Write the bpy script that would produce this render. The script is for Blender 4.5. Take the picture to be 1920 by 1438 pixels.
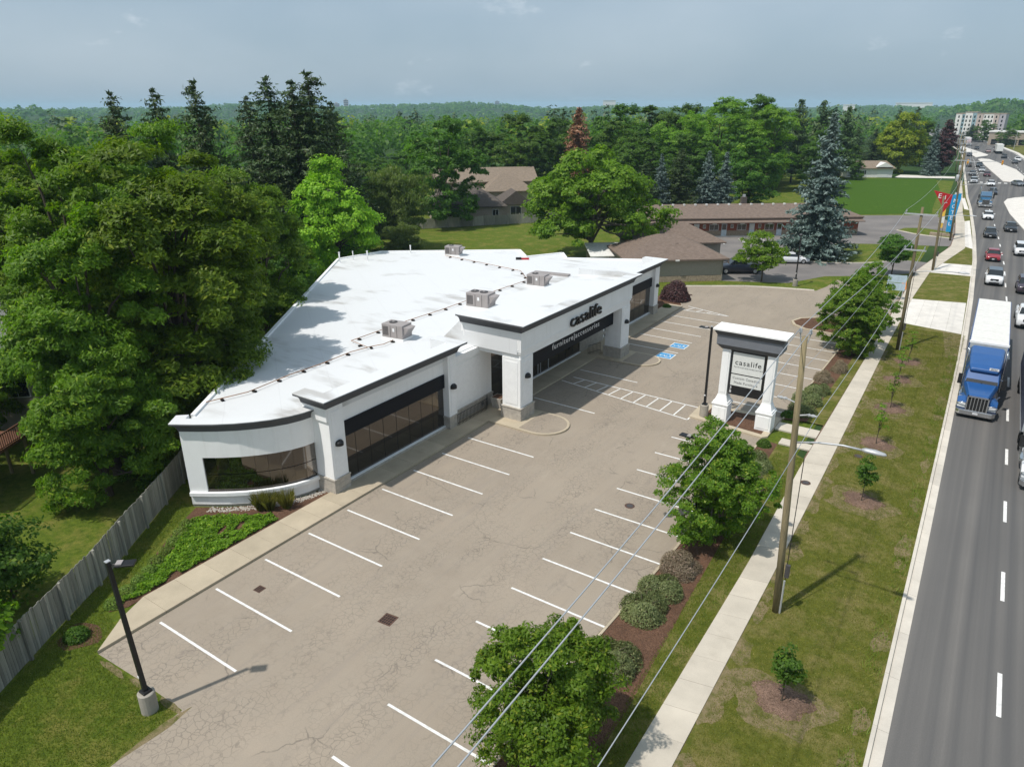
import bpy, math, random
import numpy as np
from mathutils import Matrix, Vector

# ---------------------------------------------------------------- camera, sky, sun, exposure
scene = bpy.context.scene
for o in list(bpy.data.objects):
    bpy.data.objects.remove(o)
COL = scene.collection
CAM = (26.5745, -12.101, 20.746)
YAW, PITCH, ROLL = -0.5932, 0.3725, -0.004
def camera_matrix():
    cy, sy, cp, sp = math.cos(YAW), math.sin(YAW), math.cos(PITCH), math.sin(PITCH)
    f = Vector((sy*cp, cy*cp, -sp)); r = Vector((cy, -sy, 0)); u = r.cross(f)
    cr, sr = math.cos(ROLL), math.sin(ROLL)
    r2 = r*cr + u*sr; u2 = u*cr - r*sr
    m = Matrix((r2, u2, -f)).transposed().to_4x4(); m.translation = CAM
    return m
cd = bpy.data.cameras.new('camera'); cam = bpy.data.objects.new('camera', cd); COL.objects.link(cam)
cam.matrix_world = camera_matrix()
cd.sensor_fit = 'HORIZONTAL'; cd.sensor_width = 36; cd.lens = 1331/1920*36
cd.clip_start = 0.2; cd.clip_end = 30000
scene.camera = cam

SUN_EL, SUN_STRENGTH, SKY_STRENGTH, EXPOSURE = 60.5, 3.5, 0.117, 0.12
SUN_DIR = Vector((-0.40*math.cos(math.radians(SUN_EL)), -0.9165*math.cos(math.radians(SUN_EL)), math.sin(math.radians(SUN_EL))))
w = bpy.data.worlds.new('World'); scene.world = w; w.use_nodes = True
nt = w.node_tree; nt.nodes.clear()
out = nt.nodes.new('ShaderNodeOutputWorld'); bg = nt.nodes.new('ShaderNodeBackground')
sky = nt.nodes.new('ShaderNodeTexSky'); sky.sky_type = 'NISHITA'; sky.sun_disc = False
sky.sun_elevation = math.radians(SUN_EL)
sky.sun_rotation = math.atan2(SUN_DIR.x, SUN_DIR.y)
sky.altitude = 300; sky.air_density = 1.0; sky.dust_density = 3.0; sky.ozone_density = 1.5
# a humid summer sky: the clear-sky colour veiled by thin even cloud, with a few small puffs
hsv = nt.nodes.new('ShaderNodeHueSaturation'); hsv.inputs['Saturation'].default_value = 0.8
veil = nt.nodes.new('ShaderNodeMix'); veil.data_type = 'RGBA'; veil.inputs['Factor'].default_value = 0.72
veil.inputs['B'].default_value = (2.95, 3.95, 4.85, 1)
tc = nt.nodes.new('ShaderNodeTexCoord')
mp = nt.nodes.new('ShaderNodeMapping'); mp.inputs['Scale'].default_value = (1, 1, 2.4)
n1 = nt.nodes.new('ShaderNodeTexNoise'); n1.inputs['Scale'].default_value = 9.0; n1.inputs['Detail'].default_value = 7; n1.inputs['Roughness'].default_value = 0.62
r1 = nt.nodes.new('ShaderNodeMapRange'); r1.inputs['From Min'].default_value = 0.60; r1.inputs['From Max'].default_value = 0.80; r1.inputs['To Max'].default_value = 0.5
n2 = nt.nodes.new('ShaderNodeTexNoise'); n2.inputs['Scale'].default_value = 2.2; n2.inputs['Detail'].default_value = 4
r2 = nt.nodes.new('ShaderNodeMapRange'); r2.inputs['From Min'].default_value = 0.4; r2.inputs['From Max'].default_value = 0.7; r2.inputs['To Max'].default_value = 0.17
mx = nt.nodes.new('ShaderNodeMath'); mx.operation = 'MAXIMUM'
cl = nt.nodes.new('ShaderNodeMix'); cl.data_type = 'RGBA'; cl.inputs['B'].default_value = (8.0, 8.3, 8.6, 1)
L = nt.links.new
L(sky.outputs[0], hsv.inputs['Color']); L(hsv.outputs[0], veil.inputs['A'])
L(tc.outputs['Generated'], mp.inputs['Vector']); L(mp.outputs[0], n1.inputs['Vector']); L(mp.outputs[0], n2.inputs['Vector'])
L(n1.outputs[0], r1.inputs['Value']); L(n2.outputs[0], r2.inputs['Value']); L(r1.outputs[0], mx.inputs[0]); L(r2.outputs[0], mx.inputs[1])
L(mx.outputs[0], cl.inputs['Factor']); L(veil.outputs['Result'], cl.inputs['A'])
L(cl.outputs['Result'], bg.inputs['Color']); bg.inputs['Strength'].default_value = SKY_STRENGTH
L(bg.outputs[0], out.inputs[0])

sd = bpy.data.lights.new('sun', 'SUN'); sd.energy = SUN_STRENGTH; sd.angle = math.radians(1.0); sd.color = (1.0, 0.955, 0.89)
sun = bpy.data.objects.new('sun', sd); COL.objects.link(sun); sun.location = (0, 0, 80)
sun.rotation_euler = SUN_DIR.to_track_quat('Z', 'Y').to_euler()
vs = scene.view_settings; vs.view_transform = 'Standard'; vs.look = 'None'; vs.exposure = EXPOSURE; vs.gamma = 1; vs.use_curve_mapping = False
cy = scene.cycles; cy.max_bounces = 6; cy.diffuse_bounces = 4; cy.glossy_bounces = 3; cy.transmission_bounces = 3
cy.transparent_max_bounces = 6; cy.volume_bounces = 1; cy.use_denoising = True
cy.caustics_reflective = False; cy.caustics_refractive = False

rng = np.random.default_rng(7); random.seed(7)

# ---------------------------------------------------------------- materials
MATS = {}
def sock(n, name, v):
    if name in n.inputs: n.inputs[name].default_value = v
class NB:
    """small node-graph builder for one material"""
    def __init__(s, name):
        s.m = bpy.data.materials.new(name); s.m.use_nodes = True; s.t = s.m.node_tree; s.t.nodes.clear()
        s.o = s.t.nodes.new('ShaderNodeOutputMaterial'); s.b = s.t.nodes.new('ShaderNodeBsdfPrincipled')
        s.t.links.new(s.b.outputs[0], s.o.inputs[0]); MATS[name] = s.m
    def n(s, typ, **k):
        x = s.t.nodes.new(typ)
        for a, v in k.items(): setattr(x, a, v)
        return x
    def l(s, a, b): s.t.links.new(a, b)
    def pos(s, space='world'):
        if space == 'world': return s.n('ShaderNodeNewGeometry').outputs['Position']
        return s.n('ShaderNodeTexCoord').outputs['Object']
    def scaled(s, v, sc, rot=0):
        m = s.n('ShaderNodeMapping'); m.inputs['Scale'].default_value = sc; m.inputs['Rotation'].default_value = (0, 0, rot); s.l(v, m.inputs['Vector']); return m.outputs[0]
    def noise(s, v, scale, detail=4, rough=0.55, dist=0):
        x = s.n('ShaderNodeTexNoise'); x.inputs['Scale'].default_value = scale; x.inputs['Detail'].default_value = detail
        x.inputs['Roughness'].default_value = rough; x.inputs['Distortion'].default_value = dist; s.l(v, x.inputs['Vector']); return x.outputs[0]
    def vor(s, v, scale, feature='F1', rnd=1.0):
        x = s.n('ShaderNodeTexVoronoi'); x.feature = feature; x.inputs['Scale'].default_value = scale; x.inputs['Randomness'].default_value = rnd
        s.l(v, x.inputs['Vector']); return x
    def rng(s, v, a, b, c=0.0, d=1.0):
        x = s.n('ShaderNodeMapRange'); x.inputs['From Min'].default_value = a; x.inputs['From Max'].default_value = b
        x.inputs['To Min'].default_value = c; x.inputs['To Max'].default_value = d; s.l(v, x.inputs['Value']); return x.outputs[0]
    def math(s, op, a, b):
        x = s.n('ShaderNodeMath'); x.operation = op
        for i, q in enumerate((a, b)):
            if isinstance(q, (int, float)): x.inputs[i].default_value = q
            else: s.l(q, x.inputs[i])
        return x.outputs[0]
    def mix(s, f, a, b, mode='MIX'):
        x = s.n('ShaderNodeMix'); x.data_type = 'RGBA'; x.blend_type = mode
        for key, q in (('Factor', f), ('A', a), ('B', b)):
            i = [k for k in x.inputs if k.name == key and (k.type == 'RGBA' if key != 'Factor' else k.type == 'VALUE')][0]
            if isinstance(q, (int, float)): i.default_value = q
            elif isinstance(q, tuple): i.default_value = (*q, 1) if len(q) == 3 else q
            else: s.l(q, i)
        return [k for k in x.outputs if k.type == 'RGBA'][0]
    def color(s, c):
        if isinstance(c, tuple): s.b.inputs['Base Color'].default_value = (*c, 1)
        else: s.l(c, s.b.inputs['Base Color'])
    def rough(s, r, spec=0.3, metal=0.0):
        if isinstance(r, (int, float)): s.b.inputs['Roughness'].default_value = r
        else: s.l(r, s.b.inputs['Roughness'])
        s.b.inputs['Specular IOR Level'].default_value = spec; s.b.inputs['Metallic'].default_value = metal
    def bump(s, h, strength=0.3, dist=0.02):
        x = s.n('ShaderNodeBump'); x.inputs['Strength'].default_value = strength; x.inputs['Distance'].default_value = dist
        s.l(h, x.inputs['Height']); s.l(x.outputs[0], s.b.inputs['Normal'])

def plain(name, c, rough=0.6, spec=0.3, metal=0.0, var=0.12, scale=3.0, space='obj', bump=0.0, bscale=40, coat=0.0):
    """a flat colour with slight blotches so that no surface is perfectly even"""
    b = NB(name); p = b.pos(space)
    n = b.noise(p, scale, 5)
    f = b.rng(n, 0.3, 0.7, 1-var, 1+var)
    v = b.n('ShaderNodeVectorMath', operation='SCALE'); v.inputs[0].default_value = c; b.l(f, v.inputs['Scale'])
    b.color(v.outputs[0]); b.rough(rough, spec, metal)
    if coat: b.b.inputs['Coat Weight'].default_value = coat; b.b.inputs['Coat Roughness'].default_value = 0.05
    if bump: b.bump(b.noise(p, bscale, 3), bump, 0.01)
    return b.m

def paint(name, c): return plain(name, c, 0.28, 0.5, 0.0, 0.05, 2.0, coat=0.6)

def m_lot():
    b = NB('lot_asphalt'); p = b.pos()
    big = b.noise(p, 0.16, 5, 0.6); mid = b.noise(p, 0.9, 5, 0.6); fine = b.noise(p, 26, 3, 0.7)
    st = b.noise(b.scaled(p, (2.2, 0.09, 1)), 1.0, 4, 0.6)
    c = b.mix(b.rng(big, 0.3, 0.7), (0.292, 0.243, 0.188), (0.395, 0.328, 0.253))
    c = b.mix(b.rng(mid, 0.3, 0.72), c, (0.355, 0.300, 0.235))
    c = b.mix(b.rng(st, 0.52, 0.75, 0, 0.45), c, (0.275, 0.236, 0.20))
    c = b.mix(b.rng(fine, 0.30, 0.70, 0.30, 0), c, (0.15, 0.135, 0.12))
    # worn crazing: fine alligator cracks in patches and a few long wandering ones
    wv = b.n('ShaderNodeVectorMath', operation='ADD'); nz = b.n('ShaderNodeTexNoise'); nz.inputs['Scale'].default_value = 1.6; nz.inputs['Detail'].default_value = 5
    b.l(p, nz.inputs['Vector']); sc = b.n('ShaderNodeVectorMath', operation='SCALE'); sc.inputs['Scale'].default_value = 0.55
    b.l(nz.outputs['Color'], sc.inputs[0]); b.l(p, wv.inputs[0]); b.l(sc.outputs[0], wv.inputs[1]); q = wv.outputs[0]
    e1 = b.rng(b.vor(q, 3.6, 'DISTANCE_TO_EDGE').outputs['Distance'], 0.0, 0.075, 1, 0)
    m1 = b.rng(b.noise(b.scaled(p, (1.5, 0.4, 1)), 0.34, 5, 0.6), 0.42, 0.62)
    e2 = b.rng(b.vor(q, 0.30, 'DISTANCE_TO_EDGE').outputs['Distance'], 0.0, 0.011, 1, 0)
    m2 = b.rng(b.noise(p, 0.35, 3), 0.52, 0.60)
    cr = b.math('MAXIMUM', b.math('MULTIPLY', b.math('MULTIPLY', e1, m1), 0.5), b.math('MULTIPLY', b.math('MULTIPLY', e2, m2), 0.6))
    oil = b.math('MULTIPLY', b.rng(b.noise(p, 0.55, 6, 0.7), 0.60, 0.72), 0.4)
    c = b.mix(oil, c, (0.16, 0.14, 0.125))
    c = b.mix(b.rng(b.noise(b.scaled(p, (0.7, 0.16, 1), 0.15), 1.3, 6, 0.7), 0.58, 0.74, 0, 0.5), c, (0.40, 0.34, 0.268))
    c = b.mix(cr, c, (0.10, 0.088, 0.076))
    b.color(c); b.rough(0.92, 0.15); b.bump(b.math('SUBTRACT', fine, cr), 0.35, 0.015); return b.m

def m_road():
    b = NB('road_asphalt'); p = b.pos()
    st = b.noise(b.scaled(p, (1.4, 0.012, 1)), 1.0, 3, 0.5); fine = b.noise(p, 22, 3, 0.75); big = b.noise(p, 0.12, 4)
    c = b.mix(b.rng(st, 0.35, 0.68), (0.108, 0.106, 0.105), (0.205, 0.192, 0.177))
    c = b.mix(b.rng(big, 0.35, 0.7, 0, 0.35), c, (0.11, 0.107, 0.104))
    c = b.mix(b.rng(fine, 0.35, 0.7, 0.35, 0), c, (0.06, 0.058, 0.056))
    b.color(c); b.rough(0.85, 0.2); b.bump(fine, 0.3, 0.01); return b.m

def m_motel_lot():
    b = NB('grey_lot_asphalt'); p = b.pos()
    big = b.noise(p, 0.2, 4); fine = b.noise(p, 8, 3, 0.7)
    c = b.mix(b.rng(big, 0.35, 0.7), (0.17, 0.158, 0.15), (0.25, 0.228, 0.21))
    c = b.mix(b.rng(fine, 0.35, 0.65, 0.3, 0), c, (0.11, 0.10, 0.10))
    b.color(c); b.rough(0.9, 0.15); return b.m

def m_concrete(name, c, var=0.12):
    b = NB(name); p = b.pos()
    big = b.noise(p, 0.8, 5, 0.6); fine = b.noise(p, 30, 3, 0.7); oi = b.n('ShaderNodeObjectInfo')
    f = b.math('ADD', b.rng(big, 0.3, 0.7, 1-var, 1+var*0.6), b.rng(fine, 0.3, 0.7, -0.05, 0.05))
    f = b.math('ADD', f, b.rng(oi.outputs['Random'], 0, 1, -0.07, 0.07))
    v = b.n('ShaderNodeVectorMath', operation='SCALE'); v.inputs[0].default_value = c; b.l(f, v.inputs['Scale'])
    st = b.mix(b.rng(b.noise(p, 0.5, 6, 0.7), 0.56, 0.75, 0, 0.35), v.outputs[0], (c[0]*0.62, c[1]*0.60, c[2]*0.56))
    b.color(st); b.rough(0.85, 0.2); b.bump(fine, 0.2, 0.008); return b.m

def m_grass(name, a, c, dry, dryness=0.5, scale=0.5):
    b = NB(name); p = b.pos()
    big = b.noise(p, scale, 5, 0.62); mid = b.noise(p, 3.2, 4, 0.65); fine = b.noise(p, 24, 3, 0.75)
    k = b.mix(b.rng(mid, 0.32, 0.68), a, c)
    k = b.mix(b.rng(b.math('ADD', b.math('MULTIPLY', big, 0.75), b.math('MULTIPLY', mid, 0.25)), 0.62-0.25*dryness, 0.80-0.22*dryness), k, dry)
    k = b.mix(b.rng(fine, 0.3, 0.7, 0.55, 0), k, (a[0]*0.4, a[1]*0.42, a[2]*0.45))
    b.color(k); b.rough(0.9, 0.1); b.bump(b.math('ADD', fine, mid), 0.9, 0.05); return b.m

def m_mulch(name, c1, c2):
    b = NB(name); p = b.pos(); v = b.vor(p, 26); big = b.noise(p, 1.1, 4)
    k = b.mix(b.rng(v.outputs['Distance'], 0.1, 0.8), c2, c1)
    hsv = b.n('ShaderNodeSeparateColor'); b.l(v.outputs['Color'], hsv.inputs[0])
    k = b.mix(b.rng(hsv.outputs[0], 0, 1, 0, 0.75), k, (c1[0]*1.9, c1[1]*1.9, c1[2]*1.9))
    k = b.mix(b.rng(big, 0.35, 0.7, 0, 0.5), k, c2)
    b.color(k); b.rough(0.95, 0.1); b.bump(v.outputs['Distance'], 1.0, 0.04); return b.m

def m_leaf(name, dark, light, tip, trans=0.44):
    """foliage: every leaf its own shade (random per island) plus slow clump-sized drift"""
    b = NB(name); g = b.n('ShaderNodeNewGeometry'); p = b.pos('obj'); oi = b.n('ShaderNodeObjectInfo')
    r = g.outputs['Random Per Island']
    cl_ = b.noise(p, 0.55, 3)
    f = b.math('ADD', b.math('MULTIPLY', r, 0.55), b.math('MULTIPLY', b.rng(cl_, 0.32, 0.68), 0.45))
    k = b.mix(f, dark, light)
    k = b.mix(b.rng(r, 0.86, 1.0, 0, 0.75), k, tip)
    h = b.n('ShaderNodeHueSaturation'); b.l(k, h.inputs['Color'])
    b.l(b.rng(oi.outputs['Random'], 0, 1, 0.482, 0.503), h.inputs['Hue']); b.l(b.rng(oi.outputs['Random'], 0, 1, 1.05, 1.35), h.inputs['Value'])
    b.color(h.outputs[0]); b.rough(0.5, 0.25)
    t = b.n('ShaderNodeBsdfTranslucent'); v = b.n('ShaderNodeVectorMath', operation='MULTIPLY'); v.inputs[1].default_value = (1.25, 1.45, 0.45)
    b.l(h.outputs[0], v.inputs[0]); b.l(v.outputs[0], t.inputs['Color'])
    ms = b.n('ShaderNodeMixShader'); ms.inputs[0].default_value = trans; b.l(b.b.outputs[0], ms.inputs[1]); b.l(t.outputs[0], ms.inputs[2]); b.l(ms.outputs[0], b.o.inputs[0])
    return b.m

def m_bark(name, c):
    b = NB(name); p = b.pos('obj'); n = b.noise(b.scaled(p, (6, 6, 1.2)), 2.0, 5, 0.65)
    b.color(b.mix(b.rng(n, 0.3, 0.7), (c[0]*0.55, c[1]*0.55, c[2]*0.55), c)); b.rough(0.95, 0.1); b.bump(n, 0.7, 0.03); return b.m

def m_glass(name, tint=(0.012, 0.014, 0.016), refl=0.30):
    b = NB(name); b.color(tint); b.rough(0.08, 0.5)
    g = b.n('ShaderNodeBsdfGlossy'); g.inputs['Roughness'].default_value = 0.015; g.inputs['Color'].default_value = (0.66, 0.59, 0.52, 1)
    ms = b.n('ShaderNodeMixShader'); lw = b.n('ShaderNodeLayerWeight'); lw.inputs['Blend'].default_value = 0.35
    b.l(b.rng(lw.outputs['Fresnel'], 0, 1, refl, 1.0), ms.inputs[0]); b.l(b.b.outputs[0], ms.inputs[1]); b.l(g.outputs[0], ms.inputs[2]); b.l(ms.outputs[0], b.o.inputs[0]); return b.m

def m_roof():
    b = NB('white_membrane'); p = b.pos(); big = b.noise(p, 0.22, 5, 0.65); n = b.noise(b.scaled(p, (0.25, 1, 1), 0.6), 0.9, 5)
    c = b.mix(b.rng(big, 0.56, 0.76, 0, 0.18), (0.69, 0.70, 0.705), (0.52, 0.50, 0.46))
    # sheet seams, one every 3 m, and grime round the low spots
    sx = b.n('ShaderNodeSeparateXYZ'); b.l(b.scaled(p, (1, 1, 1), 0.64), sx.inputs[0])
    fr = b.math('FRACT', b.math('MULTIPLY', sx.outputs[1], 0.33), 0)
    c = b.mix(b.rng(fr, 0.0, 0.018, 0.38, 0), c, (0.5, 0.5, 0.5))
    d = b.math('MULTIPLY', b.rng(b.noise(p, 0.15, 3), 0.53, 0.62), b.rng(n, 0.45, 0.60))
    c = b.mix(b.math('MULTIPLY', d, 0.45), c, (0.22, 0.19, 0.15))
    b.color(c); b.rough(0.55, 0.3); return b.m

def m_shingle(name, c):
    b = NB(name); p = b.pos(); n = b.noise(b.scaled(p, (1, 1, 3)), 2.2, 4); f = b.noise(p, 14, 2)
    sx = b.n('ShaderNodeSeparateXYZ'); b.l(p, sx.inputs[0]); fr = b.math('FRACT', b.math('MULTIPLY', sx.outputs[2], 9.0), 0)
    k = b.mix(b.rng(n, 0.3, 0.7), (c[0]*0.78, c[1]*0.78, c[2]*0.78), (c[0]*1.15, c[1]*1.15, c[2]*1.15))
    k = b.mix(b.rng(f, 0.35, 0.65, 0.4, 0), k, (c[0]*0.55, c[1]*0.55, c[2]*0.55))
    k = b.mix(b.rng(fr, 0.0, 0.14, 0.5, 0), k, (c[0]*0.45, c[1]*0.45, c[2]*0.45))
    b.color(k); b.rough(0.92, 0.1); b.bump(fr, 0.4, 0.02); return b.m

def m_wood(name, c):
    b = NB(name); p = b.pos('obj'); oi = b.n('ShaderNodeObjectInfo'); n = b.noise(b.scaled(p, (9, 9, 0.7)), 1.6, 5, 0.65)
    k = b.mix(b.rng(n, 0.3, 0.72), (c[0]*0.6, c[1]*0.6, c[2]*0.62), (c[0]*1.15, c[1]*1.12, c[2]*1.05))
    h = b.n('ShaderNodeHueSaturation'); b.l(k, h.inputs['Color']); b.l(b.rng(oi.outputs['Random'], 0, 1, 0.7, 1.25), h.inputs['Value'])
    b.color(h.outputs[0]); b.rough(0.9, 0.15); b.bump(n, 0.4, 0.01); return b.m

def m_brick(name):
    b = NB(name); p = b.pos('obj'); t = b.n('ShaderNodeTexBrick'); t.inputs['Scale'].default_value = 5
    t.inputs['Color1'].default_value = (0.30, 0.085, 0.05, 1); t.inputs['Color2'].default_value = (0.22, 0.07, 0.045, 1); t.inputs['Mortar'].default_value = (0.32, 0.22, 0.18, 1)
    b.l(p, t.inputs['Vector']); b.color(t.outputs['Color']); b.rough(0.9, 0.1); return b.m

def m_terrain():
    b = NB('far_country'); p = b.pos(); n = b.noise(p, 0.012, 6, 0.65); f = b.noise(p, 0.09, 5, 0.7); v = b.vor(p, 0.06)
    k = b.mix(b.rng(n, 0.35, 0.65), (0.030, 0.058, 0.020), (0.060, 0.105, 0.030))
    k = b.mix(b.rng(v.outputs['Distance'], 0.1, 0.9, 0.65, 0), k, (0.016, 0.032, 0.014))
    k = b.mix(b.rng(f, 0.35, 0.7, 0, 0.6), k, (0.045, 0.085, 0.025))
    b.color(k); b.rough(0.95, 0.05); b.bump(v.outputs['Distance'], 1.0, 4.0); return b.m

def m_stucco():
    b = NB('white_stucco'); p = b.pos(); n = b.noise(p, 0.7, 4); st = b.noise(b.scaled(p, (3.0, 3.0, 0.22)), 1.0, 5, 0.65)
    c = b.mix(b.rng(n, 0.3, 0.7), (0.85, 0.85, 0.835), (0.90, 0.90, 0.89)); c = b.mix(b.rng(st, 0.52, 0.78, 0, 0.30), c, (0.62, 0.61, 0.57))
    b.color(c); b.rough(0.85, 0.2); b.bump(b.noise(p, 60, 2), 0.12, 0.005); return b.m
M = {}
M['lot'] = m_lot(); M['road'] = m_road(); M['mlot'] = m_motel_lot()
M['walk'] = m_concrete('sidewalk_concrete', (0.54, 0.485, 0.40)); M['kerb'] = m_concrete('kerb_concrete', (0.60, 0.55, 0.475))
M['walkw'] = m_concrete('walkway_concrete', (0.46, 0.39, 0.285)); M['island'] = m_concrete('pale_island_concrete', (0.70, 0.66, 0.60)); M['base'] = m_concrete('lamp_base_concrete', (0.36, 0.33, 0.28), 0.3)
M['grass'] = m_grass('lawn_grass', (0.078, 0.120, 0.014), (0.155, 0.205, 0.022), (0.26, 0.225, 0.06), 0.55)
M['verge'] = m_grass('verge_grass', (0.098, 0.118, 0.018), (0.175, 0.180, 0.030), (0.29, 0.235, 0.095), 0.62, 0.7)
M['field'] = m_grass('field_grass', (0.036, 0.090, 0.006), (0.090, 0.175, 0.012), (0.14, 0.20, 0.02), 0.2, 0.2)
M['drygrass'] = m_grass('dry_grass_patch', (0.13, 0.14, 0.035), (0.27, 0.21, 0.11), (0.33, 0.25, 0.15), 0.8, 1.6)
M['mulch'] = m_mulch('red_mulch', (0.135, 0.075, 0.048), (0.065, 0.038, 0.026)); M['mulch2'] = m_mulch('wood_chip_mulch', (0.20, 0.13, 0.095), (0.08, 0.05, 0.038))
M['line'] = plain('worn_white_paint', (0.74, 0.73, 0.70), 0.7, 0.2, 0, 0.18, 5.0, 'world'); M['blue'] = plain('blue_paint', (0.08, 0.30, 0.55), 0.7, 0.2, 0, 0.2, 4.0, 'world')
M['roof'] = m_roof(); M['wall'] = m_stucco(); M['trim'] = plain('white_trim', (0.87, 0.87, 0.86), 0.7, 0.2, 0, 0.04)
M['cornice'] = plain('charcoal_cornice', (0.092, 0.094, 0.102), 0.75, 0.3, 0, 0.08, 1.5); M['stone'] = plain('cut_stone', (0.42, 0.385, 0.335), 0.85, 0.2, 0, 0.16, 4.0, bump=0.3)
M['black'] = plain('black_panel', (0.007, 0.008, 0.012), 0.6, 0.2, 0, 0.1); M['blackm'] = plain('black_metal', (0.012, 0.012, 0.013), 0.45, 0.4, 0, 0.2)
M['glass'] = m_glass('dark_window_glass', (0.006, 0.0055, 0.005), 0.07); M['cglass'] = m_glass('vehicle_glass', (0.010, 0.014, 0.016), 0.05)
M['mull'] = plain('dark_mullion', (0.022, 0.02, 0.018), 0.4, 0.4); M['letter'] = plain('letter_black', (0.012, 0.012, 0.013), 0.4, 0.4); M['wletter'] = plain('letter_white', (0.8, 0.8, 0.8), 0.5, 0.3, var=0.03)
M['hvac'] = plain('taupe_sheet_metal', (0.33, 0.30, 0.29), 0.55, 0.4, 0, 0.08, 2.0); M['hvacd'] = plain('dark_grille_metal', (0.07, 0.065, 0.065), 0.6, 0.3)
M['pipe'] = plain('rusty_pipe', (0.30, 0.15, 0.07), 0.8, 0.2, 0, 0.35, 1.2, 'world'); M['rubber'] = plain('black_rubber', (0.02, 0.018, 0.017), 0.85, 0.2)
M['galv'] = plain('galvanised_metal', (0.48, 0.49, 0.50), 0.45, 0.4, 0.3, 0.1); M['panel'] = plain('sign_face', (0.70, 0.71, 0.68), 0.5, 0.3, 0, 0.04); M['grletter'] = plain('letter_grey', (0.16, 0.16, 0.16), 0.5, 0.3)
M['polew'] = m_wood('pole_wood', (0.27, 0.225, 0.135)); M['fence'] = m_wood('grey_fence_wood', (0.31, 0.305, 0.265)); M['deck'] = m_wood('red_deck_wood', (0.20, 0.10, 0.065))
M['bark'] = m_bark('grey_brown_bark', (0.13, 0.105, 0.08)); M['barkp'] = m_bark('light_bark', (0.19, 0.165, 0.13))
M['shing'] = m_shingle('brown_shingles', (0.215, 0.165, 0.135)); M['shing2'] = m_shingle('tan_shingles', (0.27, 0.215, 0.165)); M['shing3'] = m_shingle('dark_brown_shingles', (0.135, 0.115, 0.10)); M['shing4'] = m_shingle('grey_shingles', (0.24, 0.24, 0.24))
M['taupe'] = plain('taupe_wall', (0.30, 0.275, 0.235), 0.85, 0.15, 0, 0.06); M['beige'] = plain('beige_brick', (0.36, 0.30, 0.24), 0.9, 0.15, 0, 0.15, 6); M['hwhite'] = plain('white_siding', (0.72, 0.71, 0.68), 0.75, 0.2)
M['brick'] = m_brick('red_brick'); M['mstone'] = plain('rough_tan_stone', (0.34, 0.27, 0.20), 0.9, 0.1, 0, 0.3, 5.0); M['pblue'] = plain('pale_blue_door', (0.60, 0.68, 0.72), 0.5, 0.3)
M['tyre'] = plain('tyre_rubber', (0.016, 0.016, 0.016), 0.85, 0.2); M['rim'] = plain('alloy_rim', (0.50, 0.51, 0.52), 0.35, 0.5, 0.7); M['chrome'] = plain('chrome', (0.68, 0.69, 0.70), 0.16, 0.5, 0.9, 0.04)
M['lamp'] = plain('headlight_lens', (0.75, 0.77, 0.78), 0.12, 0.6, 0, 0.05, coat=0.8); M['tail'] = plain('tail_light_lens', (0.35, 0.02, 0.02), 0.2, 0.5)
M['plate'] = plain('licence_plate', (0.72, 0.74, 0.76), 0.5, 0.3); M['trimblk'] = plain('black_plastic', (0.02, 0.02, 0.02), 0.6, 0.3)
M['yellow'] = plain('signal_yellow', (0.75, 0.36, 0.03), 0.5, 0.3); M['orange'] = plain('orange_plastic', (0.75, 0.25, 0.03), 0.5, 0.3)
M['red'] = plain('sign_red', (0.42, 0.015, 0.02), 0.45, 0.3); M['sblue'] = plain('sign_blue', (0.02, 0.28, 0.55), 0.45, 0.3); M['ceram'] = plain('grey_ceramic', (0.40, 0.41, 0.42), 0.35, 0.5)
M['wire'] = plain('wire_aluminium', (0.42, 0.44, 0.46), 0.5, 0.4, 0.2, 0.05); M['terrain'] = m_terrain(); M['pebble'] = plain('pale_pebbles', (0.42, 0.39, 0.34), 0.85, 0.2, 0, 0.4, 9.0, 'world'); M['rust'] = plain('rusty_iron', (0.10, 0.055, 0.04), 0.8, 0.3, 0, 0.3, 4.0)
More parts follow.
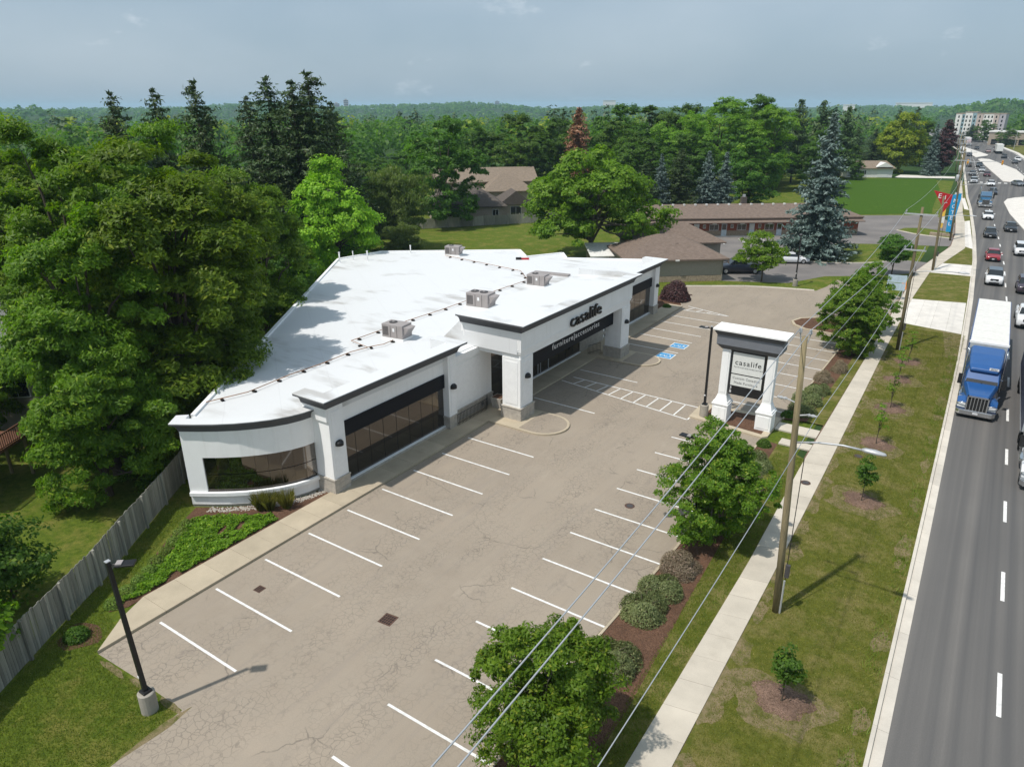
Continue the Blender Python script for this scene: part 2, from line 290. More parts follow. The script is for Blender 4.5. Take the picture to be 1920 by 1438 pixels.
LEAF = {
 'pear': m_leaf('pear_leaves', (0.056, 0.128, 0.012), (0.135, 0.265, 0.018), (0.3, 0.34, 0.04)),
 'walnut': m_leaf('walnut_leaves', (0.055, 0.115, 0.01), (0.135, 0.235, 0.014), (0.27, 0.34, 0.03)),
 'maple': m_leaf('maple_leaves', (0.04, 0.098, 0.014), (0.085, 0.185, 0.02), (0.17, 0.27, 0.03)),
 'bright': m_leaf('bright_leaves', (0.075, 0.16, 0.013), (0.155, 0.29, 0.02), (0.27, 0.38, 0.04)),
 'lime': m_leaf('lime_leaves', (0.115, 0.235, 0.014), (0.225, 0.4, 0.022), (0.36, 0.48, 0.04), 0.36),
 'yellow': m_leaf('yellow_green_leaves', (0.111, 0.166, 0.017), (0.252, 0.321, 0.023), (0.403, 0.390, 0.033)),
 'purple': m_leaf('purple_leaves', (0.029, 0.016, 0.017), (0.091, 0.043, 0.043), (0.142, 0.058, 0.048), 0.15),
 'willow': m_leaf('willow_leaves', (0.07, 0.115, 0.03), (0.15, 0.215, 0.055), (0.24, 0.29, 0.09)),
 'spruce': m_leaf('spruce_needles', (0.024, 0.052, 0.018), (0.058, 0.104, 0.028), (0.11, 0.14, 0.04), 0.08),
 'bluespruce': m_leaf('blue_spruce_needles', (0.062, 0.098, 0.088), (0.15, 0.205, 0.188), (0.24, 0.3, 0.28), 0.08),
 'redcon': m_leaf('browned_needles', (0.142, 0.070, 0.035), (0.302, 0.160, 0.081), (0.363, 0.215, 0.114), 0.1),
 'pine': m_leaf('pine_needles', (0.036, 0.078, 0.029), (0.081, 0.140, 0.046), (0.142, 0.195, 0.057), 0.08),
 'shrub': m_leaf('grey_green_shrub', (0.081, 0.113, 0.043), (0.181, 0.215, 0.081), (0.282, 0.273, 0.130), 0.15),
 'shrubp': m_leaf('mauve_grey_shrub', (0.142, 0.121, 0.073), (0.272, 0.225, 0.146), (0.403, 0.293, 0.227), 0.15),
 'cover': m_leaf('ground_cover_leaves', (0.06, 0.14, 0.01), (0.165, 0.33, 0.02), (0.34, 0.46, 0.04)),
 'box': m_leaf('boxwood_leaves', (0.070, 0.133, 0.019), (0.161, 0.244, 0.035), (0.242, 0.312, 0.048), 0.15),
 'blade': m_leaf('grass_blades_green', (0.085, 0.135, 0.016), (0.165, 0.225, 0.03), (0.32, 0.3, 0.09), 0.3),
 'bladed': m_leaf('grass_blades_dry', (0.108, 0.122, 0.022), (0.205, 0.2, 0.042), (0.38, 0.31, 0.13), 0.3),
}

# ---------------------------------------------------------------- mesh helpers
def tag(o, label=None, cat=None, group=None, kind=None):
    if label: o['label'] = label
    if cat: o['category'] = cat
    if group: o['group'] = group
    if kind: o['kind'] = kind
    return o
def thing(name, label, cat, loc=(0, 0, 0), rotz=0.0, group=None, scale=None):
    o = bpy.data.objects.new(name, None); COL.objects.link(o); o.empty_display_size = 0.3
    o.location = loc; o.rotation_euler = (0, 0, rotz)
    if scale: o.scale = scale
    return tag(o, label, cat, group)
def link(name, me, m=None, parent=None, loc=None, rot=None, scale=None):
    o = bpy.data.objects.new(name, me); COL.objects.link(o)
    if m is not None and len(me.materials) == 0: me.materials.append(m)
    if parent is not None: o.parent = parent
    if loc is not None: o.location = loc
    if rot is not None: o.rotation_euler = rot
    if scale is not None: o.scale = scale
    return o
def np_mesh(name, V, F, smooth=False):
    """V (n,3) array, F (m,k) array of equal-sized faces"""
    me = bpy.data.meshes.new(name); V = np.asarray(V, np.float32); F = np.asarray(F, np.int32); k = F.shape[1]
    me.vertices.add(len(V)); me.vertices.foreach_set('co', V.ravel())
    me.loops.add(F.size); me.loops.foreach_set('vertex_index', F.ravel())
    me.polygons.add(len(F)); me.polygons.foreach_set('loop_start', np.arange(0, F.size, k, dtype=np.int32))
    me.polygons.foreach_set('loop_total', np.full(len(F), k, np.int32))
    if smooth: me.polygons.foreach_set('use_smooth', np.ones(len(F), bool))
    me.update(calc_edges=True); return me
class MB:
    def __init__(s): s.v = []; s.f = []
    def add(s, vs, fs):
        n = len(s.v); s.v += [tuple(a) for a in vs]; s.f += [tuple(i+n for i in f) for f in fs]; return s
    def box(s, x0, y0, z0, x1, y1, z1):
        if x0 > x1: x0, x1 = x1, x0
        if y0 > y1: y0, y1 = y1, y0
        return s.add([(x0,y0,z0),(x1,y0,z0),(x1,y1,z0),(x0,y1,z0),(x0,y0,z1),(x1,y0,z1),(x1,y1,z1),(x0,y1,z1)],
                     [(3,2,1,0),(4,5,6,7),(0,1,5,4),(1,2,6,5),(2,3,7,6),(3,0,4,7)])
    def hexa(s, b, t):  # bottom 4 pts (ccw), top 4 pts
        return s.add(list(b)+list(t), [(3,2,1,0),(4,5,6,7),(0,1,5,4),(1,2,6,5),(2,3,7,6),(3,0,4,7)])
    def obox(s, c, size, ang):  # box with base centre c, rotated about z
        ca, sa = math.cos(ang), math.sin(ang); hx, hy = size[0]/2, size[1]/2
        q = [(c[0]+x*ca-y*sa, c[1]+x*sa+y*ca) for x, y in ((-hx,-hy),(hx,-hy),(hx,hy),(-hx,hy))]
        return s.hexa([(*a, c[2]) for a in q], [(*a, c[2]+size[2]) for a in q])
    def prism(s, poly, z0, z1, bottom=False):
        if sum(poly[i-1][0]*poly[i][1]-poly[i][0]*poly[i-1][1] for i in range(len(poly))) < 0: poly = poly[::-1]
        n = len(poly); vs = [(x, y, z0) for x, y in poly]+[(x, y, z1) for x, y in poly]
        fs = [tuple(range(n, 2*n))]+[(i, (i+1) % n, n+(i+1) % n, n+i) for i in range(n)]
        if bottom: fs.append(tuple(range(n-1, -1, -1)))
        return s.add(vs, fs)
    def sheet(s, poly, z):
        if sum(poly[i-1][0]*poly[i][1]-poly[i][0]*poly[i-1][1] for i in range(len(poly))) < 0: poly = poly[::-1]
        return s.add([(x, y, z) for x, y in poly], [tuple(range(len(poly)))])
    def tube(s, pts, r, seg=8, cap=True):
        pts = [Vector(p) for p in pts]; rr = r if isinstance(r, (list, tuple)) else [r]*len(pts); rings = []
        up = Vector((0.123, 0.456, 0.88)).normalized()
        for i, p in enumerate(pts):
            d = (pts[min(i+1, len(pts)-1)]-pts[max(i-1, 0)]).normalized()
            a = d.cross(up); a = a if a.length > 0.05 else d.cross(Vector((1, 0, 0))); a.normalize(); b = d.cross(a)
            rings.append([p+(a*math.cos(2*math.pi*k/seg)+b*math.sin(2*math.pi*k/seg))*rr[i] for k in range(seg)])
        fs = []
        for i in range(len(rings)-1):
            for k in range(seg): fs.append((i*seg+k, (i+1)*seg+k, (i+1)*seg+(k+1) % seg, i*seg+(k+1) % seg))
        if cap: fs += [tuple(range(seg)), tuple(range((len(rings)-1)*seg+seg-1, (len(rings)-1)*seg-1, -1))]
        return s.add([v for rg in rings for v in rg], fs)
    def loft(s, rings, closed=True, cap=True):
        n = len(rings[0]); fs = []
        for i in range(len(rings)-1):
            for k in range(n if closed else n-1): fs.append((i*n+k, i*n+(k+1) % n, (i+1)*n+(k+1) % n, (i+1)*n+k))
        if cap: fs += [tuple(range(n-1, -1, -1)), tuple(range((len(rings)-1)*n, len(rings)*n))]
        return s.add([v for r in rings for v in r], fs)
    def mesh(s, name, smooth=False):
        me = bpy.data.meshes.new(name); me.from_pydata(s.v, [], s.f)
        if smooth:
            for p in me.polygons: p.use_smooth = True
        me.update(); return me
    def build(s, name, m, parent=None, world=False, smooth=False, kind=None, bevel=0.0):
        o = link(name, s.mesh(name, smooth), m, parent)
        if parent is not None and world: o.location = -parent.location
        if kind: o['kind'] = kind
        if bevel:
            b = o.modifiers.new('bevel', 'BEVEL'); b.width = bevel; b.segments = 2; b.limit_method = 'ANGLE'
        return o
def structure(name, mb, m): return mb.build(name, m, kind='structure')
def text(body, size, depth, m, parent, loc, rot, name='lettering', xs=None, spacing=1.0, align='CENTER'):
    cu = bpy.data.curves.new(name, 'FONT'); cu.body = body; cu.size = size; cu.extrude = depth; cu.align_x = align; cu.align_y = 'CENTER'
    cu.space_character = spacing; cu.resolution_u = 3
    t = bpy.data.objects.new(name, cu); COL.objects.link(t)
    me = bpy.data.meshes.new_from_object(t.evaluated_get(bpy.context.evaluated_depsgraph_get())); bpy.data.objects.remove(t)
    me.materials.clear(); me.materials.append(m)
    wid = max(v.co.x for v in me.vertices)-min(v.co.x for v in me.vertices)
    o = link(name, me, None, parent, loc, rot); o.scale = (xs/wid if xs and len(body) > 1 else (xs or 1.0), 1, 1); return o
def copy_tree(o, parent=None):
    c = o.copy(); COL.objects.link(c); c.parent = parent
    for ch in o.children: copy_tree(ch, c)
    return c
def offset_line(pts, d):
    out = []
    for i, p in enumerate(pts):
        a = Vector(pts[max(i-1, 0)]); b = Vector(pts[min(i+1, len(pts)-1)]); t = (b-a).normalized(); out.append((p[0]+t.y*d, p[1]-t.x*d))
    return out
def along(pts, step, start=0.0):
    """points and headings every `step` metres along a polyline"""
    res = []; nxt = start; base = 0.0
    for a, b in zip(pts[:-1], pts[1:]):
        a, b = Vector(a), Vector(b); L_ = (b-a).length; d = (b-a)/L_
        while nxt <= base+L_:
            res.append((a+d*(nxt-base), math.atan2(d.y, d.x))); nxt += step
        base += L_
    return res
def interp(pts, y):
    for a, b in zip(pts[:-1], pts[1:]):
        if a[1] <= y <= b[1]: return a[0]+(b[0]-a[0])*(y-a[1])/(b[1]-a[1])
    return pts[-1][0] if y > pts[-1][1] else pts[0][0]

# ---------------------------------------------------------------- terrain, roads, paving
HUMPS = [(-1.15, 0.055, 1700, 420, 30), (-1.02, 0.05, 2300, 500, 10), (-0.90, 0.05, 2800, 500, 12), (-0.70, 0.10, 2500, 600, 5), (-0.56, 0.05, 3200, 500, 4), (-0.37, 0.035, 1050, 200, 26), (-0.30, 0.04, 2000, 400, 8), (-0.02, 0.055, 1500, 400, 24), (0.06, 0.05, 1800, 400, 22)]
def hills(x, y):
    d = math.hypot(x-26, y+12); az = math.atan2(x-26, y+12)
    s_ = min(max((d-420)/700, 0), 1); s2 = min(max((d-1300)/1500, 0), 1)
    s_ = s_*s_*(3-2*s_); s2 = s2*s2*(3-2*s2)
    z = -26*s_ + s2*(29+3*math.sin(az*9+1.0)+4*math.sin(az*23+d*0.0016)+3*math.sin(az*41+2)+6*math.sin(d*0.0021+az*5))
    if d > 3600: z -= (d-3600)*0.004
    if az > -0.25: z += (1-s2)*s_*14*min((az+0.25)/0.2, 1)
    for a0, wa, d0, wd, hh in HUMPS: z += hh*math.exp(-((az-a0)/wa)**2-((d-d0)/wd)**2)
    return z-0.03
rad = [0, 60, 140, 250, 340, 420, 480, 540, 600, 680, 760, 850]+[850+70*i for i in range(1, 50)]+[4500, 5200, 6500, 9000, 12000]
NA = 240; V = [(26, -12, -0.03)]; F3 = []
for i, r in enumerate(rad[1:]):
    for k in range(NA):
        a = 2*math.pi*k/NA; x, y = 26+r*math.sin(a), -12+r*math.cos(a); z = hills(x, y)
        if r > 900: z += random.uniform(-1, 1)*2.2
        V.append((x, y, z))
mb = MB(); mb.v = V
for k in range(NA): mb.f.append((0, 1+(k+1) % NA, 1+k))
for i in range(len(rad)-2):
    for k in range(NA):
        a = 1+i*NA+k; b = 1+i*NA+(k+1) % NA; mb.f.append((a, b, b+NA, a+NA))
structure('ground', mb, M['terrain'])
# grounds of the block: mown lawn round the shop, the motel and the houses, at one level just above the sheet
structure('lawn', MB().sheet([(-170, -60), (19, -60), (19, 60), (18.5, 130), (14, 236), (-60, 236), (-170, 150)], -0.012), M['grass'])
structure('crop_field', MB().sheet([(-17, 226), (9, 240), (12.5, 210), (14.6, 168), (15.3, 158.5), (2.5, 147.8), (-8, 160), (-14, 195)], 0.02), M['field'])

KERB = [(27.1, -40), (27.05, 9.3), (26.95, 27), (26.86, 39), (26.7, 57.5), (26.15, 83), (25.4, 107.7), (24.1, 133.4), (21.6, 172), (19.9, 193), (17.1, 237), (14.4, 278), (11, 335), (6.4, 393), (-5, 480), (-24, 600), (-50, 760)]
RIGHT = offset_line(KERB, 21)
structure('road', MB().sheet(KERB+RIGHT[::-1], 0.0), M['road'])
structure('side_street', MB().sheet([(38, 200), (95, 196), (95, 236), (36, 238)], 0.004), M['road'])
# kerb: raised back edge with flush gutter pan, cast in lengths
def kerb_run(line, side, gutter, name, z1=0.13, wid=0.17, y0=-15, y1=480, step=3.0, m=None):
    root = None; pts = along(line, step); k = 0
    par = MB(); segs = []
    for (p, h), (q, h2) in zip(pts[:-1], pts[1:]):
        if not (y0 <= p.y <= y1): continue
        d = (q-p); t = d.normalized(); n = Vector((-t.y, t.x))*side; e = t*0.008; p2, q2 = p+e, q-e
        zt = z1+random.uniform(-0.004, 0.004)
        m_ = MB()
        a, b = p2+n*0.0, q2+n*0.0; a2, b2 = p2+n*wid, q2+n*wid
        m_.hexa([(*a, -0.01), (*b, -0.01), (*b2, -0.01), (*a2, -0.01)] if side > 0 else [(*a2, -0.01), (*b2, -0.01), (*b, -0.01), (*a, -0.01)],
                [(*(a+n*0.03), zt), (*(b+n*0.03), zt), (*b2, zt), (*a2, zt)] if side > 0 else [(*a2, zt), (*b2, zt), (*(b+n*0.03), zt), (*(a+n*0.03), zt)])
        if gutter:
            g, g2 = p2-n*gutter, q2-n*gutter
            m_.hexa([(*g, -0.01), (*g2, -0.01), (*b, -0.01), (*a, -0.01)] if side > 0 else [(*a, -0.01), (*b, -0.01), (*g2, -0.01), (*g, -0.01)],
                    [(*g, 0.008), (*g2, 0.008), (*b, 0.02), (*a, 0.02)] if side > 0 else [(*a, 0.02), (*b, 0.02), (*g2, 0.008), (*g, 0.008)])
        segs.append((m_, p.y))
    first = segs[0][0].build(name, m or M['kerb'], kind='structure')
    for s_, y in segs[1:]:
        s_.build('kerb_stone', m or M['kerb'], first)
    return first
near_kerb = [p for p in KERB]
kerb_run(offset_line(near_kerb, -0.37), 1, 0.37, 'road_kerb', y1=240)
mb = MB()
for a, b in zip(KERB[10:-1], KERB[11:]):
    mb.hexa([(a[0]-0.5, a[1], 0), (a[0], a[1], 0), (b[0], b[1], 0), (b[0]-0.5, b[1], 0)], [(a[0]-0.5, a[1], 0.13), (a[0], a[1], 0.13), (b[0], b[1], 0.13), (b[0]-0.5, b[1], 0.13)])
structure('far_kerb', mb, M['kerb'])
mb = MB()
for a, b in zip(RIGHT[:-1], RIGHT[1:]):
    if a[1] > 190 and b[1] < 245: continue
    mb.hexa([(a[0], a[1], 0), (a[0]+1.6, a[1], 0), (b[0]+1.6, b[1], 0), (b[0], b[1], 0)], [(a[0], a[1], 0.13), (a[0]+1.6, a[1], 0.13), (b[0]+1.6, b[1], 0.13), (b[0], b[1], 0.13)])
structure('far_side_pavement', mb, M['island'])
structure('far_side_grass', MB().sheet([(x+1.5, y) for x, y in RIGHT]+[(120, 760), (120, -40)], 0.02), M['verge'])
# raised concrete medians
MED_L = offset_line(KERB, 7.3); MED_R = offset_line(KERB, 11.4)
mA = [(x, y) for x, y in MED_L if y < 140]+[(30.9, 143), (28.5, 165), (27.1, 186), (27.6, 193), (29.1, 197), (31, 200), (33.2, 199)]+[(x, y) for x, y in MED_R if y < 186][::-1]
def median(poly, label):
    o = MB().prism(poly, 0.0, 0.14).build('median_island', M['island'], kind='structure'); return o
median(mA, ''); median([(25.8, 241.5), (30.4, 238), (31.0, 262), (28.6, 290), (19.3, 342), (16.5, 345), (15.4, 340)], ''); median([(14.2, 352), (17.6, 366), (17.9, 373), (4.8, 441), (2.2, 446), (6, 412)], '')
# lane paint
dash = None
def lane_dash(p, h, L_, W_, name='lane_dash'):
    global dash
    if dash is None:
        dash = MB().sheet([(-1.27, -0.075), (1.27, -0.075), (1.27, 0.075), (-1.27, 0.075)], 0).mesh('lane_dash'); dash.materials.append(M['line'])
    o = link(name, dash, None, ROAD_MARK, (p.x, p.y, 0.006), (0, 0, h), (L_/2.54, W_/0.15, 1)); return o
ROAD_MARK = MB().sheet([(x, y) for x, y in offset_line(KERB, 20.55) if y > 240]+[(x, y) for x, y in offset_line(KERB, 20.7) if y > 240][::-1], 0.006).build('road_markings', M['line'], kind='structure')
for p, h in along(offset_line(KERB, 3.22), 7.75, 1.05):
    if -3 < p.y < 200: lane_dash(p, h, 2.55, 0.16)
for p, h in along(offset_line(KERB, 3.3), 9, 0):
    if 245 < p.y < 480: lane_dash(p, h, 3, 0.16)
for p, h in along(offset_line(KERB, 16), 9, 0):
    if 245 < p.y < 480: lane_dash(p, h, 3, 0.16)
for k in range(9):
    lane_dash(Vector((17.9+k*1.45, 235.6+0.05*k)), math.pi/2, 2.2, 0.75, 'crosswalk_bar')
lane_dash(Vector((21.3, 232.2)), 0.0, 7.6, 0.4, 'stop_line')

# public sidewalk: slabs with open joints, then ramps and driveway aprons
SW_L = [(19.85, -26), (19.9, 18), (19.6, 30), (19.42, 58), (19.25, 80), (19.05, 96), (21.45, 118.2), (21.15, 132), (19.3, 162), (17.0, 206), (14.9, 236)]
SW_R = [(21.3, -26), (21.15, 18), (21.0, 30), (20.52, 58), (20.35, 80), (20.62, 96), (23.4, 117.6), (22.9, 132), (20.5, 162), (17.9, 206), (15.9, 236)]
def lerp2(pl, y): return (interp(pl, y), y)
walk_root = None; y = -12.0
while y < 235:
    st = 1.52 if y < 120 else 3.0
    ya, yb = y+0.006, y+st-0.006
    dz = random.uniform(-0.005, 0.005)
    q = [lerp2(SW_L, ya), lerp2(SW_R, ya+0.25), lerp2(SW_R, yb+0.25), lerp2(SW_L, yb)]
    m_ = MB().prism(q, 0.0, 0.105+dz)
    if walk_root is None: walk_root = m_.build('sidewalk', M['walk'], kind='structure')
    else: m_.build('slab', M['walk'], walk_root)
    y += st
structure('verge', MB().sheet([(interp(SW_R, y_)+0.02, y_) for y_ in range(-20, 236, 4)]+[(interp(offset_line(KERB, -0.5), y_), y_) for y_ in range(235, -21, -4)], 0.085), M['verge'])
structure('sidewalk_bed', MB().sheet([(interp(SW_L, y_)-0.1, y_) for y_ in range(-20, 236, 4)]+[(interp(SW_R, y_)+0.1, y_) for y_ in range(232, -21, -4)], 0.060), M['mulch2'])
def apron(name, poly, z, n, m=None, axis=0):
    """a driveway apron poured in n strips between its two long edges"""
    (a, b, c, d) = [Vector(q) for q in poly]; root = None
    for k in range(n):
        t0, t1 = k/n+0.001, (k+1)/n-0.001
        q = [a.lerp(b, t0), a.lerp(b, t1), d.lerp(c, t1), d.lerp(c, t0)]
        mm = MB().prism([(v.x, v.y) for v in q], 0.0, z+random.uniform(-0.002, 0.002))
        if root is None: root = mm.build(name, m or M['island'], kind='structure')
        else: mm.build('slab', m or M['island'], root)
    return root
apron('driveway_apron', [(20.48, 67.6), (25.95, 66.3), (25.6, 79.9), (20.36, 78.7)], 0.118, 4)
apron('motel_driveway_apron', [(20.65, 95.4), (25.45, 95.7), (25.15, 103.4), (21.55, 102.9)], 0.118, 3)
apron('motel_entrance_apron', [(23.3, 119), (24.45, 117.2), (22.35, 150), (21.6, 148.5)], 0.12, 2)
apron('field_entrance_apron', [(20.4, 168), (21.3, 167), (19.3, 190), (18.7, 189)], 0.12, 2)
structure('bare_soil', MB().sheet([(25.2, 58), (26.25, 57), (25.95, 66.2), (24.4, 66.4)], 0.096), M['drygrass'])

# parking lot and its paint
LOT = [(-0.3, -2.5), (2.5, -2.35), (5.2, -2.3), (5.4, -5.2), (4.6, -22), (15.9, -22), (16.05, 8.8), (16.4, 17), (16.4, 33), (16.8, 36), (16.95, 57), (17.3, 66), (17.2, 70.4), (19.4, 68.2), (19.2, 79.2), (17.4, 81.3), (14.5, 83.2), (11.3, 84.6), (10.9, 80), (10.3, 77.3), (6.5, 76.3), (2.7, 75), (-4.25, 70.5), (-3.6, 62), (-0.3, 61.5)]
structure('parking_lot', MB().sheet(LOT, 0.0), M['lot'])
paint_root = None
def stripe(a, b, wd=0.11, name='stall_line', m=None):
    global paint_root
    a, b = Vector(a), Vector(b); d = (b-a).normalized(); n = Vector((-d.y, d.x))*wd/2
    mm = MB().sheet([tuple(a+n), tuple(a-n), tuple(b-n), tuple(b+n)], 0.005)
    if paint_root is None: paint_root = mm.build('lot_markings', m or M['line'], kind='structure'); return paint_root
    return mm.build(name, m or M['line'], paint_root)
for i in range(9): stripe((0.0, 2.75*i), (5.2, 2.75*i+0.02))
for yy in (30.4, 37.75, 46.45, 49.9, 52.3, 55.05, 57.7): stripe((-0.05, yy), (5.2, yy-0.12))
for i in range(-4, 12): stripe((11.34, -0.62+2.75*i), (16.15 if i < 4 else 16.38, -0.62+2.75*i))
for i in range(8): stripe((11.9, 38.0+2.72*i), (16.9, 37.9+2.72*i))
stripe((-0.1, 34.72), (11.2, 32.9)); stripe((0.3, 35.9), (11.2, 35.42))
for k in range(10):
    t = (k+0.5)/10 + 0.05; stripe((-0.1+11.3*t, 34.72-1.82*t), (0.3+10.9*t, 35.9-0.48*t), 0.1, 'hatch_bar')
stripe((0.25, 60.4), (5.2, 60.6)); stripe((0.1, 62.2), (5.2, 60.6))
for k in range(4): stripe((0.5+k*1.1, 60.45), (0.5+k*1.05+0.5, 62.05-k*0.42), 0.1, 'hatch_bar')
def access_symbol(cx, cy):
    p_ = MB().sheet([(cx-0.75, cy-0.72), (cx+0.75, cy-0.72), (cx+0.75, cy+0.72), (cx-0.75, cy+0.72)], 0.005).build('access_marking', M['line'], paint_root)
    MB().sheet([(cx-0.66, cy-0.63), (cx+0.66, cy-0.63), (cx+0.66, cy+0.63), (cx-0.66, cy+0.63)], 0.008).build('blue_square', M['blue'], p_)
    s_ = MB()  # wheelchair symbol read from the drive aisle (head towards the shop)
    def P(u, v): return (cx-v, cy+u)
    ring = [P(-0.06+0.27*math.cos(a), -0.22+0.27*math.sin(a)) for a in np.linspace(math.pi*0.65, math.pi*2.15, 14)]
    for a, b in zip(ring[:-1], ring[1:]):
        a, b = Vector(a), Vector(b); d = (b-a).normalized(); n = Vector((-d.y, d.x))*0.035; s_.sheet([tuple(a+n), tuple(a-n), tuple(b-n), tuple(b+n)], 0.011)
    for u0, v0, u1, v1, wd in ((-0.1, 0.3, -0.06, -0.1, 0.07), (-0.06, -0.1, 0.18, -0.1, 0.07), (0.18, -0.1, 0.3, -0.42, 0.07), (-0.08, 0.12, 0.14, 0.12, 0.06)):
        a, b = Vector(P(u0, v0)), Vector(P(u1, v1)); d = (b-a).normalized(); n = Vector((-d.y, d.x))*wd/2; s_.sheet([tuple(a+n), tuple(a-n), tuple(b-n), tuple(b+n)], 0.011)
    s_.sheet([P(-0.1+0.09*math.cos(a), 0.42+0.09*math.sin(a)) for a in np.linspace(0, 2*math.pi, 12)[:-1]], 0.011)
    s_.build('wheelchair_symbol', M['line'], p_)
access_symbol(4.5, 45.1); access_symbol(4.5, 48.35)
# walkway along the shop front: slabs, raised a kerb's height
wroot = None
def wslab(poly, z=0.125):
    global wroot
    mm = MB().prism(poly, -0.01, z+random.uniform(-0.003, 0.003))
    if wroot is None: wroot = mm.build('shop_walkway', M['walkw'], kind='structure')
    else: mm.build('slab', M['walkw'], wroot)
wslab([(-0.33, -2.5), (-0.33, -1.0), (-1.42, -1.0)]); yy = -1.0
wslab([(-0.33, -0.99), (-0.33, 0.49), (-2.1, 0.49), (-1.45, -0.99)]); yy = 0.5
while yy < 61:
    e = min(yy+1.5, 61.6); xi = -2.1 if yy < 56 else -2.1
    if yy < 24 or yy > 29 and yy < 40.2 or yy > 45.0: wslab([(-0.33, yy+0.006), (-0.33, e-0.006), (xi, e-0.006), (xi, yy+0.006)])
    else: wslab([(-0.33, yy+0.006), (-0.33, e-0.006), (-3.4 if yy < 31 else xi, e-0.006), (-3.4 if 24 < yy < 31 else xi, yy+0.006)])
    yy = e
def nose(yc, half, xt, name):
    """kerbed half-round island under a portico column, filled with asphalt"""
    out_ = [(-0.32, yc-half)]+[(xt-half+half*math.cos(a), yc+half*math.sin(a)) for a in np.linspace(-math.pi/2, math.pi/2, 14)]+[(-0.32, yc+half)]
    inn = [(2.1, yc-half+0.17)]+[(xt-half+(half-0.17)*math.cos(a), yc+(half-0.17)*math.sin(a)) for a in np.linspace(-math.pi/2, math.pi/2, 14)]+[(2.1, yc+half-0.17)]
    o = MB().prism(out_, -0.01, 0.12).build(name, M['walkw'], kind='structure')
    MB().sheet(inn, 0.1235).build('asphalt_fill', M['lot'], o)
nose(26.55, 1.75, 5.0, 'column_island'); nose(42.75, 1.6, 4.9, 'column_island')
# drain covers
def drain(x, y, s_, name, label, rot=0.0):
    t = thing(name, label, 'drain cover', (x, y, 0.0), rot)
    MB().box(-s_/2, -s_/2, 0.002, s_/2, s_/2, 0.010).build('frame', M['rust'], t)
    for i in range(5):
        for j in range(4):
            x0 = -s_/2+s_*(0.08+0.17*i+0.012); y0 = -s_/2+s_*(0.1+0.205*j)
            MB().box(x0, y0, 0.010, x0+s_*0.11, y0+s_*0.15, 0.0115).build('slot', M['rubber'], t)
drain(8.1, 5.6, 0.66, 'drain_grate', 'large rusty square drain grate in the middle of the drive aisle', 0.1)
drain(1.7, 3.85, 0.42, 'drain_grate', 'small brown drain grate inside a parking bay by the garden walkway', 0.05)
drain(-1.6, 67.1, 0.6, 'drain_grate', 'rusty drain grate by the far lot edge near the taupe garage', 0.6)
def manhole(x, y, z, label):
    MBt = MB(); ring = [(x+0.28*math.cos(a), y+0.28*math.sin(a)) for a in np.linspace(0, 2*math.pi, 19)[:-1]]
    o = MBt.prism(ring, z, z+0.012).build('manhole_cover', M['rust']); tag(o, label, 'manhole cover')
    MB().prism([(x+0.2*math.cos(a), y+0.2*math.sin(a)) for a in np.linspace(0, 2*math.pi, 13)[:-1]], z+0.012, z+0.018).build('raised_centre', M['hvacd'], o)
manhole(12.8, 20.0, 0.0, 'small round iron cover in a roadside parking bay')
manhole(20.35, 27.9, 0.11, 'round iron cover in the public sidewalk under the street light arm')
manhole(22.3, 33.3, 0.09, 'round iron cover in the grass verge beside the sidewalk')
# kerb and planting beds on the road side of the lot
kerb_run([(16.02, -16), (16.1, 8.8), (16.42, 17), (16.42, 32.4)], -1, 0, 'lot_kerb', 0.12, 0.15, step=2.4, m=M['walkw'])
kerb_run([(16.75, 36.6), (16.98, 57), (17.25, 66)], -1, 0, 'lot_kerb', 0.12, 0.15, step=2.4, m=M['walkw'])
structure('mulch_bed', MB().sheet([(16.15, -16), (16.2, 8.8), (16.56, 17), (16.57, 32.4), (17.6, 32.3), (17.7, 28), (18.2, 20), (18.5, 14), (18.9, 6.8), (18.9, -16)], 0.075), M['mulch'])
structure('mulch_bed', MB().sheet([(16.9, 36.6), (17.12, 57), (17.4, 66), (18.6, 65.5), (18.5, 50), (18.35, 37)], 0.075), M['mulch'])
structure('bed_lawn', MB().sheet([(18.9, -16), (18.9, 6.8), (18.5, 14), (18.2, 20), (17.7, 28), (17.6, 32.3), (19.6, 31), (19.9, 18), (19.84, -16)], 0.080), M['verge'])
structure('bed_lawn', MB().sheet([(18.35, 37.0), (18.5, 50), (18.6, 65.5), (17.3, 66.5), (17.2, 70.3), (19.35, 67.5), (19.4, 58), (19.5, 37)], 0.080), M['verge'])
# sign island, footpath to the sidewalk, far planted nose
isl = MB().prism([(11.15, 33.35), (16.45, 32.65), (16.75, 33.0), (16.75, 36.55), (16.2, 36.6), (11.1, 36.2)], -0.01, 0.115).build('sign_island', M['walkw'], kind='structure')
MB().sheet([(12.0, 33.65), (16.3, 33.1), (16.3, 36.1), (12.0, 35.8)], 0.120).build('mulch_infill', M['mulch'], isl)
apron('footpath', [(16.78, 34.6), (19.5, 34.6), (19.48, 35.9), (16.78, 35.9)], 0.10, 2, M['walk'])
apron('footpath', [(17.6, 32.45), (19.55, 32.45), (19.55, 33.35), (17.6, 33.35)], 0.098, 2, M['walk'])
fi = MB().prism([(12.9, 60.0), (11.6, 61.0), (11.1, 62.2), (11.6, 63.8), (13.0, 65.0), (17.2, 65.6), (17.0, 59.6)], -0.01, 0.12).build('planted_island', M['walkw'], kind='structure')
MB().sheet([(13.0, 60.2), (11.85, 61.1), (11.35, 62.2), (11.8, 63.6), (13.1, 64.75), (17.2, 65.4), (17.0, 59.8)], 0.124).build('mulch_infill', M['mulch'], fi)
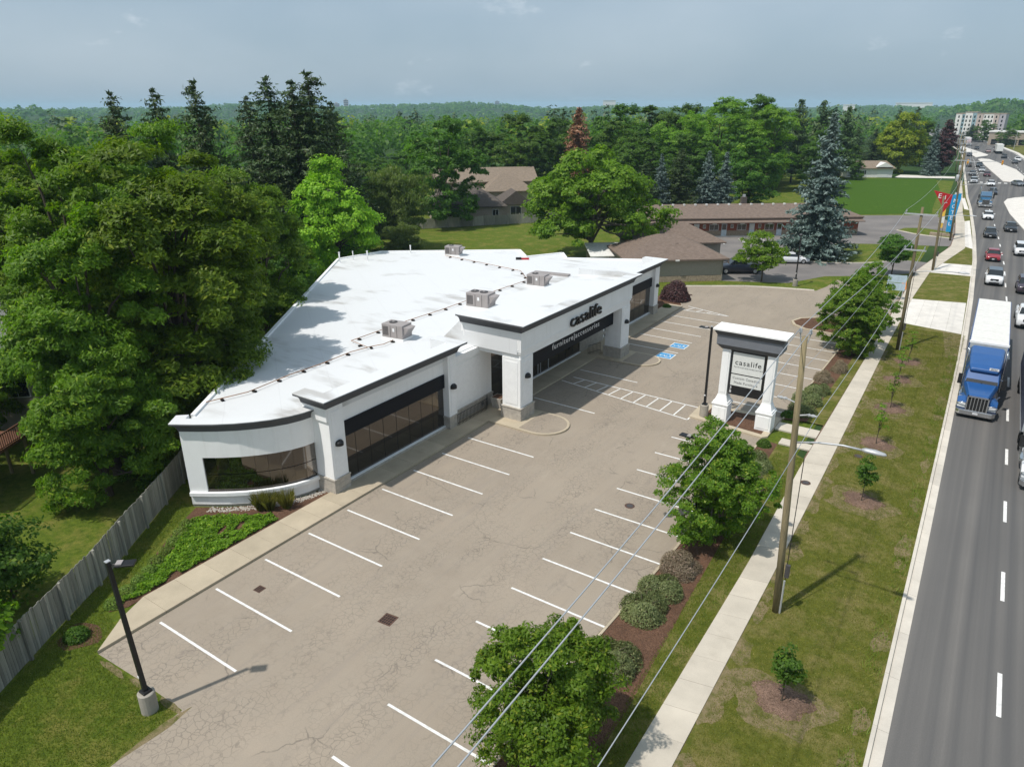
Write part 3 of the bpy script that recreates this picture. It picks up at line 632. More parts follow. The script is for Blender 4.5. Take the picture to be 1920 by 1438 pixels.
# garden bed left of the shop, pebble strip, bed with the purple shrub
structure('garden_bed', MB().sheet([(-2.12, -0.2), (-2.12, 11.75), (-2.9, 11.75), (-3.2, 10.3), (-4.2, 8.9), (-5.7, 7.55), (-7.2, 6.5), (-6.5, 5.2), (-2.5, -0.9)], 0.02), M['mulch'])
structure('end_bed', MB().sheet([(-2.12, 57.7), (-0.6, 61.9), (-2.6, 66.0), (-4.6, 66.2), (-4.0, 60.6)], 0.02), M['mulch'])
# motel drive and yard
structure('motel_drive', MB().sheet([(-9.0, 70.4), (-2, 75.7), (6.5, 79.5), (9.5, 86.0), (13.5, 88.8), (18.95, 94.2), (20.6, 95.6), (21.5, 102.8), (17.0, 103.0), (12.5, 97.5), (7.5, 94.4), (4.0, 94.3), (2.0, 97), (1.5, 104), (3.5, 108), (7.0, 112.4), (11, 114.5), (15.5, 116.2), (21.4, 118.6), (21.2, 131.5), (20.2, 146), (15.7, 155.5), (2.5, 146.5), (-1, 134), (-24, 104), (-14, 92), (-7, 86), (-9, 78)], -0.004), M['mlot'])
structure('motel_forecourt_lawn', MB().sheet([(12.3, 131.2), (15.5, 128.2), (20.9, 126.6), (20.7, 133.2), (16.0, 136), (13.2, 134.6)], 0.05), M['grass'])
kerb_run([(2.2, 95.6), (4.0, 94.35), (7.5, 94.45), (12.5, 97.5), (17.0, 102.9)], 1, 0, 'drive_kerb', 0.12, 0.16, y1=200, step=2.0)
kerb_run([(-4.2, 70.35), (2.7, 74.85), (6.5, 76.15), (10.2, 77.1)], 1, 0, 'lot_kerb', 0.12, 0.16, y1=200, step=2.0)
kerb_run([(12.2, 131), (15.5, 128.0), (20.9, 126.4)], 1, 0, 'drive_kerb', 0.12, 0.16, y1=200, step=2.0)
structure('house_drive', MB().sheet([(-2, 239), (13.7, 244.5), (13.3, 251), (-1.5, 250)], 0.02), M['island'])

# ---------------------------------------------------------------- the furniture shop
B = thing('furniture_shop', 'long white flat-roofed furniture shop with charcoal cornices and entrance portico', 'building', (-12, 34, 0))
def part(name, mb, m, parent=None, bevel=0.0, smooth=False):
    p = parent or B; o = link(name, mb.mesh(name, smooth), m, p)
    o.location = -B.location if p is B else (0, 0, 0)
    if bevel:
        b = o.modifiers.new('bevel', 'BEVEL'); b.width = bevel; b.segments = 2; b.limit_method = 'ANGLE'
    return o
CURVE = [(-7.45, 6.5), (-6.6, 7.03), (-5.74, 7.62), (-4.95, 8.27), (-4.3, 8.95), (-3.75, 9.65), (-3.35, 10.35), (-3.1, 11.05), (-3.0, 11.75)]
BACK = [(-4.2, 60.0), (-12.0, 56.0), (-13.9, 58.4), (-16.2, 54.3), (-19.0, 57.2), (-32.0, 47.7), (-33.0, 42.0), (-7.75, 7.6)]
DECK = CURVE+[(-2.25, 11.8), (-2.25, 57.6)]+BACK
ROOF_Z = 5.0
part('wall', MB().prism([(x, y) for x, y in [(-2.9, 12.8), (-2.9, 57.3)]+BACK+[(-7.1, 7.4)]], 0.0, ROOF_Z-0.12), M['wall'])
roof_o = part('roof', MB().prism(DECK, ROOF_Z-0.1, ROOF_Z), M['roof'])
for a, b in zip(BACK[:-1], BACK[1:]):   # low metal edge along the back
    a, b = Vector(a), Vector(b); d = (b-a).normalized(); n = Vector((d.y, -d.x))*0.12
    m_ = MB().hexa([(*(a+n), 4.7), (*(b+n), 4.7), (*(b-n), 4.7), (*(a-n), 4.7)], [(*(a+n), 5.13), (*(b+n), 5.13), (*(b-n), 5.13), (*(a-n), 5.13)])
    part('roof_edge', m_, M['trim'])
# wall of the curved end: strips below and above the glazing
def arc_band(z0, z1, off0, off1, pts=CURVE, thick=0.3):
    o0 = offset_line(pts, off0); o1 = offset_line(pts, off1); inn = offset_line(pts, -thick); mb = MB(); n = len(pts)
    rings = [[(*o0[i], z0), (*o1[i], z1), (*inn[i], z1), (*inn[i], z0)] for i in range(n)]
    return mb.loft(rings)
part('curved_wall', arc_band(0.16, 0.72, 0.02, 0.02), M['wall'], smooth=False)
part('plinth', arc_band(-0.02, 0.16, -0.03, -0.03), M['stone'])
part('window_sill', arc_band(0.72, 0.95, 0.16, 0.16), M['trim'], bevel=0.02)
part('curved_fascia', arc_band(3.05, 4.62, 0.02, 0.02), M['wall'])
part('end_pier', arc_band(0.95, 3.05, 0.02, 0.02, CURVE[:2]), M['wall'])
def densify(pts, n):
    P_ = [Vector(p) for p in pts]; d = [0]
    for a, b in zip(P_[:-1], P_[1:]): d.append(d[-1]+(b-a).length)
    out_ = []
    for k in range(n+1):
        s_ = d[-1]*k/n
        for i in range(len(d)-1):
            if s_ <= d[i+1]+1e-6: t = (s_-d[i])/(d[i+1]-d[i]); q = P_[i].lerp(P_[i+1], t); out_.append((q.x, q.y)); break
    return out_
wp = densify(CURVE[1:], 9)
cw = part('curved_window', arc_band(0.95, 1.0, -0.02, -0.02, wp, 0.12), M['mull'])
for i in range(9):
    for (z0, z1) in ((1.0, 1.96), (2.0, 3.02)):
        part('pane', arc_band(z0, z1, -0.06, -0.06, [tuple(Vector(wp[i]).lerp(Vector(wp[i+1]), 0.012)), tuple(Vector(wp[i]).lerp(Vector(wp[i+1]), 0.988))], 0.10), M['glass'], cw)
COR = [(0.0, 0.0), (0.05, 0.0), (0.08, 0.10), (0.13, 0.24), (0.24, 0.40), (0.42, 0.52), (0.55, 0.56), (0.55, 0.66)]
def cornice(line, z, scale=1.0, inner=0.35, name='cornice', cap=True, sl=1.0):
    """coved cornice swept along a line whose outside is on the right hand"""
    n = len(line); P_ = [Vector(p) for p in line]; rings = []
    def miter(i, off):
        if i == 0: t = (P_[1]-P_[0]).normalized(); nn = Vector((t.y, -t.x)); return P_[0]+nn*off
        if i == n-1: t = (P_[-1]-P_[-2]).normalized(); nn = Vector((t.y, -t.x)); return P_[-1]+nn*off
        t0 = (P_[i]-P_[i-1]).normalized(); t1 = (P_[i+1]-P_[i]).normalized(); n0 = Vector((t0.y, -t0.x)); n1_ = Vector((t1.y, -t1.x)); b = (n0+n1_).normalized()
        return P_[i]+b*(off/max(b.dot(n0), 0.3))
    for i in range(n):
        rings.append([(*miter(i, o*scale), z+h*sl) for o, h in COR]+[(*miter(i, -inner), z+COR[-1][1]*sl), (*miter(i, -inner), z)])
    o = part(name, MB().loft(rings), M['cornice'])
    if cap:
        top = z+COR[-1][1]*sl; zb = ROOF_Z-0.05 if top < 7 else 6.2; r2_ = [[(*miter(i, COR[-1][0]*scale+0.015), top+0.002), (*miter(i, COR[-1][0]*scale+0.015), top+0.04), (*miter(i, -inner-0.03), top+0.06), (*miter(i, -inner-0.03), zb), (*miter(i, -inner-0.005), zb), (*miter(i, -inner-0.005), top+0.002)] for i in range(n)]
        part('parapet_cap', MB().loft(r2_, closed=True), M['roof'], o)
    return o
cornice([(-7.95, 7.15)]+CURVE[:-1]+[(-3.0, 11.7)], 4.62, 0.62, 0.3, sl=0.82)
# a bay: two pilasters, black header, glazing in panes, stone sill, raised parapet with cornice returns
def pilaster(y0, y1, x1, x0, ztop, stone=1.0, sy=0.06):
    pl = part('pilaster', MB().box(x0, y0, stone, x1, y1, ztop), M['wall'])
    pf = part('panel', MB().box(x1, y0+0.2, stone+0.25, x1+0.025, y1-0.2, ztop-0.3), M['trim'], pl, bevel=0.008)
    zz = 0.0
    for k, h in enumerate((0.34, 0.33, 0.25)):
        if zz >= stone-0.05: break
        n = 2
        for q in range(n):
            ya = y0-sy+(y1-y0+2*sy)*q/n+0.006; yb = y0-sy+(y1-y0+2*sy)*(q+1)/n-0.006
            part('stone_block', MB().box(x0, ya, zz+0.004, x1+sy, yb, min(zz+h, stone)-0.006), M['stone'], pl, bevel=0.01)
        zz += h
    part('stone_cap', MB().box(x0, y0-sy-0.03, stone-0.10, x1+sy+0.03, y1+sy+0.03, stone+0.015), M['stone'], pl, bevel=0.02)
    return pl
def wall_lamp(x, y, z):
    a = MB(); ring = []
    for k in range(9):
        t = math.pi*k/8; ring.append((math.sin(t)*0.30, math.cos(t)*0.26))
    rg = [[(x+u*s_, y+v*s_, z+h) for u, v in ring] for s_, h in ((0.75, 0.0), (1.0, 0.02), (1.0, 0.2), (0.7, 0.30), (0.1, 0.33))]
    o = part('wall_lamp', MB().loft(rg), M['blackm'], bevel=0.01)
    return o
def bay(y0, y1, xw, npan, zc, ret0=True, ret1=True):
    part('header', MB().box(xw-0.4, y0, 4.05, xw+0.02, y1, zc), M['wall'])
    part('sign_band', MB().box(xw-0.2, y0+0.02, 3.10, xw+0.10, y1-0.02, 4.05), M['black'], bevel=0.01)
    n = max(2, int((y1-y0)/1.1)); base = None
    for k in range(n):
        ya, yb = y0+(y1-y0)*k/n+0.006, y0+(y1-y0)*(k+1)/n-0.006; part('stone_sill', MB().box(xw-0.3, ya, 0.0, xw+0.16, yb, 0.24), M['stone'], bevel=0.015)
    win = part('shop_window', MB().box(xw-0.14, y0, 0.24, xw-0.08, y1, 3.1), M['mull'])
    wd = (y1-y0)/npan
    for k in range(npan):
        for z0, z1 in ((0.30, 1.62), (1.66, 3.07)):
            part('pane', MB().box(xw-0.10, y0+wd*k+0.022, z0, xw-0.065, y0+wd*(k+1)-0.022, z1), M['glass'], win)
    part('window_ledge', MB().box(xw-0.1, y0, 0.24, xw+0.10, y1, 0.30), M['trim'])
XW = -2.1
bay(12.85, 22.2, XW, 8, 5.42)
pilaster(11.75, 12.85, -1.68, -3.05, 5.42); pilaster(22.2, 23.05, -1.68, -2.6, 5.42)
bay(46.4, 56.55, XW, 8, 5.20)
pilaster(56.55, 57.6, -1.68, -2.6, 5.2)
for y in (12.3, 22.62): wall_lamp(-1.66, y, 3.0)
wall_lamp(-1.66, 57.05, 3.0)
# parapets behind the cornices (U-shaped in plan)
cornice([(-3.6, 11.62), (-1.66, 11.62), (-1.66, 23.1), (-3.6, 23.1)], 5.42, 1.0, 0.32)
part('parapet', MB().box(-3.6, 11.64, 4.6, -1.71, 11.95, 5.418).box(-3.6, 22.8, 4.6, -1.71, 23.08, 5.418), M['wall'])
part('parapet_back', MB().hexa([(-3.3, 11.9, ROOF_Z), (-1.95, 11.9, ROOF_Z), (-1.95, 22.8, ROOF_Z), (-3.3, 22.8, ROOF_Z)], [(-2.3, 11.95, 6.07), (-1.95, 11.95, 6.07), (-1.95, 22.8, 6.07), (-2.3, 22.8, 6.07)]), M['roof'])
cornice([(-3.6, 45.9), (-1.66, 45.9), (-1.66, 57.65), (-3.6, 57.65)], 5.10, 1.0, 0.32)
part('parapet', MB().box(-3.6, 45.95, 4.6, -1.72, 46.2, 5.098).box(-3.6, 57.35, 4.6, -1.72, 57.62, 5.098), M['wall'])
part('parapet_back', MB().hexa([(-3.3, 46, ROOF_Z), (-1.95, 46, ROOF_Z), (-1.95, 57.4, ROOF_Z), (-3.3, 57.4, ROOF_Z)], [(-2.3, 46, 5.76), (-1.95, 46, 5.76), (-1.95, 57.4, 5.76), (-2.3, 57.4, 5.76)]), M['roof'])
# recessed wall between the first wing and the portico
rw = part('recess_wall', MB().box(-2.9, 23.05, 0.98, -2.05, 26.6, 4.95), M['wall'])
part('panel', MB().box(-2.05, 23.35, 1.2, -2.02, 26.3, 4.3), M['trim'], rw, bevel=0.008)
part('string_course', MB().box(-2.05, 23.06, 4.5, -1.95, 26.6, 4.95), M['trim'], rw)
for zc in range(3):
    for k in range(4):
        off = 0.4 if zc % 2 else 0.0; ya, yb = max(23.06, 23.06+0.9*k-off), min(26.6, 23.06+0.9*(k+1)-off)
        if yb-ya > 0.1: part('stone_block', MB().box(-2.9, ya+0.006, 0.30*zc+0.004, -1.98, yb-0.006, 0.30*zc+0.296), M['stone'], rw, bevel=0.01)
part('stone_cap', MB().box(-2.9, 23.06, 0.90, -1.94, 26.62, 0.985), M['stone'], rw, bevel=0.015)
pl = part('entrance_pier', MB().box(-3.4, 26.62, 0.98, -2.1, 27.7, 4.65), M['wall'])
for zc in range(3): part('stone_block', MB().box(-3.4, 26.64, 0.30*zc+0.004, -2.02, 27.74, 0.30*zc+0.296), M['stone'], pl, bevel=0.01)
part('stone_cap', MB().box(-3.4, 26.63, 0.90, -1.98, 27.78, 0.985), M['stone'], pl, bevel=0.015)
# entrance glazing and the wall beyond it
ent = part('entrance_glazing', MB().box(-2.30, 27.7, 0.12, -2.22, 41.4, 4.65), M['mull'])
for k in range(11):
    ya = 27.7+13.7*k/11
    for z0, z1 in ((0.2, 2.3), (2.36, 4.6)): part('pane', MB().box(-2.24, ya+0.03, z0, -2.20, ya+13.7/11-0.03, z1), M['glass'], ent)
for y in (33.1, 34.35, 34.75, 36.0): part('door_frame', MB().box(-2.2, y-0.03, 0.14, -2.15, y+0.03, 2.25), M['galv'], ent)
part('threshold', MB().box(-2.25, 27.75, 0.12, -2.05, 41.4, 0.2), M['trim'])
bw = part('rear_wall', MB().box(-2.9, 41.4, 0.0, -2.22, 46.35, 4.95), M['wall'])
for zc in range(4):
    for k in range(5):
        off = 0.5 if zc % 2 else 0.0; ya, yb = max(41.4, 41.4+1.0*k-off), min(46.35, 41.4+1.0*(k+1)-off)
        if yb-ya > 0.1: part('stone_block', MB().box(-2.6, ya+0.006, 0.28*zc+0.004, -2.12, yb-0.006, 0.28*zc+0.276), M['stone'], bw, bevel=0.01)
# portico: columns, beam, fascia with panels, cornice, soffit and roof
PX = 1.66; PY0, PY1 = 25.95, 43.55
def column(y0, y1):
    c_ = part('column', MB().box(0.08, y0, 1.0, 1.58, y1, 4.66), M['wall'])
    for (x0, x1, ya, yb) in ((1.58, 1.60, y0+0.22, y1-0.22),): part('panel', MB().box(x0, ya, 1.25, x1+0.005, yb, 4.4), M['trim'], c_, bevel=0.008)
    part('panel', MB().box(0.3, y0-0.025, 1.25, 1.36, y0, 4.4), M['trim'], c_, bevel=0.008)
    zz = 0.1
    for h in (0.30, 0.30, 0.26):
        for k in range(2):
            ya, yb = y0-0.1+(y1-y0+0.2)*k/2+0.004, y0-0.1+(y1-y0+0.2)*(k+1)/2-0.004
            part('stone_block', MB().box(-0.02, ya, zz+0.004, 1.68, yb, zz+h-0.004), M['stone'], c_, bevel=0.012)
        zz += h
    part('stone_cap', MB().box(-0.06, y0-0.14, 0.955, 1.72, y1+0.14, 1.06), M['stone'], c_, bevel=0.02)
column(26.0, 27.6); column(41.85, 43.45)
for y in (26.8, 42.65): wall_lamp(1.6, y, 3.15)
part('beam', MB().box(-3.3, PY0+0.12, 4.66, PX-0.12, PY1-0.12, 4.98), M['wall'], bevel=0.02)
part('beam_step', MB().box(-3.35, PY0+0.05, 4.98, PX-0.05, PY1-0.05, 5.16), M['trim'], bevel=0.03)
fa = part('fascia', MB().box(-3.4, PY0, 5.16, PX, PY1, 6.55), M['wall'])
part('panel_border', MB().box(PX, PY0+0.12, 5.30, PX+0.02, PY1-0.12, 5.36).box(PX, PY0+0.12, 6.38, PX+0.02, PY1-0.12, 6.44).box(PX, PY0+0.12, 5.36, PX+0.02, PY0+0.18, 6.38).box(PX, PY1-0.18, 5.36, PX+0.02, PY1-0.12, 6.38), M['trim'], fa)
part('panel_border', MB().box(-3.2, PY0-0.02, 5.30, PX-0.15, PY0, 5.36).box(-3.2, PY0-0.02, 6.38, PX-0.15, PY0, 6.44).box(PX-0.21, PY0-0.02, 5.36, PX-0.15, PY0, 6.38).box(-3.2, PY0-0.02, 5.36, -3.14, PY0, 6.38), M['trim'], fa)
part('drip_edge', MB().box(-3.4, PY0-0.05, 6.5, PX+0.05, PY1+0.05, 6.6), M['trim'], bevel=0.02)
cornice([(-3.45, PY0-0.02), (PX+0.02, PY0-0.02), (PX+0.02, PY1+0.02), (-3.45, PY1+0.02)], 6.58, 1.0, 0.4)
part('portico_roof', MB().hexa([(-5.2, 25.9, 5.0), (PX-0.3, 25.9, 5.0), (PX-0.3, 43.5, 5.0), (-5.2, 43.5, 5.0)], [(-3.5, 26.0, 6.7), (PX-0.3, 26.0, 7.05), (PX-0.3, 43.4, 7.05), (-3.5, 43.4, 6.7)]), M['roof'])
sb = part('lettered_band', MB().box(0.62, 27.62, 3.12, 0.80, 41.83, 4.66), M['black'], bevel=0.01)
RX = (math.pi/2, 0, math.pi/2)
def btext(body, size, depth, m, x, y, z, xs, parent=None, spacing=1.0):  # xs: width in metres
    p = parent or B; o = text(body, size, depth, m, p, (x, y, z), RX, 'lettering', xs, spacing)
    if p is B: o.location = Vector((x, y, z))-B.location
    return o
btext('casalife', 1.36, 0.07, M['letter'], PX+0.10, 35.05, 5.70, 4.95)
btext('furniture|accessories', 0.62, 0.012, M['wletter'], 0.815, 35.35, 3.84, 7.6, sb, 1.2)
# rooftop kit
def rooftop_unit(x, y, s_, fans, label, ang=0.0):
    t = thing('rooftop_unit', label, 'air conditioner', (x, y, ROOF_Z), ang, 'rooftop air conditioning units', (s_, s_, s_))
    MB().box(-0.95, -0.62, 0.0, 0.95, 0.62, 0.14).build('kerb_frame', M['trim'], t)
    MB().box(-0.9, -0.6, 0.14, 0.9, 0.6, 1.12).build('cabinet', M['hvac'], t, bevel=0.02)
    for k in range(fans):
        cx = -0.5+0.75*k if fans > 1 else -0.3
        rg = [(cx+0.3*math.cos(a), 0.05+0.3*math.sin(a)) for a in np.linspace(0, 2*math.pi, 17)[:-1]]
        f_ = MB().prism(rg, 1.12, 1.17).build('fan_grille', M['hvacd'], t)
        MB().prism([(cx+0.1*math.cos(a), 0.05+0.1*math.sin(a)) for a in np.linspace(0, 2*math.pi, 9)[:-1]], 1.17, 1.19).build('fan_hub', M['hvac'], f_)
    for k in range(5): MB().box(-0.8+0.1*k, -0.612, 0.3, -0.74+0.1*k, -0.6, 0.95).build('coil_slat', M['hvacd'], t)
    MB().box(-0.15, -0.61, 0.2, -0.12, -0.6, 1.05).box(0.4, -0.61, 0.2, 0.43, -0.6, 1.05).build('panel_seam', M['hvacd'], t)
    MB().box(0.05, -0.62, 0.62, 0.22, -0.6, 0.86).build('data_label', M['wletter'], t)
    MB().box(0.9, -0.25, 0.65, 0.912, -0.05, 0.95).build('data_label', M['wletter'], t)
    MB().hexa([(0.9, -0.45, 0.45), (1.0, -0.45, 0.45), (1.0, 0.45, 0.45), (0.9, 0.45, 0.45)], [(0.9, -0.45, 1.0), (1.35, -0.45, 0.95), (1.35, 0.45, 0.95), (0.9, 0.45, 1.0)]).build('air_hood', M['hvac'], t)
    return t
rooftop_unit(-8.1, 24.35, 1.0, 1, 'single-fan taupe rooftop unit above the first shop window wing', 0.12)
rooftop_unit(-8.0, 34.55, 1.15, 2, 'large twin-fan taupe rooftop unit behind the entrance portico', 0.12)
rooftop_unit(-8.0, 43.6, 1.0, 1, 'taupe rooftop unit beside the grey curb cover on the white roof', 0.12)
rooftop_unit(-23.8, 50.9, 0.95, 1, 'taupe rooftop unit near the back roof edge by the lawn', 0.3)
gp = thing('gas_pipe', 'rusty gas pipe running on black blocks along the white shop roof', 'pipe', (-8.2, 12, ROOF_Z))
def pipe_run(pts, r=0.025):
    MB().tube([(x, y, 5.17) for x, y in pts], r, 6).build('pipe', M['pipe'], gp, world=True)
    for p, h in along(pts, 1.95, 0.9):
        MB().obox((p.x, p.y, ROOF_Z), (0.30, 0.17, 0.12), h+math.pi/2).build('support_block', M['rubber'], gp, world=True, bevel=0.03)
pipe_run([(-8.6, 9.0), (-7.9, 11.3), (-8.15, 14.6), (-8.05, 17), (-8.2, 19.8), (-7.9, 21.4), (-7.5, 22.3), (-7.6, 23.4)])
pipe_run([(-8.0, 21.2), (-10.0, 21.6), (-10.05, 27.7), (-9.85, 31.4), (-9.9, 36), (-9.7, 44.5), (-12.5, 47.5), (-24.0, 49.6)])
def vent_pipe(x, y, h, r, label):
    t = thing('vent_pipe', label, 'vent pipe', (x, y, ROOF_Z), 0, 'white vent pipes on the shop roof')
    MB().tube([(0, 0, 0), (0, 0, h)], r, 10).build('pipe', M['trim'], t, smooth=True)
    MB().tube([(0, 0, h-0.12), (0, 0, h)], r*1.45, 10).build('collar', M['trim'], t)
    MB().tube([(0, 0, 0), (0, 0, 0.12)], [r*2.2, r*1.1], 10).build('flashing', M['roof'], t)
vent_pipe(-31.6, 40.9, 1.15, 0.075, 'stout white vent pipe at the tree-side roof corner'); vent_pipe(-31.4, 42.7, 1.0, 0.045, 'slim white vent pipe between two stouter ones at the roof corner'); vent_pipe(-29.8, 43.3, 1.1, 0.07, 'stout white vent pipe in the shaded roof corner, nearest the lawn side'); vent_pipe(-28.6, 49.0, 0.95, 0.06, 'lone white vent pipe standing against the back roof edge')
rc = thing('roof_curb_cover', 'long grey slatted curb cover lying on the shop roof', 'curb cover', (-9.4, 48.4, ROOF_Z), 0.15)
for k in range(4): MB().box(-1.9, -0.36+0.19*k, 0.0, 1.9, -0.20+0.19*k, 0.16).build('plank', M['hvac'], rc)
rb = thing('roof_box', 'small red and black box at the back edge of the shop roof', 'roof box', (-15.9, 53.0, ROOF_Z), 0.6)
MB().box(-0.7, -0.2, 0, -0.1, 0.2, 0.22).build('black_box', M['rubber'], rb); MB().box(-0.1, -0.15, 0, 0.75, 0.2, 0.16).build('red_box', M['red'], rb)
# railing, planter, bench-like things by the entrance
def railing(pts, label, h=0.9):
    t = thing('railing', label, 'railing', (pts[0][0], pts[0][1], 0.125))
    for a, b in zip(pts[:-1], pts[1:]):
        for z in (0.2, 0.95): MB().tube([(a[0], a[1], 0.125+h*z), (b[0], b[1], 0.125+h*z)], 0.022, 5).build('rail', M['blackm'], t, world=True)
        L_ = math.dist(a, b); n = max(2, int(L_/0.16))
        for k in range(n+1):
            x, y = a[0]+(b[0]-a[0])*k/n, a[1]+(b[1]-a[1])*k/n; MB().box(x-0.011, y-0.011, 0.125, x+0.011, y+0.011, 0.125+h*0.95).build('baluster', M['blackm'], t, world=True)
railing([(-1.55, 22.9), (-1.55, 26.3), (-2.0, 27.0)], 'black iron railing on the walkway beside the recessed wall')
railing([(-1.2, 41.2), (-0.7, 42.6)], 'short black iron railing behind the far portico column')
pt = thing('concrete_planter', 'square tan planter box by the entrance pier', 'planter', (-1.15, 27.3, 0.125))
MB().hexa([(-0.36, -0.36, 0), (0.36, -0.36, 0), (0.36, 0.36, 0), (-0.36, 0.36, 0)], [(-0.45, -0.45, 0.78), (0.45, -0.45, 0.78), (0.45, 0.45, 0.78), (-0.45, 0.45, 0.78)]).build('pot', M['stone'], pt)
MB().box(-0.38, -0.38, 0.782, 0.38, 0.38, 0.786).build('soil', M['mulch'], pt)

# ---------------------------------------------------------------- roadside pylon sign
S = thing('pylon_sign', 'white two-pillar pylon sign with grey crown and hanging shop panel', 'sign', (14.65, 34.2, 0.115), 0.0)
for cx in (-1.5, 1.52):
    p_ = MB().box(cx-0.29, -0.29, 1.9, cx+0.29, 0.29, 5.3).build('pillar', M['trim'], S, bevel=0.02)
    MB().box(cx-0.17, -0.31, 2.1, cx+0.17, -0.29, 5.1).build('panel', M['wall'], p_)
    MB().box(cx-0.53, -0.53, 0.0, cx+0.53, 0.53, 1.2).build('pedestal', M['trim'], p_, bevel=0.02)
    MB().box(cx-0.40, -0.555, 0.16, cx+0.40, -0.53, 1.04).build('panel', M['wall'], p_, bevel=0.01)
    MB().box(cx-0.58, -0.58, 1.2, cx+0.58, 0.58, 1.32).box(cx-0.52, -0.52, 1.32, cx+0.52, 0.52, 1.44).hexa([(cx-0.46, -0.46, 1.44), (cx+0.46, -0.46, 1.44), (cx+0.46, 0.46, 1.44), (cx-0.46, 0.46, 1.44)], [(cx-0.31, -0.31, 1.9), (cx+0.31, -0.31, 1.9), (cx+0.31, 0.31, 1.9), (cx-0.31, 0.31, 1.9)]).build('moulding', M['trim'], p_, bevel=0.015)
def frustum(x0, y0, z0, x1, y1, z1): return MB().hexa([(-x0, -y0, z0), (x0, -y0, z0), (x0, y0, z0), (-x0, y0, z0)], [(-x1, -y1, z1), (x1, -y1, z1), (x1, y1, z1), (-x1, y1, z1)])
cr = frustum(1.84, 0.33, 5.25, 2.16, 0.60, 5.6).build('crown', M['cornice'], S)
GREYC = plain('mid_grey_crown', (0.17, 0.18, 0.20), 0.6, 0.3, 0, 0.05)
frustum(2.16, 0.60, 5.6, 2.16, 0.60, 6.25).build('crown_band', GREYC, cr); frustum(2.16, 0.60, 6.25, 2.36, 0.80, 6.6).build('crown_cove', M['cornice'], cr); frustum(2.42, 0.86, 6.6, 2.42, 0.86, 6.72).build('crown_cap', M['trim'], cr, bevel=0.01)
pn = MB().box(-1.12, -0.24, 2.05, 1.12, 0.24, 5.22).build('sign_box', M['blackm'], S, bevel=0.03)
for sgn, rz in ((-1, 0), (1, math.pi)):
    MB().box(-1.04, 0.241*sgn, 3.62, 1.04, 0.255*sgn, 5.12).build('upper_face', M['panel'], pn); MB().box(-1.04, 0.241*sgn, 2.74, 1.04, 0.255*sgn, 3.54).build('lower_face', M['panel'], pn)
    R_ = (math.pi/2, 0, rz)
    text('casalife', 0.52, 0.003, M['letter'], pn, (0.02*-sgn, 0.262*sgn, 4.42), R_, 'lettering', 1.74, 1.12); text('furniture|accessories', 0.17, 0.003, M['grletter'], pn, (0.05*-sgn, 0.262*sgn, 4.10), R_, 'lettering', 1.92, 1.3)
    text('Custom Canadian', 0.235, 0.003, M['grletter'], pn, (0, 0.262*sgn, 3.30), R_, 'lettering', 1.82, 1.12); text('Made Furniture', 0.235, 0.003, M['grletter'], pn, (0, 0.262*sgn, 2.98), R_, 'lettering', 1.58, 1.12)
text('3', 0.3, 0.003, M['wletter'], pn, (-0.98, -0.262, 2.55), (math.pi/2, 0, 0)); text('8', 0.3, 0.003, M['wletter'], pn, (-0.98, -0.262, 2.28), (math.pi/2, 0, 0))
MB().box(-1.0, -0.25, 5.22, 1.0, 0.25, 5.28).build('mounting_rail', M['blackm'], pn)

# ---------------------------------------------------------------- lot lamps
def lot_lamp(x, y, h, ang, label, z=0.0, lean=(0, 0), base=0.85):
    t = thing('lot_lamp', label, 'lamp post', (x, y, z), 0, 'black lamp posts of the parking lot')
    rg = [(math.cos(a), math.sin(a)) for a in np.linspace(0, 2*math.pi, 19)[:-1]]
    MB().loft([[(u*0.30, v*0.30, 0) for u, v in rg], [(u*0.30, v*0.30, base) for u, v in rg], [(u*0.26, v*0.26, base+0.03) for u, v in rg]]).build('concrete_base', M['base'], t)
    lx, ly = lean
    def P(zz): f = (zz-base)/(h-base); return (lx*f, ly*f)
    a, b = P(base), P(h)
    MB().hexa([(a[0]-0.075, a[1]-0.075, base), (a[0]+0.075, a[1]-0.075, base), (a[0]+0.075, a[1]+0.075, base), (a[0]-0.075, a[1]+0.075, base)], [(b[0]-0.065, b[1]-0.065, h), (b[0]+0.065, b[1]-0.065, h), (b[0]+0.065, b[1]+0.065, h), (b[0]-0.065, b[1]+0.065, h)]).build('pole', M['blackm'], t)
    MB().box(-0.17, -0.17, base+0.03, 0.17, 0.17, base+0.12).build('base_plate', M['blackm'], t, bevel=0.02)
    MB().box(b[0]-0.08, b[1]-0.08, h, b[0]+0.08, b[1]+0.08, h+0.03).build('pole_cap', M['galv'], t)
    ca, sa = math.cos(ang), math.sin(ang)
    MB().tube([(b[0], b[1], h-0.15), (b[0]+ca*0.25, b[1]+sa*0.25, h-0.13)], 0.03, 6).build('arm', M['blackm'], t)
    hd = MB().obox((b[0]+ca*0.55, b[1]+sa*0.55, h-0.17), (0.62, 0.36, 0.07), ang).build('lamp_head', M['blackm'], t, bevel=0.02)
    MB().obox((b[0]+ca*0.36, b[1]+sa*0.36, h-0.10), (0.2, 0.26, 0.04), ang).build('heat_sink', M['hvac'], hd)
    MB().obox((b[0]+ca*0.60, b[1]+sa*0.60, h-0.178), (0.4, 0.28, 0.008), ang).build('led_panel', M['panel'], hd)
    MB().box(b[0]*0.2-0.078, b[1]*0.2-0.082, 1.55, b[0]*0.2+0.02, b[1]*0.2-0.076, 1.65).build('inspection_label', M['wletter'], t)
lot_lamp(4.2, -2.95, 6.5, 0.75, 'black lamp post on a round concrete base in the lawn by the wooden fence', -0.01, (-0.22, -0.1))
lot_lamp(12.0, 33.95, 6.6, math.pi*0.97, 'black lamp post standing right beside the white pylon sign', 0.115, (-0.05, 0))
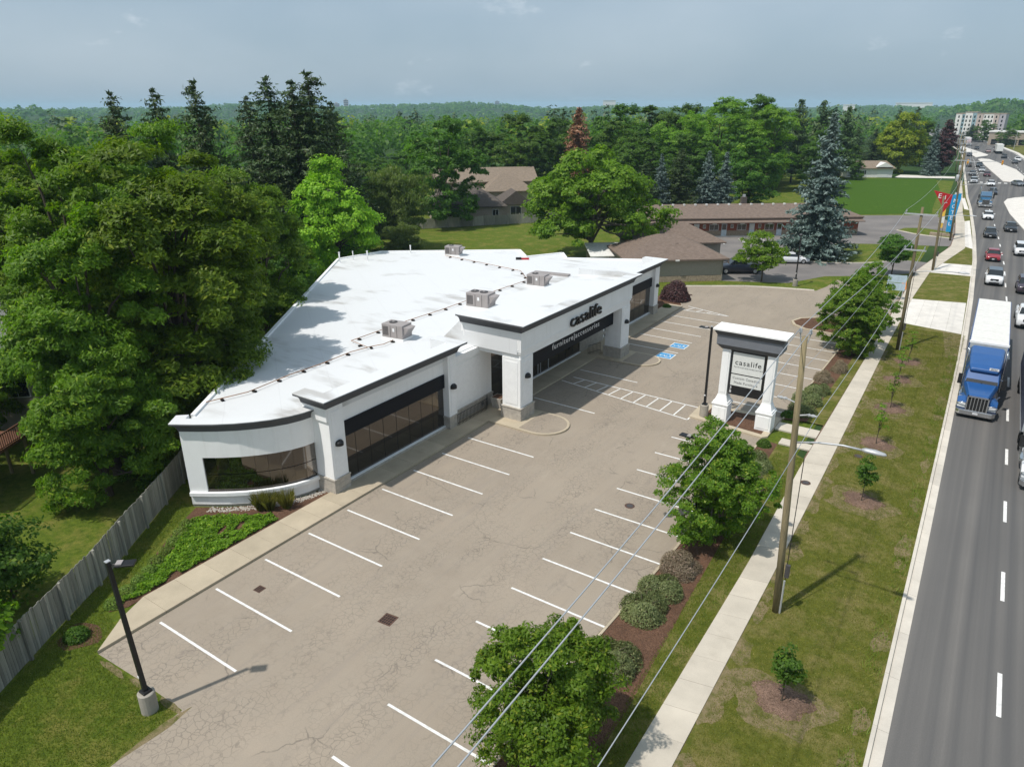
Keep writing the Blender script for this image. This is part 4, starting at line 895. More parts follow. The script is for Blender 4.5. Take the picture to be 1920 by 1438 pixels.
lot_lamp(16.68, 19.5, 5.35, math.pi*0.97, 'black lamp post rising out of the round tree at the lot kerb', 0.08, (-0.35, 0), 0.6)
lot_lamp(7.6, 78.3, 6.3, math.pi*0.6, 'black lamp post on the grass strip before the motel drive', -0.01, (-0.1, 0))

# ---------------------------------------------------------------- utility poles and wires
def utility_pole(x, y, h, label, lean=(0, 0), arms=(), light=None, transformer=None, guard=False, brackets=(), pins=0, r=0.155):
    t = thing('utility_pole', label, 'utility pole', (x, y, 0.08), 0, 'wooden poles along the sidewalk')
    def P(z): return Vector((lean[0]*z/h, lean[1]*z/h, z))
    MB().tube([P(-0.1), P(h*0.35), P(h*0.7), P(h)], [r, r*0.92, r*0.8, r*0.66], 12).build('pole', M['polew'], t, smooth=True)
    for z, wd, pos in arms:      # cross-arms with insulators
        c = P(z); a = MB().box(c.x-wd/2, c.y-0.16, z-0.06, c.x+wd/2, c.y-0.05, z+0.06).build('crossarm', M['galv'], t)
        for u in pos: MB().tube([(c.x+u, c.y-0.1, z+0.06), (c.x+u, c.y-0.1, z+0.16), (c.x+u, c.y-0.1, z+0.2), (c.x+u, c.y-0.1, z+0.34)], [0.03, 0.03, 0.06, 0.045], 8).build('insulator', M['ceram'], a)
    for z, dx in brackets:       # side brackets holding one line each
        c = P(z); s_ = 1 if dx > 0 else -1
        b_ = MB().tube([(c.x, c.y, z-0.12), (c.x+dx*0.55, c.y, z)], 0.03, 6).build('bracket', M['galv'], t)
        MB().tube([(c.x+dx*0.5, c.y, z), (c.x+dx*0.6, c.y, z), (c.x+dx*0.7, c.y, z), (c.x+dx*0.8, c.y, z), (c.x+dx, c.y, z)], [0.03, 0.07, 0.04, 0.07, 0.03], 8).build('insulator', M['ceram'], b_)
    for k in range(pins):
        c = P(h); u = -0.12+0.24*k
        MB().tube([(c.x+u, c.y, h-0.25), (c.x+u*1.5, c.y, h+0.10), (c.x+u*1.5, c.y, h+0.14), (c.x+u*1.5, c.y, h+0.3)], [0.02, 0.025, 0.07, 0.05], 8).build('insulator', M['ceram'], t)
    if light:
        z, reach = light; c = P(z)
        arm = MB().tube([(c.x+0.1, c.y, z), (c.x+reach*0.3, c.y-0.05, z+0.22), (c.x+reach*0.6, c.y-0.1, z+0.36), (c.x+reach*0.85, c.y-0.12, z+0.36)], 0.04, 8).build('light_arm', M['galv'], t, smooth=True)
        MB().loft([[(c.x+reach*0.82+u, c.y-0.12+v*w_, z+0.35+q*hh) for v, q in ((-1, 0), (-0.8, 1), (0, 1.3), (0.8, 1), (1, 0), (0, -0.5))] for u, w_, hh in ((0, 0.06, 0.06), (0.12, 0.13, 0.09), (0.45, 0.16, 0.10), (0.78, 0.10, 0.06), (0.85, 0.03, 0.03))]).build('lamp_head', M['galv'], arm, smooth=True)
    if transformer:
        z = transformer; c = P(z); MB().tube([(c.x-0.42, c.y, z), (c.x-0.42, c.y, z+0.05), (c.x-0.42, c.y, z+0.95), (c.x-0.42, c.y, z+1.02)], [0.2, 0.25, 0.25, 0.18], 14).build('transformer', M['galv'], t, smooth=True)
    if guard:
        MB().tube([(0.17, -0.03, 0.0), (0.16, -0.03, 1.7)], 0.045, 6).build('cable_guard', M['galv'], t); MB().box(0.12, -0.1, 1.9, 0.3, 0.06, 2.5).build('meter_box', M['hvacd'], t)
        MB().tube([(0.16, 0.05, 1.7), (0.14, 0.05, h*0.6)], 0.018, 5).build('ground_wire', M['rubber'], t)
    return t, P
POLES = []
pA, fA = utility_pole(21.96, 15.35, 12.5, 'weathered pole with a street light arm by the first sapling', (-0.52, 0.0), (), (8.15, 3.0), None, True, ((9.9, -0.8), (9.4, 0.75)), 2)
pB, fB = utility_pole(21.45, 57.9, 12.6, 'pole with two crossarms at the driveway apron', (-0.25, 0), ((12.0, 2.5, (-1.15, 1.15)), (9.0, 1.7, (-0.8, -0.3, 0.7))), (7.1, 4.2), None, True)
pC, fC = utility_pole(20.8, 97.2, 9.6, 'pole with a dark sleeved top and street light by the motel driveway', (-0.5, 0), (), (7.0, 3.8), None, True, ((8.8, 0.5),), 0, 0.17)
pD, fD = utility_pole(20.9, 124.5, 13.0, 'pole with a grey transformer beside the motel sign', (-0.6, 0), ((12.4, 2.2, (-1, 1)),), (8.6, 4.0), 9.2, False)
far_lab = ['pole at the edge of the crop field, first past the motel sign', 'pole at the edge of the crop field near the traffic signal', 'pole by the signal corner with a street light', 'pole beside the purple tree past the crossing', 'distant pole past the crossing with one crossarm', 'furthest pole before the apartment block']
FP = [(19.2, 158.5, 12.5), (17.2, 196, 12.5), (14.9, 232, 12), (12.0, 272, 12), (8.6, 322, 12), (2.0, 390, 12)]
far_f = [utility_pole(x, y, h, l, (-0.4, 0), ((h-0.6, 2.2, (-1, 0, 1)),), (7.8, 3.6) if i % 2 == 0 else None, 8.4 if i in (0, 2) else None) for i, ((x, y, h), l) in enumerate(zip(FP, far_lab))]
def wire(a, b, sag, label, r=0.014, m=None):
    a, b = Vector(a), Vector(b); n = 22; pts = []
    for k in range(n+1):
        t = k/n; p = a.lerp(b, t); p.z -= sag*4*t*(1-t); pts.append(p)
    o = MB().tube(pts, r, 5).build('power_line', m or M['wire'], smooth=True); return tag(o, label, 'power line', 'overhead lines between the poles')
topA = Vector((21.96, 15.35, 0.08))+fA(12.8); brA = Vector((21.96, 15.35, 0.08))+fA(9.4)+Vector((0.75, 0, 0)); blA = Vector((21.96, 15.35, 0.08))+fA(9.9)+Vector((-0.8, 0, 0))
topB = Vector((21.45, 57.9, 0.08))+fB(12.35); midB = Vector((21.45, 57.9, 0.08))+fB(9.35)
Y0 = -27.5
lw = 'thick pale power line running from the street light pole over the lot trees'
wire(topA+Vector((-0.2, 0, 0)), (21.72, Y0, 12.7), 0.75, lw, 0.016); wire(topA+Vector((0.2, 0, 0)), (21.98, Y0, 12.75), 0.75, lw, 0.016)
wire(brA, (22.75, Y0, 11.0), 0.7, 'single pale line leaving the street-side bracket of the street light pole', 0.013)
wire(topA+Vector((-0.2, 0, 0)), topB+Vector((-1.15, -0.1, 0)), 0.5, 'pale line from the pole-top insulators to the upper crossarm end over the lot'); wire(topA+Vector((0.2, 0, 0)), topB+Vector((1.15, -0.1, 0)), 0.5, 'pale line from the pole-top insulators to the upper crossarm end over the road')
wire(brA, midB+Vector((0.7, -0.1, 0)), 0.6, 'lower pale line from the street-side bracket to the lower crossarm', 0.013)
wire(blA, midB+Vector((-0.8, -0.1, 0)), 0.6, 'thin line from the lot-side bracket to the lower crossarm', 0.009); 
topD = Vector((20.9, 124.5, 0.08))+fD(12.75)
wire(topB+Vector((-1.15, -0.1, 0)), topD+Vector((-1, -0.1, 0)), 0.9, 'line from the two-crossarm pole to the transformer pole, field side', 0.012); wire(topB+Vector((1.15, -0.1, 0)), topD+Vector((1, -0.1, 0)), 0.9, 'line from the two-crossarm pole to the transformer pole, road side', 0.012)
prev = topD
for i, ((x, y, h), (t_, f_)) in enumerate(zip(FP, far_f)):
    nx = Vector((x, y, 0.08))+f_(h-0.25)
    for u in (-1, 1): wire(prev+Vector((u, -0.1, 0)), nx+Vector((u, -0.1, 0)), 0.7, 'far power line along the curving road past the motel', 0.014)
    prev = nx

# ---------------------------------------------------------------- signs and signals by the road
T_ = thing('motel_sign', 'tall motel sign with blue tapering blade and red boomerang', 'sign', (20.2, 128.5, 0.05), 0.0, None, (0.82, 0.82, 0.82))
def slab2(poly, y0, y1):   # polygon in x,z extruded along y
    n = len(poly); m_ = MB(); m_.add([(x, y0, z) for x, z in poly]+[(x, y1, z) for x, z in poly], [tuple(range(n)), tuple(range(2*n-1, n-1, -1))]+[(i, n+i, n+(i+1) % n, (i+1) % n) for i in range(n)]); return m_
slab2([(-0.45, 0.9), (0.45, 0.9), (1.0, 7.6), (0.9, 8.6), (-0.55, 8.2), (-0.65, 6.8)], -0.18, 0.18).build('blade', M['sblue'], T_)
slab2([(-4.0, 8.9), (1.1, 7.9), (0.5, 7.3), (-0.6, 6.6), (-1.5, 5.0), (-2.0, 4.2), (-1.9, 5.6), (-2.6, 6.8)], -0.1, 0.1).build('boomerang', M['red'], T_)
slab2([(-1.95, 4.6), (-1.2, 5.6), (-1.2, 1.6), (-1.95, 1.6)], -0.06, 0.06).build('yellow_panel', plain('faded_yellow', (0.75, 0.48, 0.08), 0.5), T_); MB().box(-2.05, -0.12, 2.6, -1.1, 0.12, 3.9).build('letter_board', M['panel'], T_)
for i, ch in enumerate('MOTEL'): text(ch, 1.0, 0.02, M['wletter'], T_, (0.16-0.05*i, -0.21, 7.1-1.15*i), (math.pi/2, 0, 0), 'lettering', 1.1)
for ch, u, z, s_ in (('E', -2.75, 7.85, 1.3), ('l', -1.75, 7.6, 1.2), ('o', 0.0, 7.45, 1.2)): text(ch, s_, 0.02, M['wletter'], T_, (u, -0.13, z), (math.pi/2, 0, 0))
MB().box(-3.2, -0.5, 0.0, 1.0, 0.5, 0.55).build('planter_base', M['mstone'], T_); MB().box(-1.9, -0.09, 0.5, -1.72, 0.09, 2.0).box(0.2, -0.1, 0.5, 0.4, 0.1, 1.2).build('post', M['trimblk'], T_)
def bus_sign(): 
    t = thing('blue_notice_boards', 'pair of pale blue boards on posts behind the crossarm pole', 'notice board', (18.6, 77.5, 0.08), 0.15)
    for z in (1.05, 1.95): MB().box(-0.95, -0.03, z, 0.95, 0.03, z+0.82).build('board', plain('pale_blue_board%d' % int(z), (0.40, 0.50, 0.56), 0.5), t)
    for u in (-0.8, 0.8): MB().box(u-0.04, 0.03, 0, u+0.04, 0.1, 2.8).build('post', M['galv'], t)
bus_sign()
t = thing('orange_marker', 'small orange board leaning by the sidewalk before the driveway', 'road sign', (18.9, 83.5, 0.08), 0.2)
MB().hexa([(-0.3, -0.2, 0), (0.3, -0.2, 0), (0.3, -0.1, 0), (-0.3, -0.1, 0)], [(-0.22, -0.02, 1.0), (0.22, -0.02, 1.0), (0.22, 0.04, 1.0), (-0.22, 0.04, 1.0)]).build('board', M['orange'], t); MB().box(-0.25, -0.1, 0, -0.2, 0.25, 0.05).box(0.2, -0.1, 0, 0.25, 0.25, 0.05).build('foot', M['trimblk'], t)
def signal(x, y, h, reach, label, heads):
    t = thing('traffic_signal', label, 'traffic light', (x, y, 0.1), 0, 'signals at the crossing')
    MB().tube([(0, 0, 0), (0, 0, h)], [0.13, 0.09], 8).build('pole', M['galv'], t); a = MB().tube([(0, 0, h-0.4), (reach*0.5, 0, h), (reach, 0, h+0.1)], [0.09, 0.07, 0.05], 8).build('mast_arm', M['galv'], t)
    for u in heads:
        hd = MB().box(u-0.2, -0.22, h-0.75, u+0.2, 0.1, h+0.4).build('signal_head', M['yellow'], t); 
        for k in range(3): MB().tube([(u, -0.22, h-0.58+0.36*k), (u, -0.26, h-0.58+0.36*k)], 0.12, 10).build('lens', (M['red'], M['yellow'], M['rubber'])[2-k if k < 2 else 0], hd)
signal(16.6, 225, 6.2, 8.2, 'signal pole with a long white mast arm over the road', (0.3, 8.2)); signal(14.4, 245, 5.6, 0.6, 'signal pole at the far corner beside the wooden poles', (0.3,))
def highway_light(x, y, label):
    t = thing('street_light', label, 'street light', (x, y, 0.1), 0, 'grey street lights on the far side of the road')
    MB().tube([(0, 0, 0), (0, 0, 8.5)], [0.12, 0.07], 8).build('pole', M['galv'], t); MB().tube([(0, 0, 8.4), (-1.2, 0, 9.1), (-2.4, 0, 9.2)], 0.05, 6).build('arm', M['galv'], t); MB().box(-3.1, -0.14, 9.12, -2.4, 0.14, 9.26).build('lamp_head', M['galv'], t)
for x, y, l in ((34.5, 352, 'grey street light on the far verge nearest the box truck'), (26.5, 425, 'grey street light on the far verge past the box truck'), (17, 500, 'distant grey street light by the plaza trees')): highway_light(x, y, l)
cab_ = thing('signal_cabinet', 'white roadside equipment cabinet by the field entrance', 'cabinet', (17.8, 186, 0.08)); MB().box(-0.5, -0.35, 0, 0.5, 0.35, 1.5).build('body', M['hwhite'], cab_, bevel=0.03); MB().box(-0.42, -0.37, 0.15, 0.42, -0.35, 1.4).build('door', M['panel'], cab_); MB().box(-0.55, -0.4, 1.5, 0.55, 0.4, 1.56).build('lid', M['galv'], cab_)

# ---------------------------------------------------------------- wooden fence on the left boundary
FL = [(0.6, -8.4), (-1.31, -5.72), (-3.03, -3.05), (-5.0, 0.25), (-8.45, 5.05), (-10.4, 7.8), (-15.0, 14.2), (-20.0, 20.9)]
fence = thing('wooden_fence', 'tall weathered grey board fence along the left lawn', 'fence', (-5, 0.25, -0.03))
bm = MB().box(-0.068, -0.011, 0, 0.068, 0.011, 1.0).mesh('board'); bm.materials.append(M['fence'])
pm_ = MB().box(-0.055, -0.055, 0, 0.055, 0.055, 1.95).mesh('post'); pm_.materials.append(M['fence'])
def fence_z(y): return 0.0
for p, h in along(FL, 0.147, 0.0):
    hh = 1.88+0.12*math.sin(p.y*0.9)*0.3+random.uniform(-0.03, 0.03)
    link('board', bm, None, fence, (p.x+5+random.uniform(-.006, .006), p.y-0.25+random.uniform(-.006, .006), 0.05), (random.uniform(-.012, .012), 0, h+random.uniform(-.03, .03)), (random.uniform(0.93, 1.03), 1, hh))
for p, h in along(FL, 2.4, 0.3): link('post', pm_, None, fence, (p.x+5-0.09*math.sin(h)*-1, p.y-0.25-0.09*math.cos(h), 0.0), (0, 0, h))
for z in (0.4, 1.55):
    for a, b in zip(FL[:-1], FL[1:]):
        d = math.atan2(b[1]-a[1], b[0]-a[0]); L_ = math.dist(a, b); o = MB().box(0, -0.02, 0, L_, 0.02, 0.09).build('rail', M['fence'], fence); nx, ny = math.sin(d)*0.04, -math.cos(d)*0.04
        o.location = (a[0]+5+nx*-1, a[1]-0.25+ny*-1, z); o.rotation_euler = (0, 0, d)
ff = thing('board_fence', 'dark grey board fence between the back lawn and the brown-roofed houses', 'fence', (-54, 96, 0))
fp = [(-66, 80.5), (-59.6, 86.7), (-48.4, 101.2), (-44, 107)]
for p, h in along(fp, 2.3, 0):
    MB().obox((p.x+54, p.y-96, 0), (0.14, 0.14, 1.95), h).build('post', M['fence'], ff); o = MB().box(0.1, -0.03, 0.06, 2.2, 0.03, 1.8).build('panel', M['fence'], ff); o.location = (p.x+54, p.y-96, 0); o.rotation_euler = (0, 0, h)

# ---------------------------------------------------------------- houses, motel, garage
class Frame:
    """local frame of a rotated building: x along the front, y to the back"""
    def __init__(s, a, ang): s.a = Vector(a); s.ang = ang
def bthing(name, label, a, ang, cat='building', group=None): return thing(name, label, cat, (a[0], a[1], 0), ang, group)
def hip_roof(x0, y0, x1, y1, z, h, ov=0.5, ends=(1, 1), th=0.18):
    """hip roof with a ridge along the longer side; ends=0 makes that end a gable"""
    X0, X1, Y0_, Y1_ = x0-ov, x1+ov, y0-ov, y1+ov; m_ = MB(); lng = (X1-X0) >= (Y1_-Y0_)
    if lng: hw = (Y1_-Y0_)/2; a = (X0+hw*ends[0], (Y0_+Y1_)/2, z+h); b = (X1-hw*ends[1], (Y0_+Y1_)/2, z+h)
    else: hw = (X1-X0)/2; a = ((X0+X1)/2, Y0_+hw*ends[0], z+h); b = ((X0+X1)/2, Y1_-hw*ends[1], z+h)
    c = [(X0, Y0_, z), (X1, Y0_, z), (X1, Y1_, z), (X0, Y1_, z)]; lo = [(x, y, z-th) for x, y, _ in c]
    m_.add(lo+c+[a, b], [(3, 2, 1, 0), (0, 1, 5, 4), (1, 2, 6, 5), (2, 3, 7, 6), (3, 0, 4, 7)]+([(4, 5, 9, 8), (5, 6, 9), (6, 7, 8, 9), (7, 4, 8)] if lng else [(4, 5, 8), (5, 6, 9, 8), (6, 7, 9), (7, 4, 8, 9)]))
    return m_
def window(t, x, y, z, w_, h_, face=-1, m=None, frame=None):
    f = MB().box(x-w_/2, y+0.03*face, z, x+w_/2, y, z+h_).build('window', frame or M['hwhite'], t)
    MB().box(x-w_/2+0.07, y+0.045*face, z+0.07, x-0.03, y+0.03*face, z+h_-0.07).build('pane', m or M['cglass'], f); MB().box(x+0.03, y+0.045*face, z+0.07, x+w_/2-0.07, y+0.03*face, z+h_-0.07).build('pane', m or M['cglass'], f)
    return f
MA = math.atan2(0.60, 0.80)
mt = bthing('motel', 'long single-storey brick motel with brown shingle roof and pale doors', (-22.0, 100.6), MA)
LM = 36.5
MB().box(0, 0, 0, LM, 8.5, 0.95).build('stone_base', M['mstone'], mt); MB().box(0.03, 0.03, 0.95, LM-0.03, 8.47, 2.75).build('brick_wall', M['brick'], mt)
rf = hip_roof(0, 0, LM, 8.5, 3.1, 1.75, 0.5, (0.25, 0.9)).build('roof', M['shing'], mt)
MB().box(-0.4, -0.4, 2.75, LM+0.4, 8.9, 2.92).build('soffit', M['shing3'], mt)
MB().hexa([(-0.4, -1.5, 2.38), (LM+0.3, -1.5, 2.38), (LM+0.3, 0.0, 2.55), (-0.4, 0.0, 2.55)], [(-0.4, -1.5, 2.5), (LM+0.3, -1.5, 2.5), (LM+0.3, 0.0, 2.78), (-0.4, 0.0, 2.78)]).build('porch_roof', M['shing'], mt)
for k in range(7):
    x = 1.2+4.75*k
    d_ = MB().box(x+2.1, -0.06, 0.02, x+3.0, 0.0, 2.1).build('door', M['pblue'], mt); MB().box(x+2.2, -0.075, 1.1, x+2.9, -0.06, 2.0).build('door_glass', M['panel'] if k % 2 else M['cglass'], d_); MB().tube([(x+2.88, -0.1, 1.0), (x+2.88, -0.14, 1.0)], 0.04, 6).build('handle', M['chrome'], d_)
    wn = window(mt, x+0.8, -0.0, 1.0, 1.6, 1.0); MB().box(x+0.45, -0.35, 2.02, x+1.15, 0.0, 2.36).build('air_conditioner', M['panel'], wn)
    window(mt, x+3.9, -0.0, 1.35, 0.5, 0.65)
for k in range(17): MB().box(1.2+1.95*k, 3.6, 4.66, 1.5+1.95*k, 4.0, 4.92).build('roof_vent', M['hwhite'], rf)
ch = MB().box(17.5, 4.6, 4.2, 18.4, 5.4, 5.9).build('chimney', M['shing3'], rf); MB().box(17.75, 4.8, 5.9, 18.15, 5.2, 6.3).build('chimney_pot', M['galv'], ch)
structure('motel_walk', MB().prism([(-23.0, 98.9), (5.2, 120.0), (4.5, 121.2), (-23.6, 100.0)], 0.0, 0.1), M['island'])
for k in range(9):
    p = Vector((-20.5+3.0*k, 98.3+2.25*k)); q = p+Vector((2.6, -3.6)); MB().sheet([(p.x, p.y), (p.x+0.12, p.y+0.09), (q.x+0.12, q.y+0.09), (q.x, q.y)], 0.004).build('stall_line', M['line'], paint_root)
GA = math.atan2(0.64, 0.77)
gr = bthing('taupe_garage', 'low taupe building with brown hip roof behind the lot', (-10.2, 68.6), GA)
MB().box(0, 0, 0.75, 12.1, 9.5, 2.72).build('wall', M['taupe'], gr)
for k in range(11): MB().box(1.1*k+0.008, -0.04, 0.0, 1.1*(k+1)-0.008, 0.3, 0.72+0.02*(k % 3)).build('foundation_block', M['mstone'], gr)
MB().box(12.1, 0, 0, 12.14, 9.5, 0.75).build('foundation', M['mstone'], gr)
r_ = hip_roof(0, 0, 12.1, 9.5, 2.9, 2.35, 0.55).build('roof', M['shing'], gr)
for u, v in ((6.6, 2.6), (7.3, 2.8), (8.0, 2.9)): MB().box(u, v, 4.1, u+0.4, v+0.4, 4.35).build('roof_vent', M['shing3'], r_)
MB().box(5.7, -0.62, 2.72, 6.2, -0.55, 2.9).build('gutter_end', M['hwhite'], r_); MB().tube([(12.0, -0.08, 0.1), (12.0, -0.08, 2.7)], 0.04, 6).build('downpipe', M['taupe'], gr)
MB().box(2.2, -0.06, 1.0, 3.2, 0, 1.5).build('wall_vent', M['hvac'], gr)
g2 = bthing('brown_roofed_office', 'brown hip-roofed office wing between the taupe garage and motel', (-14.6, 79.4), GA)
MB().box(0, 0, 0, 12.5, 8.0, 2.72).build('wall', M['taupe'], g2); hip_roof(0, 0, 12.5, 8.0, 2.9, 2.2, 0.6).build('roof', M['shing'], g2)
for u in (3, 8): window(g2, u, 0, 0.9, 1.4, 1.2)
wa = bthing('white_awning_shed', 'white-roofed lean-to beside the spreading maple', (-17.2, 71.6), GA, 'shed')
MB().hexa([(0, 0, 2.0), (5.2, 0, 2.0), (5.2, 4.5, 3.0), (0, 4.5, 3.0)], [(0, 0, 2.1), (5.2, 0, 2.1), (5.2, 4.5, 3.1), (0, 4.5, 3.1)]).build('roof', M['hwhite'], wa); MB().box(0.3, 3.0, 0, 5, 4.3, 2.6).build('wall', M['beige'], wa)
for u in (0.2, 2.6, 5.0): MB().box(u-0.06, 0.1, 0, u+0.06, 0.22, 2.02).build('post', M['deck'], wa)
HA = math.atan2(0.69, 0.73)
h1 = bthing('dark_roofed_house', 'single-storey house with dark weathered hip roof behind the back fence', (-63.0, 93.6), HA, 'house')
MB().box(0, 0, 0, 14, 13, 2.7).build('wall', M['beige'], h1); hip_roof(0, 0, 14, 13, 2.85, 4.1, 0.6).build('roof', M['shing3'], h1); window(h1, 12.3, 0, 1.0, 1.3, 1.2); window(h1, 4, 0, 1.0, 1.6, 1.2)
MB().box(14, 3, 0, 19.5, 11, 2.7).build('side_wing', M['beige'], h1); hip_roof(14, 3, 19.5, 11, 2.85, 2.4, 0.5, (0, 1)).build('wing_roof', M['shing3'], h1); window(h1, 16.8, 3, 0.4, 2.2, 1.9)
h2 = bthing('tan_roofed_house', 'large house with tan shingle roofs behind the dark-roofed one', (-77, 112.5), HA, 'house')
MB().box(0, 0, 0, 22, 11, 5.0).build('wall', M['beige'], h2); hip_roof(0, 0, 22, 11, 5.15, 2.6, 0.6, (0, 0)).build('roof', M['shing2'], h2); MB().box(10, -6, 0, 20, 1, 3.6).build('front_wing', M['beige'], h2); hip_roof(10, -6, 20, 2, 3.7, 3.4, 0.6).build('front_roof', M['shing2'], h2)
for u in (12.5, 15, 17.5): window(h2, u, -6, 1.2, 1.2, 1.2)
h3 = bthing('white_bungalow', 'white bungalow with brown roof at the far edge of the crop field', (-14.2, 231.5), math.atan2(0.5, 0.86), 'house')
MB().box(0, 0, 0, 13.5, 8, 2.6).build('wall', M['hwhite'], h3); hip_roof(0, 0, 13.5, 8, 2.75, 1.9, 0.6, (0.3, 0.3)).build('roof', M['shing2'], h3); MB().add([(8.3, -0.7, 3.1), (13.2, -0.7, 3.1), (10.75, -0.7, 4.4), (8.3, 2, 3.1), (13.2, 2, 3.1), (10.75, 3.2, 4.4)], [(0, 1, 2), (0, 2, 5, 3), (1, 4, 5, 2)]).build('gable', M['hwhite'], h3)
w3 = window(h3, 4.4, 0, 0.9, 1.6, 1.1); MB().box(3.2, -0.05, 0.85, 3.55, 0, 2.05).box(5.25, -0.05, 0.85, 5.6, 0, 2.05).build('shutter', M['trimblk'], w3); MB().box(9.0, -0.05, 0.05, 12.2, 0, 2.2).build('garage_door', M['panel'], h3)
h4 = bthing('grey_roofed_house', 'house with grey shingle roof half hidden by walnut trees', (-33.5, -0.6), 0.75, 'house')
MB().box(0, 0, 0, 14, 9, 4.6).build('wall', M['taupe'], h4); hip_roof(0, 0, 14, 9, 4.75, 3.2, 0.5, (0, 0)).build('roof', M['shing4'], h4); window(h4, 10, 0, 2.4, 1.5, 1.4)
dk = thing('timber_deck', 'raised red timber deck with railing under the walnut trees', 'deck', (-19.3, 0.55, 0), 0.57)
MB().box(-3.6, -3.0, 2.5, 2.0, 2.6, 2.68).build('platform', M['deck'], dk)
for u, v in ((-3.3, -2.7), (1.7, -2.7), (1.7, 2.3), (0.4, 2.3), (-3.3, 2.3)): MB().tube([(u, v, 0), (u, v, 2.5)], 0.10, 8).build('post', M['polew'], dk)
for a, b in (((-3.6, -3.0), (2.0, -3.0)), ((2.0, -3.0), (2.0, 2.6))):
    n = 34
    MB().box(min(a[0], b[0])-0.04, min(a[1], b[1])-0.04, 3.5, max(a[0], b[0])+0.04, max(a[1], b[1])+0.04, 3.57).build('handrail', M['deck'], dk); MB().box(min(a[0], b[0])-0.02, min(a[1], b[1])-0.02, 2.74, max(a[0], b[0])+0.02, max(a[1], b[1])+0.02, 2.8).build('lower_rail', M['deck'], dk)
    for k in range(n+1):
        x, y = a[0]+(b[0]-a[0])*k/n, a[1]+(b[1]-a[1])*k/n; MB().box(x-0.022, y-0.022, 2.68, x+0.022, y+0.022, 3.5).build('baluster', M['deck'], dk)
# apartment block and plaza far down the road
ap = bthing('apartment_block', 'pale multi-storey apartment block with teal stripes far down the road', (-9.0, 560), -0.12, 'building'); ap.scale = (0.72, 0.72, 0.95)
TEAL = plain('teal_cladding', (0.26, 0.38, 0.42), 0.6); MAUVE = plain('mauve_cladding', (0.42, 0.40, 0.44), 0.6); ROSE = plain('rose_cladding', (0.50, 0.42, 0.38), 0.6)
xs_ = 0
for k, (wd, m_) in enumerate(((5, M['hwhite']), (2.2, TEAL), (6, M['hwhite']), (3.2, TEAL), (5, ROSE), (8, M['hwhite']), (4, ROSE), (5, MAUVE))):
    top = 15.5+(0.9 if k in (2, 3) else 0); wg = MB().box(xs_+0.02, (k % 2)*0.6, -4, xs_+wd-0.02, 16, top).build('wing', m_, ap)
    for fl in range(7):
        for q in range(max(1, int(wd/2.6))):
            cx = xs_+wd*(q+0.5)/max(1, int(wd/2.6)); MB().box(cx-0.55, (k % 2)*0.6-0.06, -2.6+2.6*fl, cx+0.55, (k % 2)*0.6, -1.1+2.6*fl).build('window', M['cglass'], wg)
    MB().box(xs_-0.1, (k % 2)*0.6-0.2, top, xs_+wd+0.1, 16.2, top+0.5).build('parapet', M['beige'], wg); xs_ += wd
pz = bthing('plaza_building', 'low tan plaza building beyond the far side of the road', (14, 470), -0.15)
MB().box(0, 0, 0, 26, 12, 6.5).build('wall', M['beige'], pz); MB().box(-0.4, -0.4, 6.5, 26.4, 12.4, 7.2).build('parapet', M['hwhite'], pz)
for k in range(6): MB().box(1.5+4.2*k, -0.1, 0.3, 4.6+4.2*k, 0, 3.0).build('shop_window', M['cglass'], pz)
# skyline: towers and sheds on the far ridges
def tower(x, y, w_, h, z, label, m, n=6):
    t = thing('tower_block', label, 'building', (x, y, z), math.atan2(y+12, x-26)-math.pi/2, 'distant buildings on the skyline')
    h *= 2.1; MB().box(-w_/2, 0, 0, w_/2, w_*0.6, h).build('wall', m, t); MB().box(-w_*0.2, w_*0.1, h, w_*0.2, w_*0.4, h+4).build('plant_room', m, t)
    for k in range(n): MB().box(-w_*0.45, -0.4, h*(k+0.35)/n, w_*0.45, 0, h*(k+0.75)/n).build('window_band', M['cglass'], t)
def dirpt(u, d):
    a = YAW+math.atan((u-960)/1331/math.cos(PITCH)*0.93); return 26.6+d*math.sin(a), -12+d*math.cos(a)
for u, d, w_, h, lab in ((655, 3300, 26, 16, 'pinkish tower on the ridge right of the tall spruces'), (672, 3350, 20, 22, 'taller pinkish tower on the ridge right of the tall spruces'), (925, 3900, 26, 16, 'first grey tower of the skyline cluster above the back lawn maple'), (936, 3900, 24, 22, 'tallest grey tower of the skyline cluster above the back lawn maple'), (946, 3900, 22, 15, 'last grey tower of the skyline cluster above the back lawn maple'), (966, 4000, 34, 9, 'low grey slab right of the skyline cluster'), (1885, 2500, 14, 26, 'first tower on the wooded hill beyond the apartment block'), (1893, 2500, 12, 26, 'middle tower on the wooded hill beyond the apartment block'), (1901, 2500, 14, 24, 'last tower on the wooded hill beyond the apartment block')):
    x, y = dirpt(u, d); tower(x, y, w_, h, hills(x, y)-2, lab, plain('haze_tower_%d' % u, (0.42, 0.36, 0.34) if u < 700 else (0.33, 0.33, 0.36), 0.8))
def shed(u, d, w_, h, lab):
    x, y = dirpt(u, d); t = thing('warehouse', lab, 'building', (x, y, hills(x, y)-2), math.atan2(y+12, x-26)-math.pi/2, 'distant buildings on the skyline')
    MB().box(-w_/2, 0, 0, w_/2, w_*0.5, h).build('wall', M['hwhite'], t); MB().box(-w_/2-1, -1, h, w_/2+1, w_*0.5+1, h+1.5).build('roof', M['hwhite'], t); MB().box(-w_*0.4, -0.5, 1, w_*0.4, 0, h*0.3).build('dock_doors', M['hvacd'], t)
shed(1132, 2700, 44, 34, 'bright white warehouse on the far plain left of the wooded rise'); shed(1552, 2300, 30, 28, 'white shed roof showing between the pines'); shed(1665, 2900, 110, 26, 'long low white warehouse on the horizon over the yellow-green tree')

